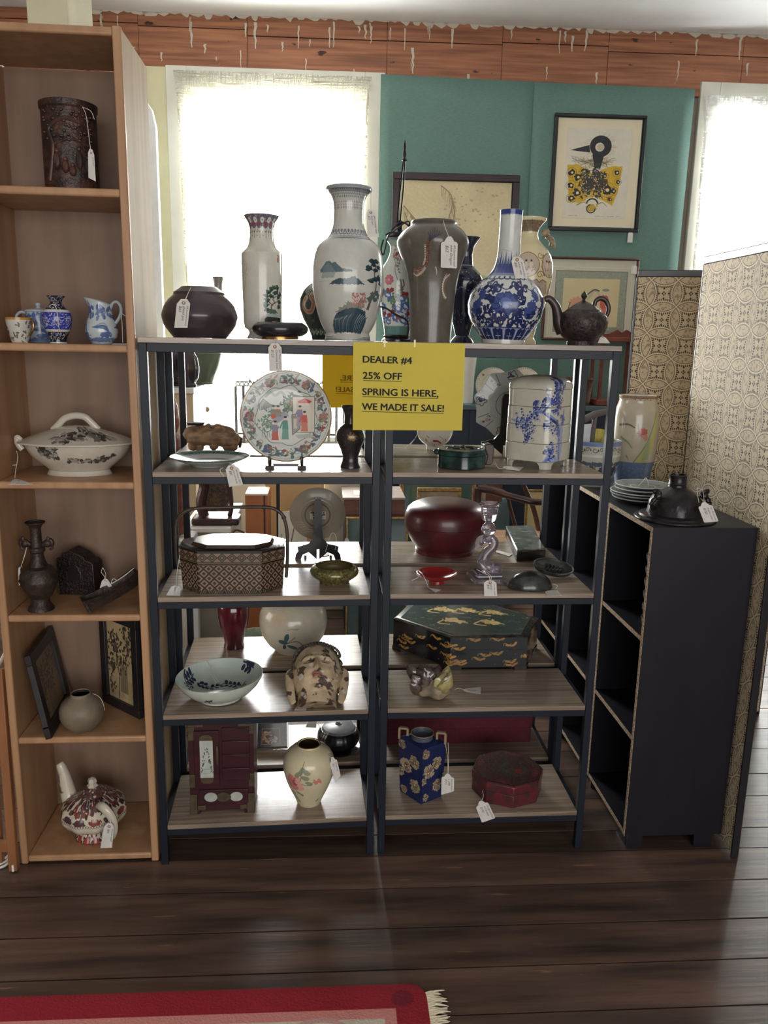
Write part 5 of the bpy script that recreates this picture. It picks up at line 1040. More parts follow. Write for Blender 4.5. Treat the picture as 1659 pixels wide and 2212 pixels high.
# glass dolphin candlestick
M_gls = mat('lavender_glass', (232, 224, 236), rough=0.04, trans=0.92, ior=1.45)
h = np.array(H(1058, 1262, Z3)); s_ = S(h); c = h+np.array([0, 36*s_, 0]); Yc = float(c[1]); k0 = float(P(1058, 1247, Yc)[2]); g = lambda px, py, d=0.0: (float(P(px, py, Yc)[0]-c[0]), d, float(P(px, py, Yc)[2]-k0))
cd = thing('candlestick', 'clear glass dolphin candlestick on a square stepped base', 'candlestick', c)
q = MB(); R2 = 37*s_
q.prism([(-R2, -R2), (R2, -R2), (R2, R2), (-R2, R2)], 0, 0.016, 0.97); q.prism([(-R2*.8, -R2*.8), (R2*.8, -R2*.8), (R2*.8, R2*.8), (-R2*.8, R2*.8)], 0.0161, 0.026, 0.94); bevel(q.build('square_base', M_gls, cd, None, 0.08), 0.003)
dp = spl([g(1075, 1226), g(1062, 1224), g(1048, 1216), g(1045, 1203), g(1052, 1190), g(1064, 1178), g(1068, 1166), g(1062, 1157), g(1052, 1158), g(1044, 1166)], 6)
q = MB(); q.tube(dp, [v*s_ for v in np.interp(range(55), (0, 8, 18, 30, 44, 54), (9, 15, 14, 11, 7, 4))], 14); q.ball(g(1072, 1224), (15*s_, 13*s_, 12*s_), 14, 10); q.build('dolphin', M_gls, cd)
q = MB(); f0 = g(1046, 1170)
for sd in (-1, 1):
    rows = [[f0 if i == 0 else tuple(np.array(f0)+np.array([-(i*6.5)*s_*math.cos(a), sd*0.003, i*6.5*s_*math.sin(a)])) for a in np.linspace(-0.7, 1.5, 9)] for i in range(4)]; q.grid(rows, None, False, True, sd > 0)
q.build('tail_fin', M_gls, cd)
zz = lambda y: g(1058, y)[2]; q = MB()
q.lathe([(7*s_, zz(1168)), (8*s_, zz(1160)), (12*s_, zz(1155)), (10*s_, zz(1150)), (15*s_, zz(1143)), (16*s_, zz(1136)), (12*s_, zz(1128)), (7*s_, zz(1123)), (14*s_, zz(1119)), (16*s_, zz(1114)), (18*s_, zz(1104)), (18.5*s_, zz(1092)), (20*s_, zz(1088)), (24*s_, zz(1085)), (24*s_, zz(1082)), (19*s_, zz(1082)), (12*s_, zz(1086)), (11*s_, zz(1105)), (0.0005, zz(1106))], 28, rfun=lambda t, z: 1+0.03*math.cos(8*t)); q.build('candle_socket', M_gls, cd)
price_tag('white price tag hanging at the foot of the glass dolphin candlestick', [(1045, 1254), (1072, 1254), (1074, 1288), (1046, 1288)], -0.006, string=[[(1030, 1230, 0.03), (1045, 1238, 0.01), (1056, 1244, -0.004), ()], [(1052, 1236, 0.02), (1061, 1246, -0.004), ()]], text=[('#4 Glass candle', 0.22, 0.22), ('stick', 0.5, 0.24), ('$45', 0.75, 0.26)])
# pair of dark carved stone shells
M_ink_ = mat('black_green_stone', (34, 36, 38), (54, 58, 56), 30, rough=0.25, coat=0.4, bump=0.25, bsc=60)
h = np.array(H(1151, 1277, Z3)); s_ = S(h); c = h+np.array([0, 26*s_, 0]); q = MB()
q.lathe([(49*s_, 0.0), (50*s_, 0.004), (48*s_, 0.012), (42*s_, 0.028), (32*s_, 0.041), (18*s_, 0.050), (0.0005, 0.053)], 56, sy=0.62, rfun=lambda t, z: 1+0.01*math.sin(3*t)); 
tag(q.build('stone_cover', M_ink_, None, c), 'dark polished oval stone cover turned dome side up', 'stone cover')
h = np.array(H(1200, 1250, Z3)); c = h+np.array([0, 0.035, 0.024]); q = MB()
q.lathe([(30*s_, -0.012), (44*s_, -0.004), (48*s_, 0.006), (48*s_, 0.010), (44*s_, 0.010), (42*s_, 0.004), (30*s_, -0.002), (0.0005, -0.003)], 56, sy=0.66)
so = q.build('stone_dish', M_ink_, None, c); so.rotation_euler = (math.radians(20), math.radians(8), 0); tag(so, 'dark oval carved stone dish leaning behind the dome shaped cover', 'stone dish')
q = MB()
for k in range(5): q.tube(spl([(-0.03+0.012*k, -0.018+0.003*k, 0.001), (-0.015+0.01*k, 0.002-0.002*k, 0.003), (-0.02+0.013*k, 0.02-0.003*k, 0.001)], 6), 0.0028, 8)
q.build('carved_relief', M_ink_, so)
price_tag('blank white card lying in front of the dark stone cover', [(1176, 1277), (1203, 1274), (1214, 1287), (1183, 1288)], z=Z3, eye=False, string=[(1194, 1262, 0.06), (1204, 1265, 0.05), (1201, 1271, 0.035)])
# rear unit, third tier
M_roundred = mat('aged_red_lacquer', (92, 32, 34), (66, 28, 32), 14, rough=0.34, coat=0.2, bump=0.06, bsc=30, lo=0.3, hi=0.7)
p = pot('lacquer_box', 'large round aged red lacquer box with rounded lid', 'box', 960, 1206, Z3, [(1199, 64), (1193, 64.5), (1190, 62), (1180, 71), (1162, 81), (1146, 86.5), (1140, 87)], M_roundred, n=72)
zz = p.zz; s_ = p.s; MB().lathe([(86*s_, zz(1140)), (88.5*s_, zz(1139)), (88.5*s_, zz(1129)), (87*s_, zz(1118)), (82*s_, zz(1107)), (73*s_, zz(1099)), (60*s_, zz(1093.5)), (42*s_, zz(1090)), (20*s_, zz(1088.5)), (0.0005, zz(1088))], 72).build('lid', M_roundred, p.o)
fy = float(H(1147, 1212, Z3)[1]); zt_ = float(P(1147, 1186, fy)[2]); pts = [H(1117, 1186.5, zt_), H(1178.5, 1185.5, zt_), H(1150, 1134.5, zt_), H(1093, 1136, zt_)]; c = np.array([pts[0][0], fy, Z3])
q = MB(); q.prism([(float(p_[0]-c[0]), float(p_[1]-fy)) for p_ in pts], 0.0, zt_-Z3-0.006); lb = q.build('long_box', M_blkl, None, c); bevel(lb, 0.002); tag(lb, 'long dark box with marbled grey lid at the end of the rear unit', 'box')
q = MB(); q.prism([(float(p_[0]-c[0])*1.0, float(p_[1]-fy)) for p_ in pts], zt_-Z3-0.0058, zt_-Z3); bevel(q.build('lid', mat('marbled_grey_lid', (120, 122, 118), (58, 60, 62), 22, (1, 2, 1), 0.25, coat=0.4), lb), 0.002)
price_tag('white price tag lying flat between the round red box and the long dark box', [(1068, 1192), (1073, 1188), (1107, 1197), (1100, 1202)], z=Z3, eye=False)
price_tag('narrow white tag leaning along the edge of the long dark box', [(1093, 1158, 0.46), (1097, 1157, 0.46), (1117, 1207, 0.36), (1112, 1208, 0.36)], 0.42, eye=False)
c = np.array(P(686, 1111, 0.46)); r = 60.5*S(c)
def pt(cv):
    cv.ring(0, 0, 44, 4, (96, 84, 72)); cv.ring(0, 0, 47, 1, (70, 62, 56)); cv.rect(-28, -14, 30, 16, (176, 172, 160)); cv.specks(-24, -10, 26, 12, 20, 4, [(40, 40, 44), (60, 58, 60)])
    for k in range(5): cv.curve([(-80+k*8, 30+k*10), (-60+k*9, 26+k*9), (-40+k*9, 32+k*8)], 2.5, (170, 158, 140), 0.5)
o = disc(r, BACK, 72).build('round_plate', mat_img('plate_back_painting', plate_cv(pt, 3.0, (132, 122, 108)), 0.3, coat=0.2), None, c); o.rotation_euler = (math.radians(9), 0, 0); o.location = (float(c[0]), 0.455, float(c[2])-0.003)
tag(o, 'round grey brown plate seen from behind on its black stand on the rear unit', 'plate')
t_ = back_easel('black stand seen from behind under the round grey plate', 687, 0, 1196, 0.392, 0.92, 134, 0, Z3)
price_tag('crumpled white tag lying at the foot of the black plate stand', [(690, 1199), (700, 1203), (729, 1191), (712, 1187)], z=Z3, eye=False, string=[[(703, 1192, 0.38), (716, 1153, 0.383), (726, 1160, 0.383), (724, 1188, 0.384)]])
def pt(cv):
    for k in range(-4, 5): cv.blob(k*40+10, 1150, 14, 4, (176, 140, 104), 0.5, 0, 0.4)
p = pot('covered_dish', 'white covered dish with twisted loop handle half hidden behind the basketwork box', 'tureen', 516, 1176, Z3, [(1168, 28), (1164, 28), (1160, 36), (1150, 48), (1144, 50)], None, pt, bg=(206, 198, 190), Y=0.47)
zz = p.zz; s_ = p.s; ld = MB().lathe([(49*s_, zz(1144)), (51*s_, zz(1143.5)), (49*s_, zz(1140)), (38*s_, zz(1136)), (20*s_, zz(1133)), (0.0005, zz(1132))], 48).build('lid', _mats['porcelain'], p.o)
MB().tube(spl([(-17*s_, 0, zz(1133)), (-13*s_, 0, zz(1124)), (-5*s_, 0, zz(1118)), (3*s_, 0, zz(1120)), (10*s_, 0, zz(1123)), (15*s_, 0, zz(1133))], 6), 0.0045, 10).build('loop_handle', mat('brown_glaze_handle', (120, 88, 74), rough=0.3), ld)

# ---------------------------------------------------------------- fourth tier
def pt(cv):
    cv.rect(-260, 1472, -230, 1476, (70, 80, 110)); x = -32
    cv.specks(x-10, 1482, x+12, 1500, 26, 2.2, [(62, 66, 96), (80, 86, 120)]); cv.curve([(x+6, 1499), (x+24, 1503), (x+48, 1503)], 1.2, (90, 92, 112)); cv.blob(x, 1484, 5, 2.4, (46, 50, 72), 1, 0.4); cv.blob(x+8, 1483, 5, 2.4, (46, 50, 72), 1, -0.5)
def pti(cv):
    D = (48, 54, 78)
    def sprig(x, y, a, L_, n=6):
        y -= 72
        x2, y2 = x+L_*math.cos(a), y+L_*math.sin(a); cv.curve([(x, y), ((x+x2)/2+2, (y+y2)/2-2), (x2, y2)], 1.6, D)
        for k in range(n): t = (k+1)/(n+1); s_ = (-1)**k; cv.blob(x+(x2-x)*t-s_*5*math.sin(a), y+(y2-y)*t+s_*5*math.cos(a), 5, 3.4, D, 1, a+s_*0.8)
    sprig(-26, 38, -0.35, 34, 5); sprig(-48, 28, 0.2, 24, 5); sprig(40, 44, -2.6, 40, 7); sprig(72, 30, -2.2, 34, 6); sprig(-70, 42, -1.1, 30, 6); sprig(60, 20, -0.8, 18, 4); cv.curve([(-66, -20), (-74, -36), (-72, -56)], 2.2, D)
    cv.specks(30, -32, 54, -20, 30, 2, [(70, 90, 84), (60, 70, 90)]); cv.specks(-74, -28, -58, -12, 24, 2.2, [(60, 66, 96)])
p = pot('wide_bowl', 'wide pale celadon white bowl with dark blue leaf sprigs', 'bowl', 478, 1526, Z4, [(1508, 46), (1504, 47.5), (1500, 54), (1492, 69), (1480, 82), (1468, 90), (1461, 93)], None, pt, bg=(196, 204, 194), inside=_mats['porcelain'], th=2.5, floor_in=0.008, n=72, lean=-2.2)
inside_paint(p, pti, (190, 202, 196)); p.o.location.z += 0.0026
MB().tube(spl([tuple(P(*q_)-p.c) for q_ in ((448, 1427, 0.22), (456, 1440, 0.19), (460, 1460, 0.15), (470, 1478, 0.13), (473, 1474, 0.13), (464, 1458, 0.15), (458, 1438, 0.19))], 5), 0.0008, 6).build('string', M_str, p.o)
# Buddha head
from mathutils import noise as _ns
def gs(x, z, cx_, cz, sx_, sz): return math.exp(-((x-cx_)/sx_)**2-((z-cz)/sz)**2)
q = MB(); nu, nv = 112, 84; rows = []
for i in range(nv+1):
    ph = math.pi*(i/nv)-math.pi/2; row = []
    for j in range(nu):
        th = 2*math.pi*j/nu; x, y, z = math.cos(ph)*math.cos(th), math.cos(ph)*math.sin(th), math.sin(ph)
        X, Y_, Z_ = 0.80*x, 0.86*y, 1.0*z
        if z < 0: X *= 1-0.20*z*z; Y_ *= 1-0.10*z*z
        if y < 0.15:
            f = 0.0
            for q1 in (1,):
                f += 0.20*gs(X, Z_, 0, -0.13, 0.075, 0.16)+0.10*gs(X, Z_, 0, -0.24, 0.13, 0.07)+0.06*gs(X, Z_, 0, 0.05, 0.05, 0.2)
                f += 0.085*gs(X, Z_, 0, -0.43, 0.17, 0.04)+0.085*gs(X, Z_, 0, -0.52, 0.13, 0.045)-0.05*gs(X, Z_, 0, -0.475, 0.2, 0.016)-0.05*gs(X, Z_, 0, -0.35, 0.04, 0.05)+0.12*gs(X, Z_, 0, -0.72, 0.17, 0.11)-0.04*gs(X, Z_, 0, -0.60, 0.2, 0.04)
                for sd in (-1, 1): f += -0.075*gs(X, Z_, sd*0.28, 0.06, 0.17, 0.075)+0.06*gs(X, Z_, sd*0.28, 0.02, 0.13, 0.045)-0.025*gs(X, Z_, sd*0.28, -0.02, 0.15, 0.012)+0.05*gs(X, Z_, sd*0.28, 0.17, 0.2, 0.035)+0.07*gs(X, Z_, sd*0.36, -0.3, 0.2, 0.2)
            Y_ -= f*max(0, min(1, (0.15-y)*2.5))
        row.append((X, Y_, Z_))
    rows.append(row)
q.grid(rows, None, True)
hs = 0.098; Mx = Matrix.Translation((0, 0, 0)) @ Matrix.Rotation(math.radians(-57), 4, 'X') @ Matrix.Diagonal((hs*0.99, hs*1.0, hs*1.12, 1)); q.move(Mx)
zlo = -0.064; q.V = [(x, y, max(z, zlo)) for x, y, z in q.V]
M_flake = flecks(flecks(mat('flaking_gesso', (196, 176, 146), (168, 146, 116), 22, rough=0.6, bump=0.4, bsc=60), (84, 66, 58), 30, (1, 1, 1), 0.56), (212, 204, 192), 24, (1, 1, 1.4), 0.60, 0.7)
c = np.array(P(685, 1480, 0.09)); c[1] = 0.105; c[2] = Z4-zlo
lumpy(q, 0.0012, 70); q.V = [(x, y, max(z, zlo)) for x, y, z in q.V]; bh = q.build('buddha_head', M_flake, None, c); tag(bh, 'flaking painted Buddha head lying tipped back with closed eyes', 'sculpture')
q = MB(); q.lathe([(0.64, -1.12), (0.62, -0.95), (0.60, -0.78), (0.62, -0.5), (0.5, -0.2)], 40, sy=0.9); q.move(Mx); q.V = [(x, y, max(z, zlo)) for x, y, z in q.V]; lumpy(q, 0.002, 50); q.V = [(x, y, max(z, zlo)) for x, y, z in q.V]; q.build('neck', M_flake, bh)
M_hair = mat('dark_curls', (58, 50, 46), (92, 80, 70), 60, rough=0.7); q = MB()
for i in range(10):
    for j in range(26):
        th = math.pi*2*(j+(i % 2)*0.5)/26; ph = 0.30+0.135*i
        if ph > 1.5: continue
        x, y, z = 0.82*math.cos(ph)*math.cos(th), 0.88*math.cos(ph)*math.sin(th), 1.0*math.sin(ph)
        if y < -0.28 and z < 0.66+0.1*abs(x): continue
        q.ball((x, y, z), 0.078, 7, 5)
for j in range(22):
    th = math.pi*(0.0+1.0*j/21)
    for zz_ in (0.05, 0.16, -0.1, -0.22): q.ball((0.83*math.cos(th), 0.90*math.sin(th)*math.cos(zz_), zz_), 0.08, 7, 5)
for j in range(24):
    t = -math.pi*j/23; q.ball((0.70*math.cos(t)*1.06, -0.42-0.25*abs(math.sin(t)), 0.42+0.30*abs(math.sin(t))), 0.045, 7, 5)
q.move(Mx); q.V = [(x, y, max(z, zlo)) for x, y, z in q.V]; hb = q.build('hair_curls', M_hair, bh)
for sd in (-1, 1):
    q = MB(); q.tube(spl([(sd*0.80, -0.02, 0.20), (sd*0.90, 0.02, 0.10), (sd*0.89, 0.0, -0.15), (sd*0.85, -0.05, -0.45), (sd*0.80, -0.12, -0.75), (sd*0.74, -0.18, -0.95)], 5), list(np.interp(range(26), (0, 5, 12, 20, 25), (.05, .09, .10, .085, .06))), 12, flat=1.5); q.move(Mx); q.V = [(x, y, max(z, zlo)) for x, y, z in q.V]; q.build('ear', M_flake, bh)
q = MB()
for z_, w_ in ((-0.437, 0.15), (-0.515, 0.12)): q.tube(spl([(-w_, -0.865+0.02, z_), (-w_*0.5, -0.95, z_+0.012), (0, -0.975, z_-0.004), (w_*0.5, -0.95, z_+0.012), (w_, -0.865+0.02, z_)], 4), [0.012]+[0.033]*15+[0.012], 8)
q.move(Mx); q.build('lips', mat('faded_red_lips', (160, 96, 84), (140, 110, 90), 60, rough=0.5), bh)
q = MB()
for sd in (-1, 1): q.tube(spl([(sd*0.12, -0.83, 0.0), (sd*0.22, -0.845, -0.035), (sd*0.34, -0.79, -0.03), (sd*0.44, -0.70, 0.02)], 4), 0.011, 6); q.tube(spl([(sd*0.08, -0.84, 0.16), (sd*0.24, -0.86, 0.24), (sd*0.42, -0.74, 0.20), (sd*0.52, -0.66, 0.10)], 4), 0.010, 6)
q.move(Mx); q.build('eye_lines', mat('dark_painted_line', (56, 46, 42), rough=0.7), bh)
price_tag('white card tucked under the front of the Buddha head', [(642, 1523), (664, 1525), (661, 1534.5), (636, 1534)], z=Z4, eye=False)
# glossy leaf cluster
h = np.array(H(937, 1519, Z4)); s_ = S(h); c = h+np.array([0, 0.045, 0]); M_leaf = mat('dark_agate', (46, 36, 38), (104, 86, 78), 30, rough=0.15, coat=0.6, lo=0.3, hi=0.75); M_leaf2 = mat('yellow_green_agate', (176, 170, 112), (122, 104, 74), 28, rough=0.18, coat=0.5)
lc = thing('carved_leaf_cluster', 'glossy carved stone leaf cluster, dark purple with a yellow green end', 'carving', c); r = random.Random(4)
q = MB(); q.ball((0, 0, 22*s_), (40*s_, 34*s_, 22*s_), 20, 12); lumpy(q, 0.010, 38, 3); q.V = [(x, y, max(0, z)) for x, y, z in q.V]; q.build('leaf_base', mat('mottled_agate', (92, 76, 70), (156, 140, 116), 26, rough=0.2, coat=0.5), lc)
def leaf(c0, d, L_, w_, m, nm='leaf'):
    d = np.array(d, float); d /= np.linalg.norm(d); sd = np.cross(d, (0, 1, 0.3)); sd /= np.linalg.norm(sd); up = np.cross(sd, d); rows = []
    for sdn in (1, -1):
        rr = []
        for i in range(9):
            t = i/8; wv = w_*math.sin(math.pi*min(1, 0.08+t*0.95))**0.7
            rr.append([np.array(c0)+d*L_*t+up*(0.35*L_*t*t-0.3*wv*(1-abs(u))+sdn*0.0022)+sd*wv*u for u in np.linspace(-1, 1, 7)])
        rows.append(rr)
    q = MB(); q.grid(rows[0]); q.grid(rows[1], flip=True); lumpy(q, 0.003, 60, L_*90); return q.build(nm, m, lc)
for k in range(11):
    a = r.uniform(1.7, 3.6); leaf((r.uniform(-34, 0)*s_, r.uniform(-22, 14)*s_, r.uniform(10, 40)*s_), (math.cos(a), r.uniform(-.8, 0.4), abs(math.sin(a))+0.5), 38*s_, 13*s_, M_leaf)
for k in range(6):
    a = r.uniform(0.2, 1.5); leaf((r.uniform(2, 30)*s_, r.uniform(-26, 6)*s_, r.uniform(6, 32)*s_), (math.cos(a)*0.7, r.uniform(-.7, 0.2), 0.9), 42*s_, 13*s_, M_leaf2)
for k in range(4): leaf((r.uniform(-10, 14)*s_, r.uniform(-4, 16)*s_, 30*s_), (r.uniform(-.3, .3), 0.2, 1), 36*s_, 14*s_, M_leaf)
price_tag('white price tag lying beside the glossy leaf cluster', [(1000, 1488), (1003, 1494), (1038, 1499), (1039, 1484)], z=Z4, string=[(982, 1490, 0.07), (990, 1487, 0.06), ()], eye=False, text=[('agate leaves', 0.5, 0.3)])
# rear unit, fourth tier
pot('red_vase', 'glossy deep red vase on the rear unit behind the celadon bowl', 'vase', 506, 1405, Z4, [(1399, 22), (1395, 22), (1388, 20), (1372, 24), (1350, 31), (1330, 34), (1312, 34), (1300, 29), (1292, 21), (1284, 16), (1274, 15), (1264, 19)], mat('oxblood_glaze', (84, 22, 34), (60, 18, 28), 5, rough=0.14, coat=0.6), inside=_mats['dark_inside'])
def pt(cv):
    G = (70, 98, 100)
    cv.blob(-24, 1362, 11, 5, G, 1, 0.15); cv.blob(-15, 1352, 5, 10, G, 1, 0.35); cv.blob(-3, 1374, 13, 4.5, G, 1, 0.35); cv.blob(-23, 1374, 4, 7, (60, 80, 84), 1, 0.5); cv.curve([(-14, 1364), (8, 1360), (26, 1374)], 2, (110, 116, 100)); cv.curve([(-12, 1362), (4, 1350)], 1.6, (110, 112, 96))
    cv.curve([(-12, 1334), (0, 1332), (12, 1333)], 1, (130, 126, 110)); cv.blob(-32, 1316, 26, 20, (198, 160, 116), 0.35, 0, 0.3, soft=0.9)
pot('globular_vase', 'large round cream vase with a painted dragonfly leaf sprig on the rear unit', 'vase', 634, 1416, Z4, [(1401, 38), (1397, 41), (1386, 54), (1368, 66), (1350, 72), (1335, 73.5), (1320, 71), (1306, 64), (1296, 52), (1290, 38), (1287, 32), (1280, 31), (1277, 33)], None, pt, bg=(194, 186, 168), inside=_mats['porcelain'], n=64)
# hexagonal lacquer box
zf = Z4+0.010; A, B, C_ = (np.array(H(*q_, zf)) for q_ in ((849, 1396), (971, 1441), (1136, 1440))); cen = A+C_-B; cen = np.array([cen[0], cen[1], Z4]); zt_ = float(P(971, 1375, float(B[1]))[2])
ring_ = [A, B, C_, 2*cen-A, 2*cen-B, 2*cen-C_]; pl = [(float(v[0]-cen[0]), float(v[1]-cen[1])) for v in ring_]; ht_ = zt_-Z4
hb_ = thing('hexagonal_box', 'large black hexagonal lacquer box with gold bats on its sides', 'box', cen)
def gold(cv, n, top=False):
    g = cv.r
    cv.specks(cv.x0, cv.y0, cv.x1, cv.y1, 60, 3, [(44, 54, 48), (40, 44, 40), (60, 52, 40)], 0.7)
    for k in range(n):
        x, y = g.uniform(cv.x0+6, cv.x1-6), g.uniform(cv.y0+5, cv.y1-6); c1 = g.choice([(170, 128, 66), (150, 112, 60), (186, 140, 80)])
        cv.blob(x, y, 3.8, 2.8, c1, 1, 0.3, 0.3); rt = g.uniform(-.5, .5); cv.blob(x-5, y-1-rt*3, 4.6, 2.0, c1, 1, 0.5+rt, 0.35); cv.blob(x+5, y-1+rt*3, 4.6, 2.0, c1, 1, -0.5+rt, 0.35); cv.curve([(x-8, y-2), (x-11, y-3), (x-12, y+1)], 0.9, c1); cv.blob(x, y-1, 1.6, 1.2, (90, 60, 40))
cv = Cv(0, 690, 0, 60, 3.4, (22, 24, 28), 0.1, 21); gold(cv, 84); M_bats = mat_img('gold_bats', cv, 0.22, coat=0.4)
cv = Cv(-100, 100, -100, 100, 3, (44, 50, 52), 0.2, 22)
hexp = lambda r, o=0.0: [(r*math.cos(math.pi/3*k+o), r*math.sin(math.pi/3*k+o)) for k in range(7)]
g = cv.r
def pt(cv):
    for k in range(60): cv.scroll(g.uniform(-80, 80), g.uniform(-80, 80), g.uniform(2, 5), (92, 104, 92), g.choice((1, -1)), 0.9)
    for x, y in ((-22, 12), (26, 18), (4, -30), (-30, -34), (40, -20)):
        cv.blob(x, y, 10, 9, (186, 156, 104), 1, 0.4, 0.6); cv.blob(x+9, y+7, 7, 6, (200, 172, 116), 1, -0.5, 0.6); cv.curve([(x-12, y), (x-20, y+10), (x-6, y+16)], 3, (190, 156, 98))
        for k in range(3): cv.line([(x+12, y+8), (x+20, y+8+k*3)], 1.2, (200, 170, 110))
pt(cv); M_hext = mat_img('gold_dragon_top', cv, 0.2, coat=0.4)
def hexwall(za, zb, k, nm, par, top=False):
    q = MB(); u = 0.0
    for i in range(6):
        j = (i+1) % 6; n = len(q.V); q.V += [(pl[i][0]*k, pl[i][1]*k, za), (pl[j][0]*k, pl[j][1]*k, za), (pl[j][0]*k, pl[j][1]*k, zb), (pl[i][0]*k, pl[i][1]*k, zb)]; v0, v1 = za/ht_, zb/ht_
        q.face((n, n+1, n+2, n+3), ((i/6, v0), (i/6+1/6, v0), (i/6+1/6, v1), (i/6, v1)))
    n = len(q.V); q.V += [(a*k, b*k, za) for a, b in pl]+[(a*k, b*k, zb) for a, b in pl]; q.face(tuple(n+5-i for i in range(6)), ((0.001, 0.001),)*6); q.face(tuple(n+6+i for i in range(6)), ((0.001, 0.001),)*6)
    return q.build(nm, M_bats, par)
hexwall(0.010, ht_*0.60, 1.0, 'box_body', hb_); hl = hexwall(ht_*0.605, ht_*0.96, 1.0, 'lid', hb_)
q = MB(); q.prism([(a*1.0, b*1.0) for a, b in pl], ht_*0.96, ht_, 0.965); q.build('lid_edge', mat('lacquer_gold_edge', (86, 82, 70), (50, 50, 48), 40, rough=0.25, coat=0.4), hl)
q = MB(); q.prism([(a*0.90, b*0.90) for a, b in pl], ht_*0.99, ht_+0.0012); R_ = max(abs(v) for p_ in pl for v in p_); planar(q, 0, R_, (0, 1)); q.build('lid_panel', M_hext, hl)
for i in range(6):
    a = np.array(pl[i]); b = np.array(pl[(i+1) % 6]); z_ = np.array(pl[i-1]); q = MB(); q.prism([tuple(a*1.012), tuple(a*1.012+(b-a)*0.16), tuple(a*0.9+(b-a)*0.14), tuple(a*0.88), tuple(a*0.9+(z_-a)*0.14), tuple(a*1.012+(z_-a)*0.16)], 0.0, 0.014); q.build('bracket_foot', M_blkl, hb_)

# ---------------------------------------------------------------- lowest tier
M_jrd = mat('dark_red_lacquer_wood', (62, 22, 32), (46, 17, 26), 10, (1, 1, 4), 0.35, coat=0.15); M_brs = mat('dull_brass', (104, 90, 70), (84, 74, 60), 30, rough=0.45, metal=0.6); M_jad = mat('pierced_white_jade', (180, 184, 174), (160, 166, 158), 40, rough=0.35)
fl_ = np.array(H(411, 1760, Z5)); fr_ = np.array(H(550, 1756, Z5)); Yj = float((fl_[1]+fr_[1])/2); wj = float(fr_[0]-fl_[0]); hj = float(P(470, 1566, Yj)[2]-Z5); jc = thing('jewellery_cabinet', 'dark red lacquer jewellery cabinet with white jade door panel and brass mounts', 'jewellery box', (float(fl_[0]), Yj, Z5), float(math.atan2(fr_[1]-fl_[1], wj)))
u = wj/140.0; v = hj/193.0; bx = lambda nm, x0, y0, x1, y1, d0, d1, m, par=jc: bevel(MB().box((x0*u, d0, hj-y1*v), (x1*u, d1, hj-y0*v)).build(nm, m, par), 0.0012)
bx('cabinet_body', 0, 0, 140, 186, 0.006, 0.13, M_jrd)
for x0, y0, x1, y1 in ((0, 0, 33, 6), (0, 6, 14, 34), (107, 0, 140, 6), (130, 6, 140, 22), (0, 108, 13, 136), (128, 108, 140, 136), (0, 150, 16, 193), (124, 150, 140, 193), (16, 176, 34, 186), (108, 176, 124, 186)): bx('corner_mount', x0, y0, x1, y1, 0.0035 if y1 < 190 else -0.0005, 0.02 if y1 < 190 else 0.03, M_brs)
for x0 in (0, 118): bx('foot', x0, 184, x0+22, 193, 0.001, 0.03, M_jrd)
for x0 in (2, 120): bx('foot', x0, 184, x0+18, 193, 0.11, 0.13, M_jrd)
dr = bx('door', 13, 13, 66, 128, -0.002, 0.0055, M_jrd)
cv = Cv(0, 28, 0, 80, 7, (178, 184, 176), 0.08, 30)
for k in range(46): t = cv.r.uniform(0, 1); x = 14+(cv.r.choice((-1, 1)))*(2+9*t)+cv.r.uniform(-2, 2); y = 16+52*t; cv.blob(x, y, 1.6, 0.9, (70, 66, 60), 1, 0.9 if x < 14 else -0.9)
cv.line([(6, 62), (22, 62)], 0.6, (120, 124, 118)); cv.line([(7, 70), (21, 70)], 0.6, (120, 124, 118))
pj = lambda x, y, d=-0.0028: np.array([x*u, d, hj-y*v])
q = MB(); q.slab(pj(25, 112), pj(53, 112), pj(53, 32), pj(25, 32), 0.0012); q.build('jade_panel', mat_img('pierced_jade', cv, 0.35), dr)
for ya, yb in ((20, 32), (112, 124)):
    pl_ = [(25*u, hj-(32 if ya == 20 else 112)*v), (53*u, hj-(32 if ya == 20 else 112)*v), (52*u, hj-(24 if ya == 20 else 120)*v), (46*u, hj-ya*v if ya == 20 else hj-yb*v), (32*u, hj-ya*v if ya == 20 else hj-yb*v), (26*u, hj-(24 if ya == 20 else 120)*v)]
    MB().prism(pl_, -0.0045, -0.0022, axis='y').build('pierced_brass_plate', M_brs, dr)
MB().tube([(62*u, -0.004, hj-84*v), (62*u, -0.006, hj-64*v), (62*u, -0.004, hj-44*v)], [0.003, 0.0055, 0.003], 10, flat=0.6).build('latch_plate', M_brs, dr)
for k in range(4):
    y0 = 7+k*29; o = bx('drawer', 72, y0, 131, y0+26, 0.001, 0.008, M_jrd)
o = bx('drawer', 20, 140, 127, 170, -0.001, 0.0055, M_jrd)
for x in (46, 101):
    q = MB(); q.prism([(x*u+14*u*math.cos(t), hj-155*v+10*v*math.sin(t)) for t in np.linspace(0, 6.283, 25)[:-1]], -0.0032, -0.0008, axis='y'); q.build('jade_oval', M_jad, o)
q = MB(); q.prism([(73.5*u+15*u*math.cos(t)*(1+0.12*math.cos(3*t)), hj-155*v+10*v*math.sin(t)) for t in np.linspace(0, 6.283, 31)[:-1]], -0.0036, -0.0008, axis='y'); q.build('brass_pull_plate', M_brs, o)
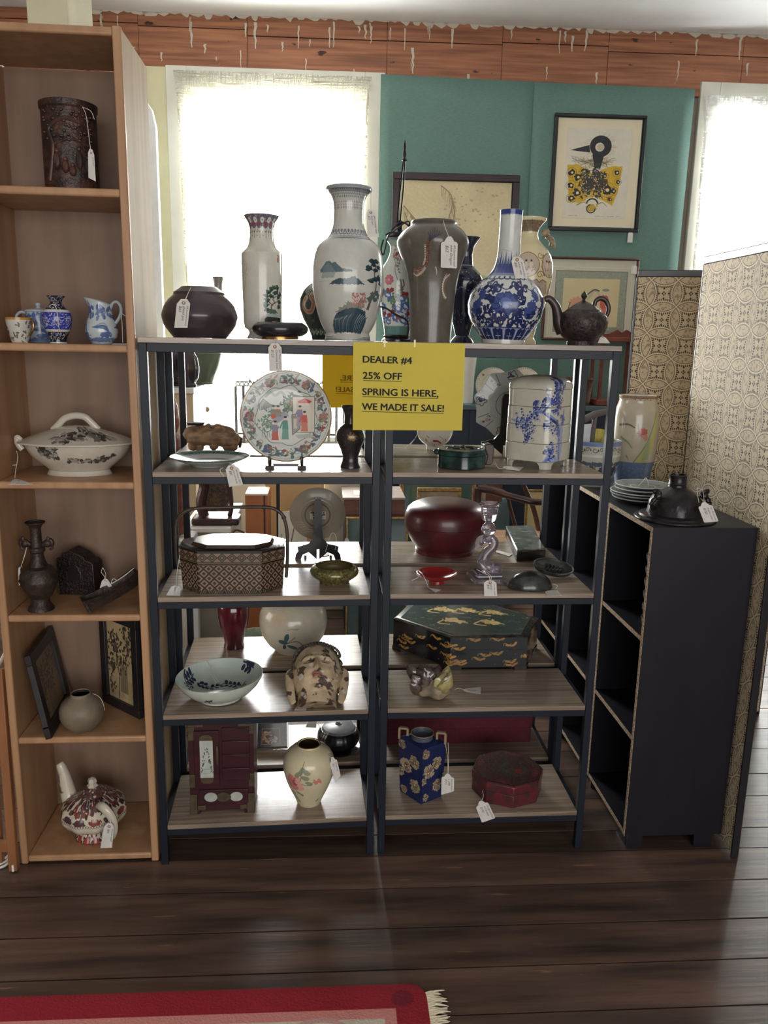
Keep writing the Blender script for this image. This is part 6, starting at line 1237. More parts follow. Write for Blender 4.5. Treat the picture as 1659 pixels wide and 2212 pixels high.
# small tray leaning in the rear unit
cv = Cv(0, 70, 0, 58, 7, (30, 28, 30), 0.3, 31); cv.specks(0, 0, 70, 58, 500, 1.4, [(60, 56, 56), (18, 18, 20), (90, 86, 84)], 0.8)
cv.rect(12, 15, 52, 50, (20, 19, 22)); cv.line([(12, 15), (52, 15), (52, 50), (12, 50), (12, 15)], 1.8, (160, 116, 70))
for k in range(16): cv.blob(cv.r.uniform(16, 48), cv.r.uniform(20, 46), 5, 2.2, cv.r.choice([(196, 150, 108), (176, 128, 84), (170, 172, 174)]), 1, cv.r.uniform(-.8, .8), 0.5)
h0 = np.array(H(586, 1618, Z5)); Yt = max(0.40, float(h0[1])); a_, b_, c_, d_ = (P(554, 1620, Yt+0.0), P(622, 1617, Yt), P(621, 1562, Yt+0.035), P(556, 1564, Yt+0.035)); dz = min(a_[2], b_[2])-Z5
a_, b_, c_, d_ = (np.array(v)-np.array([0, 0, dz]) for v in (a_, b_, c_, d_)); q = MB(); q.slab(a_-a_, b_-a_, c_-a_, d_-a_, 0.006); tr_ = q.build('lacquer_tray', mat_img('gold_figure_panel', cv, 0.3, coat=0.3), None, a_+np.array([0, 0, 0.004])); tag(tr_, 'small square black tray with gold framed figures propped behind the red cabinet', 'tray')
q = MB()
for p0, p1 in ((a_, b_), (b_, c_), (c_, d_), (d_, a_)): q.bar(p0-a_, p1-a_, 0.005, 0.012, (0, 1, 0.2))
q.build('silver_rim', mat('pale_metal_rim', (170, 168, 166), rough=0.3, metal=0.7), tr_)
# rose vase
def pt(cv):
    PK, DP, LT = (200, 128, 118), (164, 88, 84), (216, 160, 148); GN = (140, 142, 120)
    for dx, dy, r in ((-38, 1660, 9), (-28, 1668, 9), (-20, 1660, 8)): pass
    x, y = -36, 1668
    for dx, dy, rx, ry, rt, c_ in ((-10, 2, 10, 13, 0.2, PK), (6, -8, 12, 8, 0, LT), (14, 10, 10, 9, 0.6, LT), (-2, 12, 12, 8, 0.2, PK), (2, 0, 8, 9, 0, DP), (10, -2, 7, 7, 0, LT), (-6, -9, 8, 6, 0.4, PK)): cv.blob(x+dx, y+dy, rx, ry, c_, 0.92, rt, 0.15)
    for a in (0.3, 1.6, 2.9, 4.2): cv.ring(x+3, y+1, 6, 1.2, DP, 0.8, p0=a, p1=a+1.2)
    for dx, dy, rt in ((12, -18, -0.6), (28, -12, 0.2), (36, 0, 0.5), (20, -26, -0.9), (30, -24, 0.3)): cv.blob(x+dx, y+dy, 9, 5, GN, 0.55, rt, 0.2)
    cv.curve([(x+24, y-42), (x+20, y-26), (x+18, y-6)], 1.4, (120, 116, 96)); cv.curve([(x+18, y+2), (x+36, y+4), (x+46, y-4)], 1.3, (124, 116, 96))
    for dx, rt in ((-3, 1.2), (3, 1.9), (8, 0.9)): cv.blob(x+52+dx, y-3, 7, 3, PK, 0.9, rt, 0.15)
    for dx, dy in ((6, 26), (16, 30), (-10, 30), (-8, 42), (-4, 50)): cv.blob(x+dx, y+dy, 6, 3.4, (130, 130, 116), 0.8, 0.4, 0.3)
    cv.blob(30, 1716, 6, 3, (140, 140, 130), 0.6, -0.5, 0.3)
p = pot('rose_vase', 'cream vase painted with pink roses and a gilt rim', 'vase', 667.6, 1745, Z5, [(1735, 24), (1731, 26), (1720, 31), (1703, 40), (1684, 48.5), (1664, 54.5), (1650, 55.5), (1637, 53), (1627, 47), (1619, 38), (1614, 28.5), (1612, 25), (1610, 24.3)], None, pt, bg=(204, 194, 162), inside=mat('brown_inside', (96, 76, 62), rough=0.4), mottle=0.03)
q = MB(); rr = [(24.3*p.s*math.cos(t), 24.3*p.s*math.sin(t), p.zz(1609.5)) for t in np.linspace(0, 6.283, 41)[:-1]]; q.tube(rr, 0.0012, 6, True); q.build('gilt_rim', _mats['gilt_brass'], p.o)
price_tag('white price tag hanging on the shoulder of the rose vase', [(710, 1641), (726, 1634), (736, 1676), (724, 1691)], 0.048, string=[(686, 1612, 0.1), (697, 1623, 0.09), (712, 1634, 0.052), ()], scal=True, eye=False, hole=0.03, text=[('#4 rose vase', 0.3, 0.28), ('$55', 0.68, 0.3)])
# ribbed black box on a saucer, rear
h = np.array(H(732, 1640, Z5)); s_ = S(h); c = h+np.array([0, 0.07, 0]); M_blkr = mat('ribbed_black', (22, 22, 26), rough=0.3, coat=0.3)
MBs = MB().lathe([(22*s_, 0), (34*s_, 0.003), (46*s_, 0.010), (49*s_, 0.014), (47*s_, 0.0155), (34*s_, 0.010), (0.0005, 0.009)], 56).build('saucer', M_blkr, None, c); tag(MBs, 'black saucer under the ribbed black gourd box on the rear unit', 'saucer')
c2 = c+np.array([0, 0, 0.0105]); rb = MB().lathe([(20*s_, 0), (30*s_, 0.006), (42*s_, 0.022), (46.5*s_, 0.042), (45*s_, 0.060), (38*s_, 0.074)], 96, rfun=lambda t, z: 1+0.018*abs(math.sin(12*t))).build('gourd_box', M_blkr, None, c2); tag(rb, 'ribbed black gourd shaped box with grey lid on the rear unit', 'box')
MB().lathe([(37*s_, 0.0742), (34*s_, 0.082), (22*s_, 0.089), (8*s_, 0.092), (5*s_, 0.098), (0.0005, 0.101)], 96, rfun=lambda t, z: 1+0.02*abs(math.sin(12*t))).build('lid', mat('grey_ribbed_lid', (110, 112, 114), rough=0.3), rb)
price_tag('pinkish price tag hanging beside the ribbed black gourd box', [(668, 1554), (684, 1553), (683, 1572), (660, 1571)], 0.40, string=[(688, 1590, 0.41), (690, 1570, 0.40), (680, 1558, 0.40)], eye=False)
# blue square vase
B, L_, R_ = (np.array(H(*q_, Z5)) for q_ in ((909.7, 1738.5), (863.6, 1709), (953.6, 1721.5))); D_ = L_+R_-B; cen = (L_+R_)/2; htv = float(P(910, 1618, float(B[1]))[2]-Z5); k = 1.12
base = [tuple((v-cen)[:2]) for v in (B, R_, D_, L_)]
cv = Cv(0, 240, 0, 120, 4, (27, 37, 78), 0.12, 33)
def medal(x, y, r, c1):
    cv.blob(x, y, r, r*1.05, c1, 1, 0, 0.3)
    for _ in range(14): a = cv.r.uniform(0, 6.28); q_ = r*cv.r.uniform(0, .8); cv.ring(x+q_*math.cos(a), y+q_*math.sin(a), r*0.22, 1, (96, 82, 66), 0.9, n=9); cv.blob(x+q_*math.cos(a+1), y+q_*math.sin(a+1), r*0.14, r*0.1, cv.r.choice([(206, 196, 170), (120, 104, 84), (190, 176, 150)]), 1, 0, 0.3)
for i in range(4): medal(i*60+17, 52, 14, (170, 150, 126)); medal(i*60+38, 38, 12, (160, 142, 112)); medal(i*60+42, 88, 13, (158, 142, 114)); medal(i*60+4, 72, 8, (160, 144, 116)); medal(i*60+12, 108, 8, (150, 134, 108)); medal(i*60+8, 12, 9, (150, 130, 110))
M_sqv = mat_img('blue_medallion_ground', cv, 0.4, bump=0.2, bsc=160)
q = MB(); u = 0.0; lv = [(0.0, 0.96), (0.006, 1.0), (htv*0.93, k), (htv, k*0.95), (htv*1.035, 0.66)]
for i in range(4):
    a, b = np.array(base[i]), np.array(base[(i+1) % 4])
    for j in range(len(lv)-1):
        (za, ka), (zb, kb) = lv[j], lv[j+1]; n = len(q.V); q.V += [(*(a*ka), za), (*(b*ka), za), (*(b*kb), zb), (*(a*kb), zb)]; v0, v1 = min(1, za/htv), min(1, zb/htv+0.001); q.face((n, n+1, n+2, n+3), ((i/4, v0), (i/4+.25, v0), (i/4+.25, v1), (i/4, v1)))
n = len(q.V); q.V += [(*(np.array(v)*0.96), 0.0) for v in base]+[(*(np.array(v)*0.66), htv*1.035) for v in base]; q.face((n+3, n+2, n+1, n), ((0.6, 0.6),)*4); q.face((n+4, n+5, n+6, n+7), ((0.99, 0.99),)*4)
sv = q.build('square_vase', M_sqv, None, cen); bevel(sv, 0.003); tag(sv, 'blue square section vase with tan medallions and square loop handles', 'vase')
s_ = S(cen); M_tan = mat('tan_glaze', (150, 132, 104), rough=0.35)
q = MB(); q.lathe([(23*s_, htv*1.03), (23*s_, htv*1.09), (25*s_, htv*1.12), (22*s_, htv*1.125), (20*s_, htv*1.05), (0.0005, htv*1.045)], 40, caps=False); q.build('neck', mat('blue_grey_glaze', (84, 92, 100), rough=0.3, coat=0.3), sv)
q = MB(); q.tube([(24*s_*math.cos(t), 24*s_*math.sin(t), htv*1.122) for t in np.linspace(0, 6.283, 33)[:-1]], 0.0016, 6, True); q.build('rim', M_tan, sv)
for i in (1, 3):
    a = np.array(base[i])*k; z0 = htv*0.99; q = MB(); pts_ = [(a[0]*0.97, a[1]*0.97, z0-0.004), (a[0]*0.97, a[1]*0.97, z0+0.034), (a[0]*0.62, a[1]*0.62, z0+0.034), (a[0]*0.62, a[1]*0.62, z0+0.010)]
    for j in range(3): q.bar(pts_[j], pts_[j+1], 0.007, 0.009, (0.3, 1, 0.1))
    q.build('loop_handle', M_tan, sv)
price_tag('scalloped white price tag hanging on the blue square vase', [(954, 1672), (981, 1675), (980.5, 1709), (953, 1717)], 0.045, string=[[(968, 1604, 0.1), (969, 1640, 0.07), ()], [(962, 1604, 0.1), (967, 1640, 0.07), ()]], scal=True, eye=False, hole=0.0, text=[('Royal vase cloisonne', 0.22, 0.24), ('c. 1900', 0.46, 0.22), ('$115', 0.72, 0.24)])
# octagonal red lacquer box
vf_ = np.array(H(1101, 1745, Z5)); zt_ = float(P(1108, 1698, float(vf_[1]))[2]); tops = [np.array(H(x, y, zt_)) for x, y in ((1050.8, 1686.7), (1110, 1697.7), (1160.5, 1688), (1171.5, 1655), (1138.5, 1627), (1080.6, 1619), (1035, 1635), (1024, 1663))]
cen = sum(tops)/8; R_ = float(np.mean([np.linalg.norm((v-cen)[:2]) for v in tops])); a1 = math.atan2(tops[1][1]-cen[1], tops[1][0]-cen[0]); cen = np.array([cen[0], cen[1], Z5]); ho = zt_-Z5
M_oct = mat('carved_red_lacquer', (104, 36, 42), (62, 40, 42), 40, rough=0.35, coat=0.2, bump=0.3, bsc=90)
oc = [(R_*math.cos(a1+math.pi/4*i), R_*math.sin(a1+math.pi/4*i)) for i in range(8)]
ob = thing('octagonal_box', 'low octagonal carved red lacquer box beside the blue square vase', 'box', cen)
bevel(MB().prism(oc, 0.0, ho*0.55).build('box_body', M_oct, ob), 0.002); ol = bevel(MB().prism([(a*1.02, b*1.02) for a, b in oc], ho*0.56, ho*0.96).build('lid', M_oct, ob), 0.003)
cv = Cv(-100, 100, -100, 100, 3, (74, 40, 42), 0.2, 35); q8 = lambda r: [(r*math.cos(a1+math.pi/4*i), -r*math.sin(a1+math.pi/4*i)) for i in range(9)]
cv.poly(q8(60)[:-1], (66, 46, 44)); cv.line(q8(60), 2, (40, 26, 28)); cv.line(q8(96), 2, (40, 26, 28)); cv.ring(16, 6, 34, 12, (54, 66, 58), 0.8, p0=0, p1=4.4); cv.blob(24, 20, 22, 12, (112, 44, 44), 1, 0.4, 0.4); cv.blob(0, 20, 16, 9, (50, 66, 60), 1, -0.3, 0.4)
for i in range(8):
    t = math.pi/4*(i+.5)+a1; cv.blob(78*math.cos(t), -78*math.sin(t), 18, 9, (108, 46, 46) if i % 2 else (70, 50, 48), 1, math.pi/2-t, 0.2); cv.ring(78*math.cos(t), -78*math.sin(t), 12, 1.6, (44, 28, 30), 1, ry=8)
    cv.line([(60*math.cos(a1+i*math.pi/4), -60*math.sin(a1+i*math.pi/4)), (98*math.cos(a1+i*math.pi/4), -98*math.sin(a1+i*math.pi/4))], 2, (40, 26, 28))
for _ in range(60): cv.scroll(cv.r.uniform(-60, 60), cv.r.uniform(-60, 60), 5, cv.r.choice([(46, 30, 32), (96, 50, 48)]), 1, 1.2)
q = MB(); q.prism([(a*0.99, b*0.99) for a, b in oc], ho*0.96, ho); planar(q, 0, R_, (0, 1)); q.build('lid_carving', mat_img('carved_lid_top', cv, 0.35, coat=0.2, bump=0.4, bsc=120), ol)
price_tag('scalloped white price tag hanging over the edge in front of the octagonal red box', [(1025.5, 1738), (1051, 1727), (1070, 1767), (1041, 1777)], 0.0, string=[(1042, 1708, 0.04), (1044, 1720, 0.01), ()], scal=True, eye=False, hole=0.02, text=[('Octagonal box', 0.2, 0.22), ('red lacquer', 0.42, 0.2), ('$195', 0.7, 0.24)])
# red cloth box, rear
Yr = max(0.375, float(H(980, 1606, Z5)[1])); x0, x1 = float(P(836, 1580, Yr)[0]), float(P(1147, 1580, Yr)[0])
M_cl = mat('crimson_cloth', (88, 22, 38), (76, 18, 34), 60, rough=0.8); rc = bevel(MB().box((0, 0, 0), (x1-x0, 0.21, 0.115)).build('cloth_box', M_cl, None, (x0, Yr, Z5)), 0.003); tag(rc, 'wide crimson cloth covered box on the lowest shelf of the rear unit', 'box')
bevel(MB().box((-0.004, -0.004, 0.06), (x1-x0+0.004, 0.214, 0.12)).build('lid', M_cl, rc), 0.003)
# ---------------------------------------------------------------- in the plywood bookcase
SH = [z+0.0005 for z in CZL]
M_carv = mat('carved_dark_bamboo', (46, 34, 34), (92, 58, 44), 26, (1, 1, 1.5), 0.4, bump=1.0, bsc=85, lo=0.42, hi=0.8)
p = pot('brush_pot', 'dark carved bamboo brush pot on the top shelf of the plywood bookcase', 'brush pot', 153, 415, SH[0], [(430, 55.5), (412, 55.5), (405, 56), (320, 56.5), (244, 57), (240, 60), (228, 60.5)], M_carv, Y=0.13, absz=True, inside=_mats['dark_inside'], n=64, th=5)
q = MB(); r = random.Random(2)
def on(pp, dx, y, rr): a = pp.a0+math.asin(max(-1, min(1, dx/57))); R_ = 56.5*pp.s; return (R_*math.cos(a), R_*math.sin(a), pp.zz(y))
for k in range(60): q.ball(on(p, r.uniform(-52, 46), r.uniform(250, 315), 0), (0.005, 0.005, 0.004), 7, 5)
for dx, y, h in ((-28, 360, 40), (-12, 372, 30), (16, 356, 44), (32, 366, 34), (2, 380, 24)):
    a = on(p, dx, y, 0); q.ball(a, (0.010, 0.010, h*p.s*0.42), 9, 7); q.ball((a[0], a[1], a[2]+h*p.s*0.5), 0.0065, 8, 6)
q.tube(spl([on(p, -44, 400, 0), on(p, -34, 330, 0), on(p, -40, 290, 0), on(p, -10, 270, 0), on(p, 20, 275, 0)], 6), 0.0055, 8); q.tube(spl([on(p, -34, 325, 0), on(p, 0, 312, 0), on(p, 36, 322, 0)], 6), 0.004, 8)
q.build('carved_relief', mat('carved_relief_wood', (46, 34, 34), (104, 64, 48), 20, rough=0.4, lo=0.4, hi=0.75), p.o)
price_tag('white price tag hanging on the carved brush pot', [(190, 320), (203, 324), (207, 392), (191, 384)], 0.045, string=[[(178, 231, 0.07), (186, 250, 0.05), (194, 310, 0.043), ()], [(178, 231, 0.07), (196, 240, 0.06), (204, 258, 0.06)]], text=[('#4 bamboo', 0.3, 0.3)])
BLU = [(84, 104, 150), (70, 90, 140), (104, 122, 160)]
def scene_blue(cv, w, y0, y1):
    g = cv.r
    for k in range(-3, 4):
        X = k*w
        for _ in range(16): cv.blob(X+g.gauss(4, 12), y0+g.uniform(0, .3)*(y1-y0), 7, 4, g.choice(BLU), 0.75, g.uniform(0, 3), 0.4)
        for _ in range(12): cv.curve([(X-18+g.uniform(-4, 4), y0+.55*(y1-y0)), (X+6, y0+(.4+g.uniform(0, .2))*(y1-y0)), (X+16, y0+.7*(y1-y0))], 2, g.choice(BLU), 0.7)
        cv.blob(X, y1-0.12*(y1-y0), 30, 5, BLU[2], 0.8, 0, 0.4); cv.blob(X+8, y1-0.25*(y1-y0), 14, 6, BLU[0], 0.7, 0, 0.4)
    cv.rect(-400, y1-3, 400, y1, (130, 146, 176), 0.7)
def pt(cv):
    g = cv.r
    for _ in range(90): cv.curve([(g.uniform(-90, 90), g.uniform(690, 742)) for _ in range(1)]*1+[(g.uniform(-90, 90), g.uniform(690, 742))], 0.6, (150, 140, 130), 0.2) if False else cv.blob(g.uniform(-90, 90), g.uniform(692, 740), 4, 2, g.choice([(110, 104, 94), (130, 122, 108), (90, 88, 82)]), 0.7, g.uniform(0, 3), 0.5)
    cv.rect(-100, 684, 100, 692, (176, 132, 72))
p = pot('gilt_cup', 'small white cup with gilt rim and dark sprigs on the second shelf', 'cup', 44, 741, SH[1], [(741, 17), (736, 18), (725, 21), (706, 25), (694, 26.5), (687, 27)], None, pt, Y=0.055, bg=(194, 190, 182), inside=_mats['porcelain'], th=2)
MB().tube(spl([tuple(P(*q_)-p.c) for q_ in ((67, 692, .05), (72, 698, .045), (71, 712, .045), (66, 722, .05), (62, 724, .053))], 6), 0.0028, 10).build('gilt_handle', _mats['gilt_brass'], p.o)
MB().tube(spl([tuple(P(*q_)-p.c) for q_ in ((44, 716, .03), (54, 722, .025), (52, 735, .02), (60, 741, .02))], 5), 0.001, 6).build('string', M_str, p.o)
p = pot('lidded_jar', 'pale blue and white lidded jar behind the small blue vase', 'jar', 88, 741, SH[1], [(741, 25), (738, 26), (710, 27.5), (682, 27.5), (676, 26.5)], None, lambda cv: scene_blue(cv, 44, 682, 741), Y=0.17, bg=(168, 178, 190))
s_, zz = p.s, p.zz
MB().lathe([(27*s_, zz(676)), (29*s_, zz(675)), (28*s_, zz(671)), (20*s_, zz(668)), (6*s_, zz(667)), (4*s_, zz(664)), (6.5*s_, zz(660)), (5*s_, zz(656)), (0.0005, zz(654.5))], 40).build('lid', mat('blue_white_porcelain', (172, 180, 188), rough=0.2, coat=0.4), p.o)
MB().tube(spl([tuple(P(*q_)-p.c) for q_ in ((64, 690, .17), (58, 678, .165), (46, 674, .16), (37, 680, .16), (35, 692, .16), (40, 708, .165), (62, 716, .17))], 6), 0.0042, 10).build('handle', _mats['blue_white_porcelain'], p.o)
def pt(cv):
    g = cv.r
    for y0, y1, c0 in ((641, 670, (36, 36, 50)), (676, 713, (50, 60, 150)), (718, 740, (34, 34, 46))):
        cv.rect(-120, y0, 120, y1, c0)
        for _ in range(int(7*(y1-y0))): cv.curve([(x := g.uniform(-100, 100), y := g.uniform(y0+1, y1-1)), (x+g.uniform(-4, 4), y+g.uniform(-2, 2)), (x+g.uniform(-5, 5), y+g.uniform(-3, 3))], 0.8, g.choice([(190, 192, 200), (150, 156, 190), (210, 206, 200)]), 0.9)
    for k in range(-4, 5): X = k*26; cv.line([(X-8, 695), (X, 684), (X+8, 695), (X, 706), (X-8, 695)], 1, (176, 180, 190)); cv.blob(X, 695, 2.5, None, (150, 130, 80))
    for k in range(-20, 21): cv.line([(k*5, 715), (k*5+2.5, 717)], 0.9, (150, 110, 80))
p = pot('small_vase', 'small dark blue vase with white filigree bands on the second shelf', 'vase', 127, 743, SH[1], [(743, 17.5), (740, 17.5), (736, 16.5), (726, 20), (716, 24.5), (706, 28.5), (694, 30.5), (684, 30.5), (676, 28.5), (668, 21), (662, 15.5), (656, 12), (650, 12.5), (644, 17), (641, 19.5)], None, pt, Y=0.06, bg=(206, 204, 204), inside=_mats['dark_inside'], th=1.5)
MB().tube(spl([tuple(P(*q_)-p.c) for q_ in ((102, 672, .06), (108, 660, .035), (118, 659, .03), (123, 675, .02), (126, 700, .018), (128, 712, .02))], 5), 0.0009, 6).build('string', M_str, p.o)
p = pot('milk_jug', 'pale blue and white jug painted with a landscape on the second shelf', 'jug', 221.5, 744, SH[1], [(744, 22.5), (741, 22), (738, 25), (730, 31.5), (718, 34.5), (705, 33), (690, 28), (676, 24), (664, 22.5), (657, 23), (652, 23.5)], None, lambda cv: scene_blue(cv, 52, 664, 744), Y=0.09, bg=(186, 194, 196), inside=_mats['blue_white_porcelain'], th=2)
zt_ = p.zz(652); RJ = 23*p.s
for ob_ in [p.o]+list(p.o.children):
    for v in ob_.data.vertices:
        k = max(0, (v.co.z-p.zz(676))/(zt_-p.zz(676))); u_ = -v.co.x/RJ
        if k > 0: v.co.z += k*k*0.010*max(-0.8, u_)*1.0; v.co.x -= k*k*0.016*max(0, u_)**3
MB().tube(spl([tuple(P(*q_)-p.c) for q_ in ((238, 668, .09), (243, 656, .088), (252, 652, .085), (260, 660, .085), (262, 674, .085), (257, 688, .085), (250, 698, .088))], 6), 0.0045, 10, flat=1.3).build('handle', _mats['blue_white_porcelain'], p.o)
price_tag('white price tag lying on the second shelf beside the landscape jug', [(240, 742, 0.04), (245, 746, 0.02), (274, 746, 0.02), (276, 742, 0.05)], 0.03, string=[[(262, 673, .06), (264, 705, .05), (265, 740, .04)], [(262, 676, .06), (270, 682, .06), (275, 681, .06)]], eye=False)
# tureen
def pt(cv):
    D, G, L_ = (70, 66, 64), (110, 104, 98), (150, 144, 134); g = cv.r
    for x0, y0, w_, h_, n in ((-92, 978, 10, 14, 30), (-72, 984, 14, 14, 30), (10, 1000, 46, 5, 40), (52, 994, 26, 5, 14)):
        for _ in range(n): cv.blob(x0+g.uniform(-w_, w_), y0+g.uniform(-h_, h_)*0.8, 6, 3, g.choice([D, G, L_]), 0.6, g.uniform(-.4, .4), 0.5)
    cv.blob(-92, 974, 9, 9, (54, 56, 54), 0.9, 0, 0.5); cv.curve([(-72, 1000), (-66, 984), (-60, 972)], 2, G)
    cv.line([(-400, 1025), (400, 1025)], 0.8, L_); cv.line([(-400, 1038), (400, 1038)], 0.8, G)
p = pot('tureen_bowl', None, None, 173.5, 1043, 0.0, [(1036, 68), (1033, 66.5), (1026, 63), (1019, 70), (1008, 85), (996, 98), (984, 106), (975, 109.5), (970, 110.5)], None, pt, Y=0.145, bg=(192, 184, 170), sy=0.66, n=72, mottle=0.05)
bo = p.o; tl = float(P(173.5, 1036, 0.145)[2]); bo.location = (-0.2235, 0.145, SH[2]); tag(bo, 'oval cream tureen with landscape print and arched lid handle on the third shelf', 'tureen')
def pt(cv):
    D, G, L_ = (66, 62, 62), (110, 104, 98), (160, 152, 142); g = cv.r
    for x0, y0, w_, h_, n in ((30, 944, 34, 8, 60), (-30, 950, 34, 6, 40), (60, 952, 30, 6, 30), (-50, 956, 26, 5, 20)):
        for _ in range(n): cv.blob(x0+g.uniform(-w_, w_), y0+g.uniform(-h_, h_), 9, 2.4, g.choice([D, G, L_]), 0.6, g.uniform(-.2, .2), 0.5)
cvv = Cv(-math.pi*116, math.pi*116, 925, 975, 2, (194, 186, 172), 0.05, 11); pt(cvv); s_ = p.s; zz = p.zz
ld = MB().lathe([(108*s_, zz(970.5)), (112*s_, zz(969)), (111*s_, zz(966)), (101*s_, zz(962)), (84*s_, zz(954)), (62*s_, zz(946)), (42*s_, zz(939)), (24*s_, zz(934)), (0.0005, zz(932))], 72, p.a0, lambda z: min(.999, max(.001, (z-zz(975))/(zz(925)-zz(975)))), (0, 0, 0), 1, 0.66).build('lid', mat_img('tureen_lid_print', cvv, 0.22, coat=0.4), bo)
M_crm = mat('cream_glaze', (198, 190, 176), rough=0.22, coat=0.4)
MB().tube(spl([(-46*s_, 0, zz(944)), (-34*s_, 0, zz(931)), (-22*s_, 0, zz(918)), (-4*s_, 0, zz(912)), (14*s_, 0, zz(914)), (26*s_, 0, zz(925)), (40*s_, 0, zz(942))], 6), 0.0065, 12, flat=1.5).build('lid_handle', M_crm, ld)
for sg_ in (-1, 1): MB().tube(spl([(sg_*105*s_, 0, zz(986)), (sg_*112*s_, 0.0, zz(976)), (sg_*114*s_, 0, zz(966)), (sg_*113*s_, 0, zz(960)), (sg_*107*s_, 0, zz(966))], 6), 0.0058, 10, flat=1.5).build('side_handle', M_crm, bo)
price_tag('white price tag lying at the end of the oval tureen on the third shelf', [(30, 1034), (42, 1036), (74, 1046), (17, 1046)][:2]+[(72, 1046), (18, 1047)], z=SH[2], string=[[(36, 974, .12), (38, 990, .10), (34, 1015, .08), (32, 1034, .06)], [(37, 1004, .09), (27, 1005, .09)]], eye=False, text=[('tureen', 0.5, 0.3)])
# bronze vase
M_br2 = mat('brown_patina', (74, 60, 52), (48, 42, 42), 40, rough=0.45, metal=0.45, bump=0.5, bsc=120)
p = pot('lobed_bronze_vase', 'dark bronze altar vase with trumpet mouth and elephant head lugs on the fourth shelf', 'vase', 90, 1324, SH[3], [(1316, 27), (1312, 26.5), (1304, 21), (1297, 18.5), (1290, 20), (1287, 24), (1276, 30), (1263, 36.5), (1254, 40), (1251, 40.5), (1248, 39), (1240, 38.5), (1231, 33), (1226, 30), (1222, 20), (1219, 19), (1210, 15.5), (1200, 13), (1194, 13), (1191, 16.5), (1183, 17), (1180, 12.5), (1160, 11.5), (1142, 11.2), (1135, 14), (1130, 20.5), (1127.5, 21)], M_br2, n=56, inside=_mats['dark_inside'], th=1.5)
s_, zz = p.s, p.zz
for sg_ in (-1, 1):
    q = MB(); q.ball((sg_*23*s_, 0, zz(1174)), (9*s_, 7*s_, 9*s_), 12, 8); q.tube(spl([(sg_*12*s_, 0, zz(1178)), (sg_*22*s_, 0, zz(1170)), (sg_*31*s_, 0, zz(1168)), (sg_*32*s_, 0, zz(1182)), (sg_*27*s_, 0, zz(1188))], 5), [5*s_]*14+[3*s_]*6+[2*s_], 8); q.ball((sg_*26*s_, -4*s_, zz(1164)), (4*s_, 3*s_, 6*s_), 8, 6); q.build('elephant_lug', M_br2, p.o)
price_tag('white price tag hanging at the side of the bronze altar vase', [(39, 1229), (43, 1222), (46, 1262), (41, 1265)], 0.07, string=[[(58, 1178, .07), (55, 1195, .06), (45, 1226, .065)], [(62, 1166, .07), (50, 1210, .06), (44, 1228, .066)]], eye=False)
# small shrine
M_gau = mat('embossed_dark_metal', (58, 50, 48), (32, 28, 30), 90, rough=0.45, metal=0.5, bump=1.0, bsc=150)
h = np.array(H(166, 1292, SH[3])); Yg = float(h[1])+0.03; s_ = S(P(166, 1250, Yg)); c = np.array([float(P(168, 1290, Yg)[0]), Yg, SH[3]]); gz = lambda y: float(P(168, y, Yg)[2])-SH[3]
gx = lambda px: (px-168)*s_; Lz = gz(1290)
out = [(126, 1290), (124, 1218), (127, 1212), (136, 1209), (140, 1201), (148, 1198), (155, 1193), (163, 1198), (176, 1203), (186, 1208), (191, 1215), (201, 1217), (207, 1222), (209, 1286)]
pl = [(gx(x), max(0, gz(y)-Lz)) for x, y in out]
sh = thing('metal_shrine', 'small dark embossed metal shrine box with arched window', 'shrine', c, math.radians(-12))
bevel(MB().prism(pl, 0.0, 0.062, axis='y').build('shrine_body', M_gau, sh), 0.002)
q = MB(); k = len(pl); pts_ = [(a*0.985, -0.001, b*0.985+0.001) for a, b in pl]; q.tube(pts_, 0.0022, 6, True); q.build('beaded_edge', M_br2, sh)
win = [(147, 1260), (147, 1240), (151, 1238), (152, 1230), (158, 1226), (163, 1224), (168, 1226), (174, 1231), (175, 1238), (179, 1241), (179, 1260)]
wp = [(gx(x), gz(y)-Lz) for x, y in win]; wn_ = MB().prism(wp, -0.0012, 0.004, axis='y').build('arched_window', _mats['dark_hollow'], sh)
MB().tube([(a, -0.002, b) for a, b in wp], 0.0018, 6, True).build('window_rim', M_br2, wn_)
q = MB(); r = random.Random(5)
for _ in range(46):
    x, y = r.uniform(130, 204), r.uniform(1212, 1284)
    if 143 < x < 183 and 1220 < y < 1264 or y < 1218 and (x < 142 or x > 178): continue
    q.ball((gx(x), -0.0005, gz(y)-Lz), (0.0045, 0.002, 0.0035), 7, 5)
q.build('embossing', M_gau, sh)
price_tag('white price tag leaning on the dark metal shrine', [(221, 1252), (231, 1249), (243, 1259), (213, 1274)][:2]+[(242, 1266), (214, 1275)], 0.075, string=[[(222, 1226, .09), (219, 1236, .08), (226, 1246, .075), ()], [(222, 1226, .09), (228, 1238, .08), (228, 1250, .075)]], text=[('$', 0.4, 0.4)])
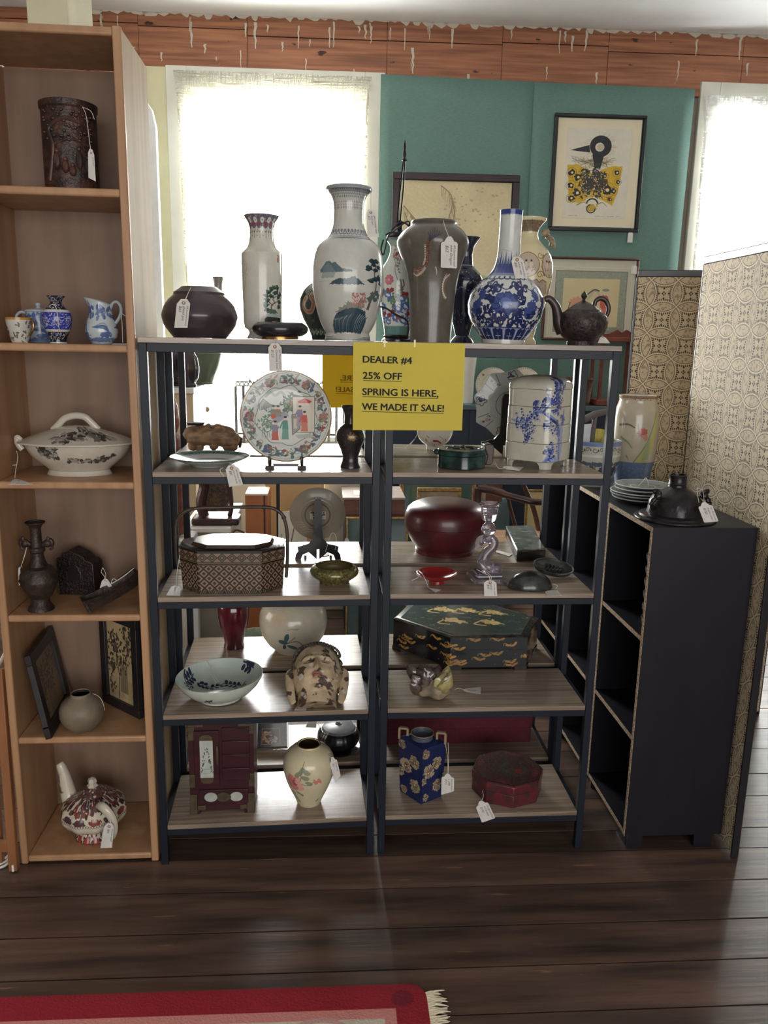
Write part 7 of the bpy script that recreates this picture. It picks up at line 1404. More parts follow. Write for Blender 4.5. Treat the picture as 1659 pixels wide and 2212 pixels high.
# iron trough
pa = np.array(H(186, 1329, SH[3])); pb = np.array(P(304, 1262, float(pa[1])+0.075)); d = pb-pa; L_ = float(np.linalg.norm(d)); q = MB(); N_ = 20; rows = []
for i in range(N_+1):
    t = i/N_; w_ = 0.030*(0.75+0.35*math.sin(math.pi*t)); dz = 0.012*(2*t-1)**2
    rows.append([(t*L_, -w_, 0.034+dz), (t*L_, -w_*0.6, dz*0.3), (t*L_, w_*0.6, dz*0.3), (t*L_, w_, 0.034+dz), (t*L_, w_-0.005, 0.034+dz), (t*L_, w_*0.55, 0.006+dz*0.3), (t*L_, -w_*0.55, 0.006+dz*0.3), (t*L_, -w_+0.005, 0.034+dz)])
q.grid(rows, None, True, False); q.face(tuple(range(8))); e = len(rows)*8-8; q.face(tuple(e+7-i for i in range(8)))
for a, b in ((0.0, 0.006), (L_-0.006, L_)): q.prism([(a, -0.022), (b, -0.022), (b, 0.022), (a, 0.022)], 0.002, 0.044)
M_irn = mat('rusted_dark_iron', (44, 38, 38), (70, 54, 46), 40, rough=0.5, metal=0.5, bump=0.6, bsc=90)
tr_ = q.build('iron_trough', M_irn, None, pa+np.array([0.0, 0.022, 0.002]), ang=20); tr_.rotation_euler = (0, -math.asin(d[2]/L_), math.atan2(d[1], d[0])); tag(tr_, 'long dark iron trough tilted across the fourth shelf', 'trough')
MB().tube(spl([(L_*0.52, -0.012, 0.046), (L_*0.62, -0.024, 0.052), (L_*0.60, -0.004, 0.054), (L_*0.54, -0.02, 0.050), (L_*0.75, -0.018, 0.05), (L_*0.97, -0.02, 0.058)], 6), 0.0012, 6).build('string', M_str, tr_)
# framed prints leaning in the fifth shelf
def toile(dark, bg, seed):
    cv = Cv(0, 60, 0, 90, 5, bg, 0.12, seed); g = cv.r
    for x0, y0, n, s_ in ((14, 26, 60, 7), (46, 14, 60, 8), (40, 30, 40, 7), (10, 52, 40, 5), (30, 46, 40, 7), (8, 76, 20, 4)):
        for _ in range(n): cv.blob(g.gauss(x0, s_), g.gauss(y0, s_), 2.2, 1.3, g.choice(dark), 0.7, g.uniform(0, 3), 0.4)
    for x in (30, 35, 40): cv.poly([(x-2.5, 48), (x+2.5, 48), (x+4, 80), (x-4, 80)], dark[1], 0.55); cv.blob(x, 45, 2, 2.6, dark[0], 0.9)
    for k in range(14): cv.line([(4, 66+k*1.6), (56, 64+k*1.6)], 0.4, dark[1], 0.5)
    cv.curve([(22, 88), (24, 60), (20, 36), (34, 22)], 2, dark[0], 0.7); return cv
M_blkf = mat('black_frame_wood', (30, 28, 32), (42, 38, 40), 16, rough=0.4)
def leaning_frame(label, A, B, C_, D_, fw, cv, nm):
    """A B bottom edge, D above A, C above B, seen from the front"""
    A, B, C_, D_ = (np.array(v, float) for v in (A, B, C_, D_)); ex = (B-A)/np.linalg.norm(B-A); ez = (D_-A)/np.linalg.norm(D_-A); nn = np.cross(ex, ez); w_, h_ = np.linalg.norm(B-A), np.linalg.norm(D_-A); t = thing('framed_print', label, 'framed picture', A); q = MB()
    for p0, p1 in ((ez*fw/2, ex*w_+ez*fw/2), (ez*(h_-fw/2), ex*w_+ez*(h_-fw/2))): q.bar(p0, p1, 0.018, fw, ez)
    for p0, p1 in ((ex*fw/2+ez*fw, ex*fw/2+ez*(h_-fw)), (ex*(w_-fw/2)+ez*fw, ex*(w_-fw/2)+ez*(h_-fw))): q.bar(p0, p1, 0.018, fw, ex)
    bevel(q.build('frame', M_blkf, t), 0.0015); q = MB(); f = lambda a, b: ex*a+ez*b-nn*0.002; q.slab(f(fw, fw), f(w_-fw, fw), f(w_-fw, h_-fw), f(fw, h_-fw), 0.004); q.build('print', mat_img(nm, cv, 0.5), t); return t
z5 = SH[4]; A = H(96, 1592, z5); B = H(142, 1510, z5); D_ = PXX(49, 1413, -0.395); C_ = B+(D_-A)
A, B, D_, C_ = (v+np.array([0.02, -0.024, 0.003]) for v in (A, B, D_, C_))
leaning_frame('black framed brown print leaning on the side wall of the fifth shelf, seen edge on', A, B, C_, D_, 0.034, toile([(96, 80, 62), (110, 92, 72), (84, 70, 56)], (124, 106, 84), 41), 'brown_toile')
A = H(230, 1509, z5)+np.array([0, -0.004, 0.002]); B = H(308, 1549, z5)+np.array([0, -0.004, 0.002]); A[1] -= 0.014; B[1] -= 0.010; up_ = np.array([-0.004, 0.022, 0.316]); D_ = A+up_; C_ = B+up_
leaning_frame('black framed print of trees and figures leaning at the back of the fifth shelf', A, B, C_, D_, 0.028, toile([(70, 60, 50), (96, 84, 68), (60, 52, 46)], (176, 156, 118), 42), 'figure_toile')
p = pot('stoneware_pot', 'squat grey brown stoneware pot between the two leaning frames', 'pot', 180, 1583, SH[4], [(1575, 27), (1571, 31), (1562, 40), (1548, 46), (1534, 46.5), (1522, 42), (1514, 34), (1509, 25), (1506, 21), (1502, 21.5), (1500.5, 21)], mat('stoneware', (128, 116, 98), (104, 94, 80), 14, rough=0.5, bump=0.2, bsc=40), inside=_mats['dark_inside'], th=3)
MB().tube(spl([tuple(P(*q_)-p.c) for q_ in ((192, 1505, .09), (193, 1499, .08), (205, 1500, .08), (216, 1507, .07), (223, 1520, .07), (226, 1534, .07))], 5), 0.0009, 6).build('string', M_str, p.o)
# imari teapot
def pt(cv):
    g = cv.r; cs = [(74, 56, 58), (92, 62, 60), (132, 66, 58), (104, 80, 76), (60, 48, 52)]
    for y0, y1, n in ((1712, 1742, 420), (1795, 1826, 300)):
        for _ in range(n): cv.blob(g.uniform(-215, 215), g.uniform(y0, y1), 5, 2.8, g.choice(cs), 0.85, g.uniform(0, 3), 0.5)
    for k in range(-7, 8): X = k*32; cv.blob(X, 1752, 12, 6, g.choice([(128, 64, 58), (80, 58, 60)]), 0.9, 0, 0.3); cv.flower(X+12, 1782, 5, (160, 70, 58), (110, 70, 50), 6); cv.flower(X-4, 1786, 4, (150, 80, 66)); cv.curve([(X-10, 1788), (X+4, 1778), (X+16, 1788)], 1.2, (90, 70, 60)); cv.blob(X, 1806, 10, 8, (150, 64, 54), 0.8, 0, 0.3)
    for k in range(-40, 41): cv.blob(k*5.5, 1760, 2, 2, (206, 200, 186)); cv.ring(k*5.5, 1760, 2.6, 0.7, (80, 60, 56), n=8)
p = pot('imari_teapot', 'lobed cream teapot with dark red and brown flowers on the lowest shelf', 'teapot', 208, 1824, SH[5], [(1812, 41), (1808, 42), (1798, 36), (1792, 35), (1788, 44), (1780, 58), (1768, 66.5), (1754, 67.5), (1742, 61), (1733, 50), (1727, 38), (1723, 30)], None, pt, bg=(206, 198, 180), n=72, rfun=lambda t, z: 1+0.025*math.cos(10*t), mottle=0.04)
s_, zz = p.s, p.zz; M_im = _mats['cream_glaze']
cvv = Cv(-100, 100, 0, 40, 2, (90, 70, 68), 0.3, 12); cvv.specks(-100, 0, 100, 40, 220, 4, [(74, 56, 58), (200, 190, 176), (132, 66, 58), (110, 90, 84)])
ld = MB().lathe([(30*s_, zz(1723)), (31*s_, zz(1722)), (24*s_, zz(1717)), (14*s_, zz(1712)), (8*s_, zz(1710))], 40, 0, lambda z: min(.99, max(.01, (z-zz(1723))/(zz(1710)-zz(1723)))), caps=False).build('lid', mat_img('imari_lid', cvv, 0.25, coat=0.4), p.o)
MB().lathe([(9*s_, zz(1711)), (11*s_, zz(1708)), (7*s_, zz(1704)), (9*s_, zz(1699)), (7*s_, zz(1693)), (0.0005, zz(1690))], 24, rfun=lambda t, z: 1+0.1*math.cos(6*t)).build('lid_knob', M_im, ld)
MB().tube(spl([(-40*s_, 0.02, zz(1760)), (-54*s_, 0.026, zz(1742)), (-60*s_, 0.03, zz(1718)), (-64*s_, 0.032, zz(1696)), (-70*s_, 0.034, zz(1676)), (-73*s_, 0.036, zz(1671))], 6), [v*s_ for v in np.interp(range(31), (0, 8, 20, 30), (22, 17, 11, 8))], 16).build('spout', mat('sprig_spout', (202, 194, 178), (96, 80, 76), 26, rough=0.22, coat=0.4, lo=0.55, hi=0.68), p.o)
MB().tube(spl([(26*s_, -0.060, zz(1734)), (28*s_, -0.080, zz(1722)), (42*s_, -0.100, zz(1720)), (56*s_, -0.104, zz(1738)), (58*s_, -0.100, zz(1762)), (50*s_, -0.090, zz(1784)), (40*s_, -0.066, zz(1788))], 6), [v*s_ for v in np.interp(range(37), (0, 12, 36), (5, 7.5, 6))], 12, flat=1.3).build('handle', M_im, p.o)
price_tag('white price tag hanging on the lobed cream teapot', [(226, 1778), (247, 1778), (242, 1831), (217, 1832)], -0.014, string=[[(236, 1760, .04), (240, 1768, -.004), ()], [(247, 1758, .04), (242, 1770, -.004), ()]], text=[('Victorian teapot', 0.2, 0.24), ('$95', 0.62, 0.32)])
# carton on top of the bookcase
a = P(58, 50, 0.04); b = P(146, 52, 0.04); xb = tag(bevel(MB().box((0, 0, 0), (float(b[0]-a[0]), 0.24, 0.17)).build('cardboard_box', mat('cream_cardboard', (206, 200, 172), (190, 184, 156), 6, rough=0.8), None, (float(a[0]), 0.045, 2.3645)), 0.002), 'small cream cardboard box on top of the plywood bookcase', 'box')
q = MB(); w_ = float(b[0]-a[0]); q.V = [(0.008, -0.002, 0.145), (w_*0.55, -0.014, 0.155), (w_*0.9, -0.004, 0.168), (0.008, -0.0005, 0.168)]; q.face((0, 1, 2, 3)); o = q.build('flap', _mats['cream_cardboard'], xb); o.modifiers.new('s', 'SOLIDIFY').thickness = 0.003
# leaning wooden frames beside the bookcase
M_pine = mat('orange_pine', (150, 100, 62), (128, 82, 50), 4, (5, 5, 0.5), 0.45); M_peg = mat('white_peg', (222, 220, 212), rough=0.4)
def lean_frame(label, ptop, pbot, Yt, wid, dep):
    B = H(*pbot, 0.0); T_ = P(*ptop, Yt); B = np.array([B[0]-0.012, B[1], 0.004]); d = T_-B-np.array([0.012, 0, 0]); t = thing('slatted_frame', label, 'wooden frame', (B[0], B[1], 0)); q = MB(); o3 = np.array([0, 0, 0.004])
    bk2 = np.array([-0.5, 0.06, 0.0])
    q.bar(o3, o3+d, wid, dep, (0, 1, 0)); bevel(q.build('side_rail', M_pine, t), 0.003); q = MB(); q.bar(o3+bk2, o3+bk2+d, wid, dep, (0, 1, 0)); q.build('side_rail', M_pine, t)
    q = MB()
    for k in (0.12, 0.55, 0.96): q.bar(o3+d*k, o3+bk2+d*k, 0.02, 0.03, (0, 0, 1))
    q.build('cross_rail', M_pine, t); q = MB(); e = d/np.linalg.norm(d); s0 = o3+np.array([0.002, -dep/2-0.002, 0]); q.bar(s0+e*0.004, s0+e*0.024, 0.006, 0.004, (0, 1, 0)); q.build('peg', M_peg, t)
lean_frame('orange pine frame leaning outward beside the foot of the plywood bookcase', (7, 1445), (40, 1881), 0.05, 0.026, 0.024)
lean_frame('darker pine frame leaning behind the first at the very edge of the view', (-14, 1480), (9, 1866), 0.16, 0.022, 0.022)
q = MB(); w3 = lambda x, y, Y: tuple(P(x, y, Y))
for off in (0, 0.02, 0.05): q.tube(spl([w3(-60, 1560, 0.35+off), w3(-20, 1470, 0.33+off), w3(6, 1420, 0.32+off), w3(30, 1370, 0.32+off)], 6), 0.006, 8)
M_wire = mat('white_wire', (220, 218, 208), rough=0.4)
B = np.array(H(-40, 1860, 0.006)); q2 = MB()
for k in range(3): q2.tube(spl([tuple(np.array(H(-60, 1878-6*k, 0.006))-B), tuple(np.array(H(0, 1874-7*k, 0.006))-B), tuple(np.array(H(22, 1858-8*k, 0.008))-B), tuple(np.array(H(20, 1846-8*k, 0.01))-B)], 5), 0.004, 6)
tag(q2.build('white_cable', M_wire, None, B), 'coiled white cable on the floor behind the leaning pine frames', 'cable')
B = np.array([float(P(0, 1400, 0.36)[0]), 0.36, 0.0]); q.V = [(v[0]-B[0], v[1]-B[1], v[2]) for v in q.V]
for x in (-0.1, -0.02): q.tube([(x, 0, 0.0), (x, 0, 0.56)], 0.006, 8)
tag(q.build('white_rack', M_wire, None, B), 'white rounded rail just showing behind the plywood bookcase at the edge of the view', 'rack')

# ---------------------------------------------------------------- on and in the black bookcase
ZB = 1.0775
def pt(cv):
    G, Y_, R_ = (104, 136, 104), (170, 168, 96), (170, 96, 84)
    cv.specks(-160, 853, 160, 862, 160, 1.6, [(110, 80, 60), (150, 116, 84), (80, 60, 52)]); cv.rect(-200, 853, 200, 859, (120, 92, 70), 0.7)
    for k in (-1, 0, 1):
        X = k*150
        cv.poly([(X-2, 996), (X+20, 962), (X+38, 930), (X+46, 890), (X+52, 880), (X+50, 930), (X+40, 975), (X+20, 998)], Y_, 0.85, 3); cv.curve([(X-2, 996), (X+22, 958), (X+36, 925), (X+46, 888)], 2.4, G); cv.poly([(X+18, 990), (X+24, 950), (X+34, 938), (X+36, 985)], (150, 160, 128), 0.8, 2)
        cv.blob(X+16, 928, 10, 8, R_, 0.8, 0, 0.4); cv.blob(X+22, 938, 6, 6, (186, 130, 116), 0.7, 0, 0.4); cv.curve([(X-36, 914), (X-16, 912), (X-2, 918)], 5, (92, 98, 84), 1, 2); cv.curve([(X-30, 940), (X-14, 950), (X-4, 962)], 5, (128, 134, 108), 1, 1.5); cv.curve([(X-16, 978), (X-10, 988)], 4, (130, 134, 112), 1, 1); cv.curve([(X+4, 910), (X+8, 936)], 1.4, (130, 124, 104))
        for j in range(5): cv.scrib(X-42, 950+j*5, 4, 3, (70, 60, 56), 0.9)
        cv.ring(X-40, 976, 4, 1.1, (120, 60, 56))
    cv.rect(-200, 992, 200, 1050, (96, 112, 142))
    for _ in range(200): x, y = cv.r.uniform(-170, 170), cv.r.uniform(994, 1040); cv.line([(x-3, y+2), (x, y-2), (x+3, y+2)], 0.8, (128, 142, 166), 0.8)
pot('iris_vase', 'large grey vase with green iris leaves and a blue scaled foot', 'vase', 1363, 1046, ZB, [(1040, 36), (1034, 36.5), (1015, 40), (990, 44), (960, 47), (930, 48), (900, 47.5), (882, 45), (872, 41.5), (864, 39.5), (860, 40.5), (853, 41.5)], None, pt, bg=(176, 166, 148), inside=_mats['porcelain'], n=64)
M_cel = mat('blue_rim_plate', (150, 160, 162), (132, 144, 150), 8, rough=0.2, coat=0.4)
def stackplate(label, x, yc, r, y, depth=7, foot=None):
    c = np.array(H(x, yc, ZB)); s_ = S(c); z = max(0.0, float(P(x, y, float(c[1]))[2]-ZB)); q = MB(); f_ = foot or 0.55
    q.lathe([(r*f_*s_, 0), (r*(f_+.02)*s_, 0.004), (r*0.75*s_, 0.006), (r*0.98*s_, depth*s_), (r*s_, depth*s_+0.0012), (r*0.98*s_, depth*s_+0.0025), (r*0.72*s_, 0.0092), (0.0005, 0.0085)], 64)
    o = q.build('dinner_plate', M_cel, None, c+np.array([0, 0, z])); tag(o, label, 'plate', 'stacked plates on the black bookcase')
    q = MB()
    q.lathe([(r*0.955*s_, depth*s_+0.0012), (r*0.985*s_, depth*s_+0.0027), (r*1.002*s_, depth*s_+0.0014), (r*0.985*s_, depth*s_-0.001)], 64, caps=False); q.build('pale_rim', mat('pale_plate_rim', (206, 210, 206), rough=0.2), o); return o, c, z, s_
zt_ = 0.0; lst = [('bottom plate of the stack on the black bookcase', 63, 8, 0.0), ('second plate up in the stack on the black bookcase', 67, 9, 0.0105), ('middle wide plate in the stack on the black bookcase', 68, 8, 0.021), ('fourth plate up, smaller, in the stack on the black bookcase', 59, 8, 0.0315), ('topmost plate of the stack with a white string on it', 58.5, 8, 0.0435)]
cb = np.array(H(1386, 1082, ZB))
for lb, r, dp, z in lst:
    s_ = S(cb); q = MB(); d_ = dp*s_*1.2
    q.lathe([(r*0.5*s_, 0), (r*0.52*s_, 0.0035), (r*0.75*s_, 0.0055), (r*0.985*s_, d_), (r*s_, d_+0.0012), (r*0.98*s_, d_+0.0022), (r*0.72*s_, 0.0085), (r*0.5*s_, 0.0072), (0.0005, 0.0072)], 64); o = q.build('dinner_plate', M_cel, None, cb+np.array([0, 0, z])); tag(o, lb, 'plate', 'stacked plates on the black bookcase')
    q = MB(); q.lathe([(r*0.955*s_, d_+0.0014), (r*0.98*s_, d_+0.0026), (r*1.003*s_, d_+0.0014), (r*0.985*s_, d_-0.0016)], 64, caps=False); q.build('pale_rim', mat('pale_plate_rim', (206, 210, 206), rough=0.2), o)
cv = Cv(-100, 100, -100, 100, 2, (150, 160, 162), 0.05, 50); cv.ring(0, 0, 84, 20, (120, 136, 156)); cv.ring(0, 0, 60, 6, (200, 200, 176)); cv.ring(0, 0, 52, 2, (60, 68, 90))
for k in range(14): t = k*0.45; cv.blob(34*math.cos(t), 34*math.sin(t), 8, 4, (70, 80, 100), 0.8, t, 0.4)
cv.blob(0, 0, 18, 10, (80, 90, 110), 0.8, 0.5, 0.4)
q = MB(); r_ = 58.5*S(cb)*0.74; q.lathe([(r_, 0.0094), (r_*0.72, 0.0086), (0.0005, 0.0085)], 48, caps=False); planar(q, 0, r_, (0, 1)); q.build('painted_well', mat_img('plate_well', cv, 0.2, coat=0.4), o)
MB().tube(spl([(-0.022, -0.012, 0.010), (-0.010, -0.02, 0.030), (0.0, -0.018, 0.040), (0.008, -0.02, 0.028), (0.012, -0.018, 0.010)], 6), 0.0016, 6).build('string', M_str, o)
# bronze lid
M_blb = mat('black_bronze', (34, 32, 36), (54, 50, 52), 30, rough=0.3, metal=0.5, bump=0.3, bsc=50)
h = np.array(H(1487, 1136, ZB)); s_ = S(h); c = h+np.array([0.004, 84*s_*0.92, 0]); Yc = float(c[1]); zz = lambda y: float(P(1487, y, Yc)[2]-P(1487, 1118, Yc)[2])
bzl = MB().lathe([(86*s_, 0), (88*s_, 0.002), (87*s_, 0.006), (78*s_, 0.009), (76*s_, 0.014), (62*s_, 0.018), (60*s_, zz(1098)), (58*s_, zz(1082)), (50*s_, zz(1070)), (36*s_, zz(1060)), (24*s_, zz(1053)), (20*s_, zz(1050)), (19*s_, zz(1046)), (21*s_, zz(1044)), (19*s_, zz(1041)), (19*s_, zz(1028)), (20*s_, zz(1025)), (17*s_, zz(1024)), (16*s_, zz(1032)), (0.0005, zz(1033))], 64, rfun=lambda t, z: 1+(0.03*math.cos(9*t+90*z) if 0.018 < z < zz(1062) else 0)).build('bronze_cover', M_blb, None, c); tag(bzl, 'black bronze hat shaped cover with wide brim on the black bookcase', 'bronze cover')
for sg_ in (-1, 1):
    q = MB(); q.tube(spl([(sg_*58*s_, -0.02, zz(1096)), (sg_*66*s_, -0.03, zz(1084)), (sg_*60*s_, -0.032, zz(1072)), (sg_*48*s_, -0.03, zz(1066)), (sg_*52*s_, -0.03, zz(1058)), (sg_*62*s_, -0.026, zz(1056))], 6), [0.006, 0.007, 0.008, 0.007]*7+[0.006]*3, 10); q.ball((sg_*54*s_, -0.034, zz(1066)), (0.012, 0.010, 0.011), 10, 8); q.ball((sg_*60*s_, -0.03, zz(1056)), (0.007, 0.006, 0.008), 8, 6); lumpy(q, 0.003, 70); q.build('dragon_lug', M_blb, bzl)
price_tag('scalloped white price tag hanging on the black bronze cover', [(1506, 1089), (1536, 1085), (1552, 1126), (1521, 1129)], Yc-0.105, string=[[(1506, 1054, Yc-.03), (1507, 1070, Yc-.07), (1510, 1086, Yc-.085)], [(1506, 1054, Yc-.03), (1518, 1060, Yc-.06), ()]], scal=True, eye=False, hole=0.0, text=[('#4 Old bronze', 0.2, 0.22), ('dragon cover', 0.42, 0.22), ('$350', 0.7, 0.24)])
# blue and white planter with papers in it
def pt(cv):
    cv.rect(-300, 948, 300, 958, (112, 128, 168)); g = cv.r
    for k in range(-6, 7): X = k*30; cv.scroll(X, 966, 6, (84, 84, 82), 1, 1.8); cv.scroll(X+14, 965, 5, (84, 84, 82), -1, 1.6); cv.blob(X+4, 996, 16, 5, (84, 96, 104), 0.9, 0, 0.4); cv.blob(X+8, 1012, 9, 4, (120, 128, 112), 0.8, 0, 0.4); cv.blob(X+22, 1010, 10, 12, (66, 78, 96), 0.9, 0.4, 0.4); cv.blob(X, 1004, 3, 2, (150, 84, 70))
    cv.rect(-300, 976, 300, 981, (200, 200, 190))
pl_ = pot('planter', 'blue and white footed bowl holding papers behind the end post of the front unit', 'bowl', 1280, 1052, ZB, [(1046, 34), (1040, 35), (1020, 44), (1000, 50), (980, 53), (960, 54), (950, 55)], None, pt, bg=(178, 178, 166), inside=_mats['porcelain'], n=56)
Yp = float(pl_.c[1]); sp = pl_.s; zf = 1.0775+0.012
M_kraft = mat('brown_grey_wrap', (92, 82, 80), (70, 62, 64), 14, rough=0.5); q = MB(); a = P(1258, 908, Yp-.02); b = P(1312, 888, Yp+.05); a3 = np.array([pl_.c[0]-0.02, Yp, zf+0.03]);
q.tube([tuple(a-a3), tuple((a+b)/2-a3+np.array([0, 0, 0.006])), tuple(b-a3)], [0.016, 0.019, 0.015], 12, flat=0.7); q.tube([(0.0, 0.0, -0.02), tuple((a+b)/2-a3)], [0.007, 0.01], 10); lumpy(q, 0.003, 40); tag(q.build('wrapped_bundle', M_kraft, None, a3), 'grey brown wrapped bundle sticking out of the blue and white bowl', 'bundle')
q = MB(); e = [P(1257, 917, Yp+.012), P(1284, 915, Yp+.012), P(1284, 962, Yp+.012), P(1259, 962, Yp+.012)]; o0 = np.array([e[3][0], e[3][1], e[3][2]]); q.slab(*[e[i]-o0 for i in (3, 2, 1, 0)], 0.002); tag(q.build('folded_paper', mat('white_paper', (200, 202, 208), (180, 184, 192), 20, rough=0.7), None, o0), 'folded white paper standing in the blue and white bowl', 'paper')
q = MB(); fc = P(1291, 966, Yp+.03); 
for k in range(9):
    a0_, a1_ = 0.35+k*0.26, 0.35+(k+1)*0.26; r_ = 40*sp; n = len(q.V); q.V += [(0, 0.001*(k % 2), 0), (r_*math.cos(a0_), 0.004*(k % 2), r_*math.sin(a0_)), (r_*math.cos(a1_), 0.004*((k+1) % 2), r_*math.sin(a1_))]; q.face((n, n+1, n+2))
o = q.build('paper_fan', mat('yellow_fan_paper', (190, 176, 92), (150, 140, 70), 20, rough=0.7), None, fc); o.modifiers.new('s', 'SOLIDIFY').thickness = 0.001; tag(o, 'small yellow folding fan standing in the blue and white bowl', 'fan')
# scalloped brown pieces stacked in the first bay
M_tl = mat('brown_scallop', (96, 74, 62), (80, 60, 52), 10, rough=0.6); base_z = 0.7285
nm_ = ['lowest', 'second lowest', 'third from the bottom', 'third from the top', 'second from the top', 'topmost']
for k in range(6):
    q = MB(); q.lathe([(0.026, 0), (0.036, 0.01), (0.042, 0.026), (0.043, 0.040), (0.040, 0.040), (0.034, 0.014), (0.0005, 0.010)], 28, sx=0.8); o = q.build('brown_bowl', M_tl, None, (1.535, 0.062, base_z+k*0.0408)); tag(o, nm_[k]+' brown cup in the stack inside the black bookcase', 'cup', 'stacked brown cups in the black bookcase')
# ---------------------------------------------------------------- pictures on the back wall
M_dkf = mat('dark_brown_frame', (52, 36, 36), (40, 28, 30), 14, rough=0.35); M_bkf = mat('black_picture_frame', (34, 34, 38), rough=0.35); M_bam = mat('red_brown_bamboo_frame', (96, 56, 48), (74, 42, 38), 10, rough=0.4); M_mat_ = mat('cream_mount', (214, 204, 178), rough=0.8)
def wall_picture(label, tl, br, fw, mf, layers, b=0.045, bead=False):
    a0, z1 = wl(*tl, b); a1, z0 = wl(*br, b); w_, h_ = a1-a0, z1-z0; t = wthing('framed_picture', label, 'framed picture', a0, b, z0); q = MB()
    for lo, hi in (((0, -0.025, 0), (w_, 0, fw)), ((0, -0.025, h_-fw), (w_, 0, h_)), ((0, -0.025, fw), (fw, 0, h_-fw)), ((w_-fw, -0.025, fw), (w_, 0, h_-fw))): q.box(lo, hi)
    bevel(q.build('frame', mf, t), 0.004 if not bead else 0.008)
    y = -0.008
    for nm, ins, m in layers:
        l, tp_, r, bt = ins; q = MB(); q.slab((w_*l, y, h_*bt), (w_*r, y, h_*bt), (w_*r, y, h_*tp_), (w_*l, y, h_*tp_), 0.003); q.build(nm, m, t); y -= 0.002
    return t
cv = Cv(0, 250, 0, 300, 2, (192, 180, 142), 0.10, 60, 40); g = cv.r
for _ in range(40): cv.blob(g.uniform(100, 230), g.uniform(10, 100), 3, 2, (166, 150, 114), 0.5, 0, 0.4)
W_ = (132, 118, 86)
for x0, y0, pts in ((92, 10, [(92, 10), (112, 26), (118, 44), (114, 70), (108, 98), (104, 130)]), (116, 36, [(116, 36), (124, 60), (122, 90), (128, 120)]), (16, 60, [(10, 56), (26, 74), (40, 90), (50, 112), (60, 130)]), (14, 80, [(12, 70), (20, 96), (22, 120), (18, 136)]), (30, 80, [(28, 78), (36, 100), (38, 126)])):
    cv.curve(pts, 2.4, W_, 1, 0.8)
    for (x, y) in spl(pts, 4):
        for _ in range(2): a = g.uniform(0.8, 2.3); cv.curve([(x, y), (x+8*math.cos(a), y+10), (x+10*math.cos(a), y+24*math.sin(a))], 0.9, W_, 0.9, 0.4)
cv.blob(200, 230, 46, 20, (130, 150, 90), 0.5, 0, 0.4); cv.line([(0, 236), (250, 240)], 1, (170, 158, 120), 0.6)  # the green patch is a reflection in the glazing, put into the picture's colour
for _ in range(30): cv.line([(g.uniform(150, 240), g.uniform(180, 240)), (g.uniform(150, 240), g.uniform(180, 240))], 0.6, (160, 148, 108), 0.3)
wall_picture('dark framed faded painting of willow branches on the green wall', (848, 372), (1106, 700), 0.045, M_dkf, [('painting', (0.06, 0.95, 0.94, 0.05), mat_img('willow_painting', cv, 0.4, coat=0.3))])
cv = Cv(0, 136, 0, 195, 3.4, (206, 200, 184), 0.03, 61); K, Y_ = (40, 40, 46), (192, 158, 40); g = cv.r
for _ in range(90): cv.line([(60+g.uniform(-50, 50), 66+g.uniform(-6, 6)), (60+g.uniform(-40, 40), 74+g.uniform(-4, 16))], 0.7, g.choice([(120, 110, 70), (170, 150, 70), K]), 0.5)
for _ in range(40): t = g.uniform(0, 6.28); cv.line([(72+24*math.cos(t), 38+22*math.sin(t)), (72+(28+g.uniform(0, 10))*math.cos(t), 38+(24+g.uniform(0, 8))*math.sin(t))], 0.6, (140, 126, 80), 0.6)
cv.poly([(8, 48), (48, 36), (50, 52), (26, 50)], K); cv.blob(72, 38, 23, 23, K); cv.poly([(56, 44), (82, 50), (74, 86), (62, 86), (56, 60)], K); cv.blob(70, 40, 9.5, 9.5, (206, 200, 184)); cv.blob(72, 40, 8, 7, (186, 170, 150))
cv.poly([(4, 80), (26, 78), (48, 88), (58, 98), (62, 100), (66, 98), (78, 88), (100, 80), (122, 80), (116, 130), (106, 166), (90, 158), (68, 148), (54, 150), (36, 162), (10, 160), (8, 120)], Y_, 1, 2)
for x, y, rx, ry in ((50, 120, 16, 26), (60, 112, 8, 30), (76, 122, 12, 26), (44, 104, 12, 14), (70, 100, 12, 10), (84, 112, 10, 8)): cv.blob(x, y, rx, ry, (58, 56, 52), 0.9, 0.2, 0.6)
for x, y, r in ((14, 96, 7), (28, 106, 8), (14, 124, 7), (28, 140, 9), (16, 152, 7), (110, 94, 6), (114, 114, 5), (106, 134, 6), (92, 132, 11), (100, 152, 4), (40, 92, 6), (84, 102, 6)): cv.blob(x, y, r, r*0.9, K, 0.95, 0, 0.35); cv.blob(x+1, y, r*0.35, None, (214, 200, 150)); cv.ring(x, y, r*1.5, 0.9, (120, 96, 40), 0.8)
for _ in range(200): cv.blob(g.uniform(34, 92), g.uniform(90, 150), 1.4, 0.8, g.choice([(200, 194, 176), Y_, K]), 0.8, g.uniform(0, 3), 0.4)
cv.ring(62, 164, 12, 3, K, 0.9, p0=3.3, p1=6.2); cv.blob(60, 172, 12, 9, (176, 150, 60), 0.8, 0, 0.4); cv.ring(60, 174, 9, 2.2, K, 0.9, p0=0, p1=4.5); cv.curve([(30, 166), (42, 160), (52, 164)], 3, (150, 130, 70), 0.9, 1); cv.curve([(72, 164), (84, 160), (94, 168)], 3, (150, 130, 70), 0.9, 1)
for x, L_ in ((6, 26), (44, 5), (70, 18), (96, 28)): cv.scrib(x, 190, L_, 3, (130, 124, 112), 0.6)
wall_picture('black framed print of a bird head above yellow butterfly wings on the green wall', (1198, 245), (1376, 503), 0.020, M_bkf, [('mount', (0.045, 0.965, 0.955, 0.04), M_mat_), ('print', (0.15, 0.885, 0.85, 0.115), mat_img('bird_print', cv, 0.5))])
cv = Cv(0, 200, 0, 170, 2.4, (190, 186, 168), 0.03, 62); g = cv.r
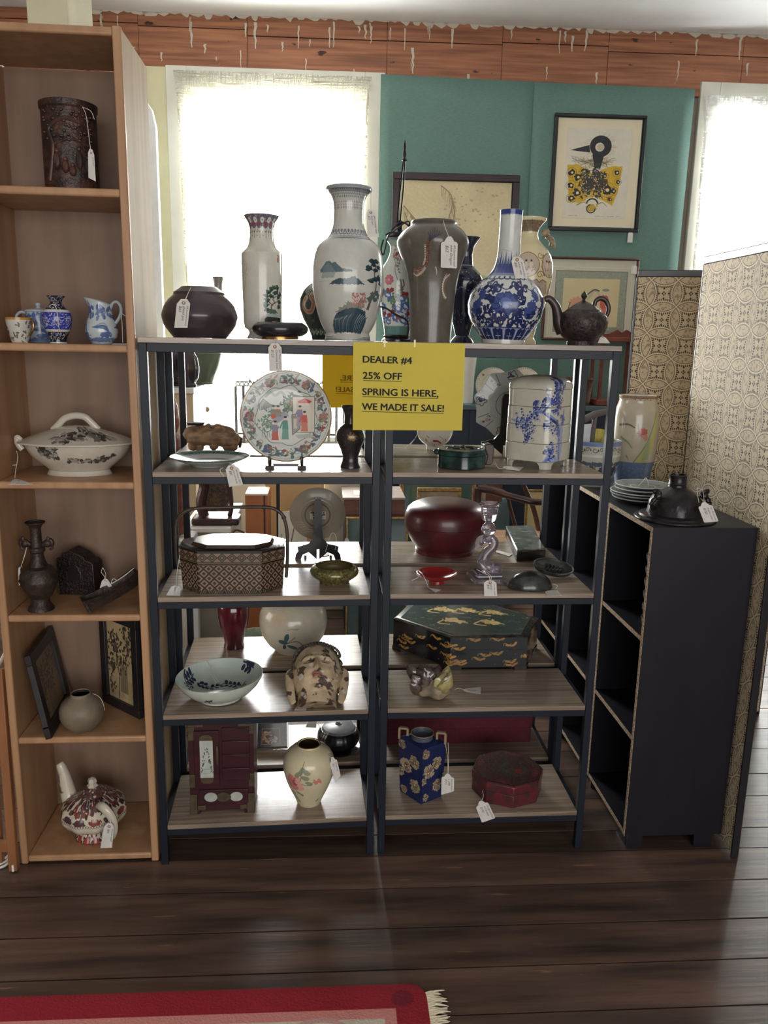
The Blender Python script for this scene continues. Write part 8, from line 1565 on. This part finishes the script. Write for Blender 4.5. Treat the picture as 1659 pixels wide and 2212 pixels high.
cv.rect(20, 24, 182, 156, (140, 146, 130)); cv.specks(20, 24, 182, 156, 700, 2, [(150, 156, 140), (128, 136, 122)]); cv.line([(20, 24), (182, 24), (182, 156), (20, 156), (20, 24)], 1.2, (90, 92, 88)); cv.line([(8, 16), (192, 16), (192, 166), (8, 166), (8, 16)], 1, (206, 202, 186)); cv.rect(38, 40, 166, 144, (198, 184, 142))
cv.blob(72, 92, 18, 12, (196, 140, 116), 0.9, 0, 0.3); cv.curve([(56, 92), (52, 108), (56, 124)], 2, (80, 70, 60)); cv.curve([(96, 84), (110, 66), (122, 76), (118, 88)], 5, (176, 168, 150)); cv.curve([(92, 76), (108, 64), (120, 66)], 3, (70, 76, 72)); cv.blob(134, 92, 10, 20, (176, 78, 66), 1, 0, 0.2); cv.blob(134, 70, 6, 6, (206, 180, 150)); cv.blob(135, 64, 8, 3, (120, 140, 134)); cv.blob(136, 118, 8, 14, (182, 96, 80))
wall_picture('bamboo framed painting of a horse and figure in a red robe above the teapot', (1178, 554), (1366, 738), 0.014, M_bam, [('painting', (0.03, 0.97, 0.97, 0.03), mat_img('horse_painting', cv, 0.35, coat=0.5))], bead=True)
def wall_tag(label, cx_, yt, yb, w_):
    a, z1 = wl(cx_, yt, 0.062); _, z0 = wl(cx_, yb, 0.062); a0, _ = wl(cx_-w_/2, yb, 0.062); a1, _ = wl(cx_+w_/2, yb, 0.062); hw = (a1-a0)/2; hh = z1-z0
    t = wthing('price_tag', label, 'price tag', a, 0.062, z0, 'price tags on strings'); q = MB(); q.prism([(-hw, 0), (hw, 0), (hw, hh*0.6), (hw*0.5, hh*0.72), (-hw*0.5, hh*0.72), (-hw, hh*0.6)], -0.0005, 0.0005, axis='y'); q.build('card', M_card, t)
    MB().tube([(0, 0, hh*0.66), (hw*0.3, 0.0, hh), (0, 0.002, hh*1.3)], 0.0012, 6).build('string', M_str, t)
wall_tag('small white price tag dangling from the corner of the bird print', 1363, 492, 524, 11); wall_tag('small white price tag hanging on the bamboo framed horse painting', 1371, 566, 592, 13)

# ---------------------------------------------------------------- teal counter along the back wall and what stands on it
M_teal = mat('teal_paint', (78, 100, 108), (68, 90, 98), 6, rough=0.45); M_navy = mat('navy_paint', (22, 36, 56), (28, 42, 60), 4, rough=0.5)
Yk = 3.02; zk = float(P(1150, 876, Yk)[2]); xk0, xk1 = float(P(842, 880, Yk)[0]), float(P(1420, 890, Yk)[0])
ct = thing('counter', 'long teal topped counter with navy front along the back wall', 'counter', (xk0, Yk, 0)); Lk = xk1-xk0
bevel(MB().box((0, 0, zk-0.035), (Lk, 0.255, zk)).build('counter_top', M_teal, ct), 0.004); MB().box((0.01, 0.02, 0), (Lk-0.01, 0.255, zk-0.036)).build('counter_front', M_navy, ct)
q = MB()
for k in range(7): q.box((0.02+k*Lk/7, 0.008, 0.02), (0.05+k*Lk/7, 0.02, zk-0.04))
q.build('front_batten', M_navy, ct)
def stand_plate(label, px, py, r, Y, rim):
    c = np.array(P(px, py, Y)); R_ = r*S(c); cv = plate_cv(rim, 1.6, (212, 206, 192)); o = disc(R_, PLATE, 48).build('dinner_plate', mat_img('rose_rim_'+str(px), cv, 0.25, coat=0.3), None, (c[0], Y, zk+0.001+R_*math.cos(0.2)+0.004)); o.rotation_euler = (-0.2, 0, 0); tag(o, label, 'plate', 'white plates standing on the teal counter')
def rim(cv):
    for k in range(50): t = k*0.1257; cv.blob(94*math.cos(t), 94*math.sin(t), 3, 2, (186, 120, 100), 0.8); cv.blob(62*math.cos(t), 62*math.sin(t), 2, 1.6, (190, 140, 120), 0.7)
    for k in range(4): t = k*1.57+0.8; cv.flower(80*math.cos(t), 80*math.sin(t), 7, (150, 110, 100), (110, 120, 90)); 
    cv.flower(-6, 6, 12, (180, 100, 96)); cv.flower(8, -4, 8, (186, 120, 110)); cv.curve([(-20, 20), (0, 10), (20, -10)], 2, (120, 130, 100))
stand_plate('white plate with rose sprigs standing on the counter next to the white cylinder', 1064, 834, 38, 3.16, rim); stand_plate('white plate with rose sprigs standing on the counter next to the wicker basket', 1131, 838, 38, 3.205, rim)
c = P(1005, 878, 3.12); hh = float(P(1005, 757, 3.12)[2])-zk; s_ = S(c); tag(MB().lathe([(15*s_, 0), (16*s_, 0.004), (17*s_, hh*0.5), (22*s_, hh), (20*s_, hh), (15*s_, hh*0.5), (0.0005, 0.01)], 32).build('white_vase', _mats['porcelain'], None, (c[0], 3.12, zk+0.001)), 'plain white flared cylinder vase on the teal counter', 'vase')
c = P(1248, 872, 3.14); s_ = S(c); hh = float(P(1248, 816, 3.14)[2])-zk; M_wick = mat('brown_wicker', (104, 66, 48), (70, 44, 34), 60, (1, 1, 3), 0.7, bump=1.0, bsc=120, bst=(1, 1, 3)); q = MB(); q.lathe([(24*s_, 0), (26*s_, hh*0.4), (30*s_, hh*0.86), (31*s_, hh*0.88)], 36); wk = q.build('wicker_basket', M_wick, None, (c[0], 3.14, zk+0.001)); tag(wk, 'small brown wicker basket with lid on the teal counter', 'basket'); MB().lathe([(31*s_, hh*0.885), (32*s_, hh*0.94), (26*s_, hh), (0.0005, hh*1.01)], 36).build('lid', M_wick, wk)
# little glazed cabinet
x0, x1 = float(P(1291, 870, 3.06)[0]), float(P(1372, 870, 3.06)[0]); M_mah = mat('red_mahogany', (116, 58, 42), (92, 44, 34), 8, (1, 1, 4), 0.35); w_ = x1-x0; hc = float(P(1320, 722, 3.06)[2])-zk; gc = thing('display_cabinet', 'small red mahogany glazed display cabinet on the end of the teal counter', 'display cabinet', (x0, 3.06, zk+0.001)); q = MB()
for a, b in ((0, 0.02), (w_-0.02, w_)): q.box((a, 0, 0.04), (b, 0.02, hc-0.05)); q.box((a, 0.18, 0.04), (b, 0.2, hc-0.05))
q.build('corner_post', M_mah, gc); bevel(MB().box((-0.012, -0.012, 0), (w_+0.012, 0.21, 0.04)).build('base', M_mah, gc), 0.006); bevel(MB().box((-0.012, -0.012, hc-0.05), (w_+0.012, 0.21, hc-0.02)).build('top', M_mah, gc), 0.006)
q = MB(); q.prism([(0, 0), (w_, 0), (w_, 0.02), (w_*0.8, 0.025), (w_*0.62, 0.05), (w_*0.5, 0.03), (w_*0.38, 0.05), (w_*0.2, 0.025), (0, 0.02)], 0, 0.012, axis='y'); q.V = [(a, b, c_+hc-0.02) for a, b, c_ in q.V]; q.build('carved_crest', M_mah, gc)
MB().box((0.02, 0.008, 0.04), (w_-0.02, 0.012, hc-0.05)).build('glass_pane', M_pane, gc)
# ---------------------------------------------------------------- furniture and stock behind the shelving
M_tan = mat('pale_birch_panel', (196, 178, 150), (184, 164, 134), 3, (3, 3, 0.6), 0.5); M_wtop = mat('white_top', (220, 220, 216), rough=0.3)
def xbox(name, label, cat, p0, p1, Yn, wl_, mside, mtop, tt=0.03):
    a = P(*p0, Yn); b = PXX(*p1, float(a[0])); z = float(a[2]); t = thing(name, label, cat, (float(a[0])-wl_, Yn, 0)); L_ = float(b[1])-Yn
    bevel(MB().box((0, 0, 0), (wl_, L_, z-tt)).build('carcass', mside, t), 0.003); bevel(MB().box((-0.01, -0.01, z-tt), (wl_+0.008, L_+0.01, z)).build('top', mtop, t), 0.003); return t, z, a, b
tt_, zc1, a1_, b1_ = xbox('tall_cabinet', 'tall pale birch cabinet with white top carrying the green pot', 'cabinet', (416, 838), (469, 815), 1.95, 0.42, M_tan, M_wtop)
q = MB()
for z in (0.62, 1.04): q.ball((0.418, (b1_[1]-1.95)*0.5, zc1-0.03-0.12 if z > 1 else zc1-0.30), 0.018, 10, 8)
q.build('knob', M_tan, tt_)
M_grp = mat('grey_green_glaze', (122, 134, 112), (104, 118, 98), 8, rough=0.25, coat=0.4)
s_ = S(P(440, 812, 2.3)); tag(MB().lathe([(30*s_, 0), (31*s_, 0.008), (30*s_, 0.014), (36*s_, 0.05), (46*s_, 0.11), (50*s_, 0.15), (52*s_, 0.17), (47*s_, 0.19), (50*s_, 0.20), (45*s_, 0.20), (40*s_, 0.15), (0.0005, 0.02)], 40).build('green_pot', M_grp, None, (float(P(430, 812, 2.3)[0]), 2.3, zc1+0.001)), 'grey green glazed pot on the tall pale cabinet behind the end posts', 'pot')
M_pur = mat('dark_purple_glaze', (62, 52, 60), (46, 40, 48), 8, rough=0.2, coat=0.5)
x_ = float(P(413, 830, 2.02)[0]); s_ = S(P(413, 830, 2.02)); tag(MB().lathe([(14*s_, 0), (15*s_, 0.01), (13*s_, 0.02), (20*s_, 0.05), (22*s_, 0.10), (19*s_, 0.15), (12*s_, 0.18), (14*s_, 0.2)], 36, rfun=lambda t, z: 1+0.03*math.cos(8*t)).build('ribbed_vase', M_pur, None, (x_-0.01, 2.02, zc1+0.001)), 'glossy dark ribbed vase in front of the green pot on the pale cabinet', 'vase')
x_ = float(P(386, 830, 2.02)[0]); o = tag(MB().lathe([(22*s_, 0.045), (34*s_, 0.08), (38*s_, 0.12), (34*s_, 0.17), (22*s_, 0.20), (24*s_, 0.22)], 40).build('purple_pot', M_pur, None, (x_-0.06, 2.12, zc1+0.001)), 'dark purple glazed pot on a short wooden stand on the pale cabinet', 'pot'); q = MB(); q.lathe([(26*s_, 0), (28*s_, 0.01), (20*s_, 0.02), (22*s_, 0.044)], 24); tag(q.build('pot_stand', M_stand, None, (x_-0.06, 2.12, zc1+0.0005)), 'short dark wooden stand under the purple glazed pot', 'stand')
# carved figure on a white plinth
x_ = float(P(392, 1000, 1.0)[0])-0.018; zpl = 0.80; tag(bevel(MB().box((-0.09, -0.09, 0), (0.06, 0.09, zpl)).build('plinth', M_wtop, None, (x_, 1.0, 0)), 0.003), 'plain white plinth under the carved red wooden figure', 'plinth')
M_rwd = mat('carved_red_wood', (126, 72, 54), (98, 54, 42), 16, (1, 1, 3), 0.45, bump=0.4, bsc=40); q = MB(); zt_ = float(P(392, 862, 1.0)[2])-zpl
q.lathe([(0.05, 0), (0.055, 0.02), (0.048, 0.06), (0.042, 0.18), (0.052, zt_*0.5), (0.056, zt_*0.62), (0.045, zt_*0.70), (0.024, zt_*0.74), (0.03, zt_*0.80), (0.034, zt_*0.87), (0.026, zt_*0.94), (0.02, zt_*0.96), (0.014, zt_*0.99), (0.0005, zt_)], 28); q.tube(spl([(0.05, -0.02, zt_*0.62), (0.062, -0.04, zt_*0.5), (0.05, -0.06, zt_*0.4)], 5), 0.018, 10); lumpy(q, 0.010, 26)
o = q.build('carved_figure', M_rwd, None, (x_-0.02, 1.0, zpl+0.008)); tag(o, 'carved red wooden standing figure seen past the end posts', 'sculpture')
# low white topped cabinet with a carved table screen on it
t2, zc2, a2_, b2_ = xbox('low_cabinet', 'low grey cabinet with white top carrying the carved table screen', 'cabinet', (494, 1140), (520, 1052), 1.11, 0.19, mat('grey_tan_panel', (150, 146, 132), (140, 136, 122), 4, rough=0.5), M_wtop, 0.02)
x0 = float(P(428, 1140, 1.2)[0]); x1 = float(P(504, 1140, 1.2)[0]); w_ = x1-x0; hz = float(P(460, 1030, 1.2)[2])-zc2; ts = thing('table_screen', 'carved brown table screen with dark brocade panel', 'table screen', (x0, 1.2, zc2+0.001)); M_cwd = mat('carved_brown_wood', (74, 48, 44), (54, 36, 36), 14, rough=0.35, bump=0.3, bsc=40)
q = MB(); q.tube(spl([(w_*0.18, 0, 0.03), (w_*0.10, 0, 0.09), (w_*0.20, 0, 0.16), (w_*0.14, 0, hz)], 6), 0.022, 10); q.tube(spl([(w_*0.9, 0, 0.03), (w_*0.96, 0, 0.08), (w_*0.9, 0, hz)], 6), 0.010, 8); q.build('carved_upright', M_cwd, ts); bevel(MB().box((-0.02, -0.06, 0), (w_+0.03, 0.06, 0.03)).build('base', M_cwd, ts), 0.008)
cv = Cv(0, 60, 0, 60, 5, (66, 58, 48), 0.3, 70); g = cv.r
for _ in range(260): cv.scroll(g.uniform(0, 60), g.uniform(0, 60), g.uniform(2, 4), g.choice([(112, 92, 66), (92, 74, 60), (50, 44, 44)]), g.choice((1, -1)), 1)
q = MB(); q.slab((w_*0.22, 0.004, 0.05), (w_*0.88, 0.004, 0.05), (w_*0.88, 0.004, hz), (w_*0.22, 0.004, hz), 0.012); q.build('brocade_panel', mat_img('brocade', cv, 0.8), ts)
# stock along the far wall
def slabth(name, label, cat, x0, x1, yt, Y, dep, m, z0=0.0, parts=None):
    a = P((x0+x1)/2, yt, Y); xa, xb_ = float(P(x0, yt, Y)[0]), float(P(x1, yt, Y)[0]); o = bevel(MB().box((0, 0, 0), (xb_-xa, dep, float(a[2])-z0)).build(name, m, None, (xa, Y, z0)), 0.003); tag(o, label, cat); return o, xb_-xa, float(a[2])-z0
M_card2 = mat('orange_brown_case', (160, 98, 58), (142, 84, 50), 6, rough=0.5); M_bd = mat('cream_portfolio', (216, 186, 140), (204, 172, 126), 3, rough=0.7); M_bd2 = mat('pale_grey_board', (200, 194, 180), rough=0.7)
o, w_, h_ = slabth('wooden_case', 'upright orange brown wooden case with rounded edge behind the basketwork box', 'case', 529, 579, 1066, 2.0, 0.2, M_card2)
MB().box((0.0, -0.004, h_-0.01), (w_, 0.0, h_)).build('case_edge', mat('pale_case_edge', (206, 196, 180), rough=0.5), o); MB().box((w_*0.80, -0.003, 0), (w_*0.86, -0.0005, h_)).build('case_seam', M_dkf, o)
o, w_, h_ = slabth('portfolio_board', 'tall cream portfolio board leaning behind the plate seen from behind', 'board', 572, 700, 1010, 2.30, 0.02, M_bd)
MB().box((0, -0.004, h_*0.44), (w_, -0.0005, h_*0.47)).build('fold_line', mat('portfolio_fold', (186, 160, 116), rough=0.7), o)
o, w_, h_ = slabth('portfolio_board', 'pale grey board with a lined edge standing beside the cream portfolio board', 'board', 701, 812, 1018, 2.36, 0.02, M_bd2)
MB().box((0.004, -0.003, h_*0.70), (w_-0.01, -0.0005, h_*0.72)).build('printed_line', mat('grey_line', (120, 118, 112), rough=0.7), o)
tag(MB().box((0, 0, 0), (0.018, 0.018, 1.0)).build('metal_pole', M_steel, None, (float(P(597, 1100, 1.9)[0]), 1.9, 0)), 'thin black upright pole in front of the cream portfolio board', 'pole')
cv = Cv(0, 80, 0, 60, 4, (204, 198, 184), 0.05, 71); cv.curve([(8, 10), (20, 26), (30, 18), (44, 8)], 1.6, (80, 66, 56)); cv.blob(20, 26, 4, 4, (70, 56, 48)); cv.specks(40, 30, 78, 58, 40, 4, [(110, 130, 112), (130, 146, 130), (90, 110, 96)])
xa, xb_ = float(P(600, 1160, 1.75)[0]), float(P(662, 1160, 1.75)[0]); ztp = float(P(630, 1105, 1.75)[2]); q = MB(); q.slab((0, 0, 0), (xb_-xa, 0, 0), (xb_-xa, 0.12, ztp), (0, 0.12, ztp-0.02), 0.012); tag(q.build('painted_panel', mat_img('branch_panel', cv, 0.5), None, (xa, 1.70, 0.0)), 'white panel with a painted branch leaning beside the plate seen from behind', 'picture')
# wooden inlaid box on a framed picture stack
M_wbx = mat('brown_wood_box', (112, 72, 58), (88, 54, 44), 8, (1, 4, 4), 0.45); xa, xb_ = float(P(742, 1100, 2.0)[0]), float(P(874, 1100, 2.0)[0]); zb0, zb1 = float(P(810, 1118, 2.0)[2]), float(P(810, 1080, 2.0)[2])
bx_ = thing('inlaid_box', 'flat brown wooden box with pale inlaid lid behind the middle posts', 'box', (xa, 2.0, zb0)); bevel(MB().box((0, 0, 0), (xb_-xa, 0.34, zb1-zb0)).build('box_body', M_wbx, bx_), 0.003); bevel(MB().box((-0.005, -0.005, zb1-zb0), (xb_-xa+0.005, 0.345, zb1-zb0+0.014)).build('lid', mat('grey_wood_lid', (150, 136, 126), (128, 112, 102), 10, (1, 5, 1), 0.4), bx_), 0.003); q = MB(); q.box((0.06, 0.06, zb1-zb0+0.0142), (0.22, 0.2, zb1-zb0+0.0155)); q.build('inlay', mat('ivory_inlay', (214, 206, 188), (180, 168, 140), 30, rough=0.5), bx_)
tag(bevel(MB().box((0, 0, 0), (xb_-xa-0.02, 0.3, zb0-0.001)).build('storage_crate', M_navy, None, (xa+0.01, 2.03, 0)), 0.004), 'dark crate carrying the flat inlaid wooden box', 'crate')
M_gld = mat('worn_gilt_frame', (166, 136, 84), (120, 92, 56), 40, rough=0.4, metal=0.5, bump=0.5, bsc=120); M_tgl = mat('dark_teal_glass', (78, 104, 102), (62, 88, 88), 3, rough=0.12, coat=0.4)
def floor_frame(name, label, x0, x1, yt, Y, fw, mf, mi, z0=0.0, extra=None, tilt=0.05):
    xa, xb_ = float(P(x0, yt, Y)[0]), float(P(x1, yt, Y)[0]); w_, h_ = xb_-xa, float(P(x0, yt, Y)[2])-z0; t = thing(name, label, 'framed picture', (xa, Y, z0)); t.rotation_euler = (-tilt, 0, 0); q = MB()
    for lo, hi in (((0, 0, 0), (w_, 0.02, fw)), ((0, 0, h_-fw), (w_, 0.02, h_)), ((0, 0, fw), (fw, 0.02, h_-fw)), ((w_-fw, 0, fw), (w_, 0.02, h_-fw))): q.box(lo, hi)
    bevel(q.build('frame', mf, t), 0.003); MB().box((fw, 0.008, fw), (w_-fw, 0.014, h_-fw)).build('picture', mi, t)
    if extra: extra(t, w_, h_)
    return t
def lab(t, w_, h_):
    MB().box((w_*0.28, 0.005, h_*0.40), (w_*0.62, 0.0078, h_*0.74)).build('paper_label', mat('old_paper_label', (186, 166, 130), rough=0.8), t)
    q = MB(); r = random.Random(3)
    for k in range(4): q.box((w_*0.31+0.004*r.random(), 0.0042, h_*(0.68-k*0.07)), (w_*0.335, 0.0049, h_*(0.70-k*0.07)))
    q.build('label_marks', M_ink, t)
floor_frame('gilt_picture', 'gilt framed glazed picture with paper label below the inlaid wooden box', 748, 884, 1120, 1.88, 0.012, M_gld, M_tgl, extra=lab)
price_tag('small white price tag hanging at the corner of the gilt framed picture', [(746, 1162), (752, 1162), (757, 1176), (742, 1176)], 1.893, string=[(750, 1119, 1.905), (750, 1140, 1.895), ()])
floor_frame('gilt_picture', 'larger gilt frame with teal ground behind the round red box', 866, 1034, 1000, 2.55, 0.028, M_gld, M_tgl)
floor_frame('gilt_picture', 'smaller worn gilt frame standing in front of the larger teal one', 904, 1000, 1056, 2.3, 0.022, M_gld, mat('faded_picture', (176, 160, 128), (150, 134, 106), 12, rough=0.5))
floor_frame('gilt_picture', 'small gilt framed cream picture beyond the bentwood armchair', 1140, 1196, 1060, 2.5, 0.014, M_gld, mat('cream_picture', (206, 190, 144), rough=0.6))
# bentwood armchair
Yc = 1.55; M_bent = mat('dark_bentwood', (58, 36, 30), (110, 70, 48), 5, (1, 1, 1), 0.3, coat=0.3, lo=0.5, hi=0.8); M_seat = mat('worn_plank_seat', (140, 112, 82), (110, 84, 62), 7, (1, 6, 1), 0.45); g = lambda px, py, d=0.0: np.array(P(px, py, Yc+d))
o0 = np.array([float(g(1110, 1150)[0]), Yc, 0.0]); ch = thing('armchair', 'dark bentwood armchair with plank seat behind the candlestick', 'chair', o0); zs_ = float(g(1110, 1150, 0.15)[2])
q = MB(); sx_ = 0.24; q.prism([(-sx_, -0.2), (sx_, -0.2), (sx_*0.92, 0.22), (-sx_*0.92, 0.22)], zs_-0.03, zs_, 0.98); bevel(q.build('seat', M_seat, ch), 0.008)
za = float(g(1030, 1050)[2]); ar = spl([tuple(g(1032, 1054, -.10)-o0), tuple(g(1064, 1060, -.12)-o0), tuple(g(1110, 1074, -.16)-o0), tuple(g(1165, 1085, -.18)-o0), tuple(g(1230, 1075, -.12)-o0), tuple(g(1250, 1040, 0.1)-o0)], 6); MB().tube(ar, [0.020]*10+[0.016]*21, 12).build('arm_rail', M_bent, ch)
q = MB(); q.tube(spl([tuple(g(1032, 1054, -.10)-o0), tuple(g(1031, 1085, -.10)-o0), (float(g(1032, 1100)[0]-o0[0]), -0.12, zs_)], 5), 0.020, 10); q.build('arm_post', M_bent, ch); MB().tube(spl([tuple(g(1097, 1071, -.14)-o0), tuple(g(1103, 1100, -.13)-o0), (float(g(1115, 1130)[0]-o0[0]), -0.12, zs_)], 5), 0.009, 8).build('spindle', M_bent, ch)
MB().tube(spl([(float(g(1160, 1010)[0]-o0[0]), 0.2, zs_+0.34), (float(g(1150, 1045)[0]-o0[0]), 0.19, zs_+0.26), (float(g(1176, 1075)[0]-o0[0]), 0.19, zs_+0.12), (float(g(1190, 1085)[0]-o0[0]), 0.19, zs_)], 6), 0.013, 8).build('back_scroll', M_bent, ch)
for a, b in ((-0.2, -0.17), (0.2, -0.17), (-0.18, 0.18), (0.18, 0.18)): MB().tube([(a, b, zs_-0.03), (a*1.1, b*1.1, 0.0)], [0.018, 0.014], 10).build('leg', M_bent, ch)
# things on the counter's lower step and floor
o, w_, h_ = slabth('brown_basket', 'small brown banded basket beyond the chair arm', 'basket', 1050, 1086, 1046, 2.3, 0.12, M_wick, float(P(1068, 1084, 2.3)[2]))
zq = float(P(1068, 1084, 2.3)[2]); tag(MB().box((-0.045, 0, 0), (0.09, 0.2, zq-0.0005)).build('teal_cupboard', M_teal, None, (float(P(1068, 1084, 2.3)[0]), 2.28, 0)), 'low teal cupboard beyond the armchair', 'cupboard')
c = np.array(H(556, 1362, 0.0)); c = np.array([float(P(556, 1350, 1.66)[0]), 1.66, 0.0]); s_ = 0.9*S(P(552, 1350, 1.5)); tag(MB().lathe([(28*s_, 0), (33*s_, 0.03), (40*s_, 0.10), (42*s_, 0.12), (39*s_, 0.12), (32*s_, 0.04), (0.0005, 0.03)], 44).build('green_basin', mat('pale_green_glaze', (168, 180, 164), rough=0.25, coat=0.3), None, c), 'pale green basin on the floor beyond the deep red vase', 'basin')
# silver gallery lantern at the window
Yl = 2.72; xa, xb_ = float(P(512, 990, Yl)[0]), float(P(742, 990, Yl)[0]); zl0, zl1 = float(P(620, 1000, Yl)[2]), float(P(620, 836, Yl)[2]); M_slv = mat('tarnished_silver', (150, 150, 148), (110, 110, 110), 30, rough=0.3, metal=0.8); ln = thing('glass_case', 'silver framed glass case with ornate top rail in front of the window', 'glass case', (xa, Yl, zl0)); w_, h_ = xb_-xa, zl1-zl0; q = MB()
for a in (0, w_*0.07, w_*0.14, w_*0.86, w_*0.93, w_): q.box((a-0.008, 0, 0), (a+0.008, 0.016, h_))
q.box((0, 0.0, 0), (w_, 0.016, 0.018)); q.build('silver_post', M_slv, ln); q = MB(); n = 26
for k in range(n): q.tube([(w_*(k+.5)/n+0.012*math.cos(t), 0.008, h_+0.014+0.012*math.sin(t)) for t in np.linspace(0, 6.283, 9)[:-1]], 0.0032, 6, True)
q.box((0, 0.002, h_), (w_, 0.014, h_+0.005)); q.box((0, 0.002, h_+0.026), (w_, 0.014, h_+0.031)); q.build('ornate_rail', M_slv, ln); q = MB()
for k in (0.13, 0.2, 0.8, 0.9): q.lathe([(0.006, h_+0.031), (0.009, h_+0.036), (0.003, h_+0.042), (0.0005, h_+0.054)], 10, c=(w_*k, 0.008, 0))
q.build('finial', M_slv, ln); MB().box((0.01, 0.005, 0.018), (w_-0.01, 0.009, h_)).build('glass_pane', M_pane, ln)
tag(bevel(MB().box((-0.05, -0.06, 0), (w_+0.1, 0.22, zl0-0.0006)).build('white_table', M_wtop, None, (xa, Yl, 0)), 0.004), 'white block table carrying the silver framed glass case', 'table')
# white rounded panel behind the bookcase
x0, x1 = float(P(300, 240, 3.2)[0]), float(P(336, 250, 3.2)[0]); z1 = float(P(325, 214, 3.2)[2]); q = MB(); w_ = x1-x0
q.prism([(-0.5, 0), (w_, 0), (w_, z1-0.16), (w_*0.8, z1-0.06), (w_*0.4, z1), (-0.5, z1)], 0, 0.05, axis='y'); o = bevel(q.build('white_board', mat('white_lacquer', (226, 228, 226), (214, 216, 214), 5, rough=0.3), None, (x0, 3.2, 0)), 0.006); tag(o, 'tall white panel with a rounded top corner behind the plywood bookcase', 'panel'); MB().box((w_-0.075, -0.012, 1.3), (w_-0.06, -0.0005, z1-0.42)).build('dark_slot', M_dkf, o)
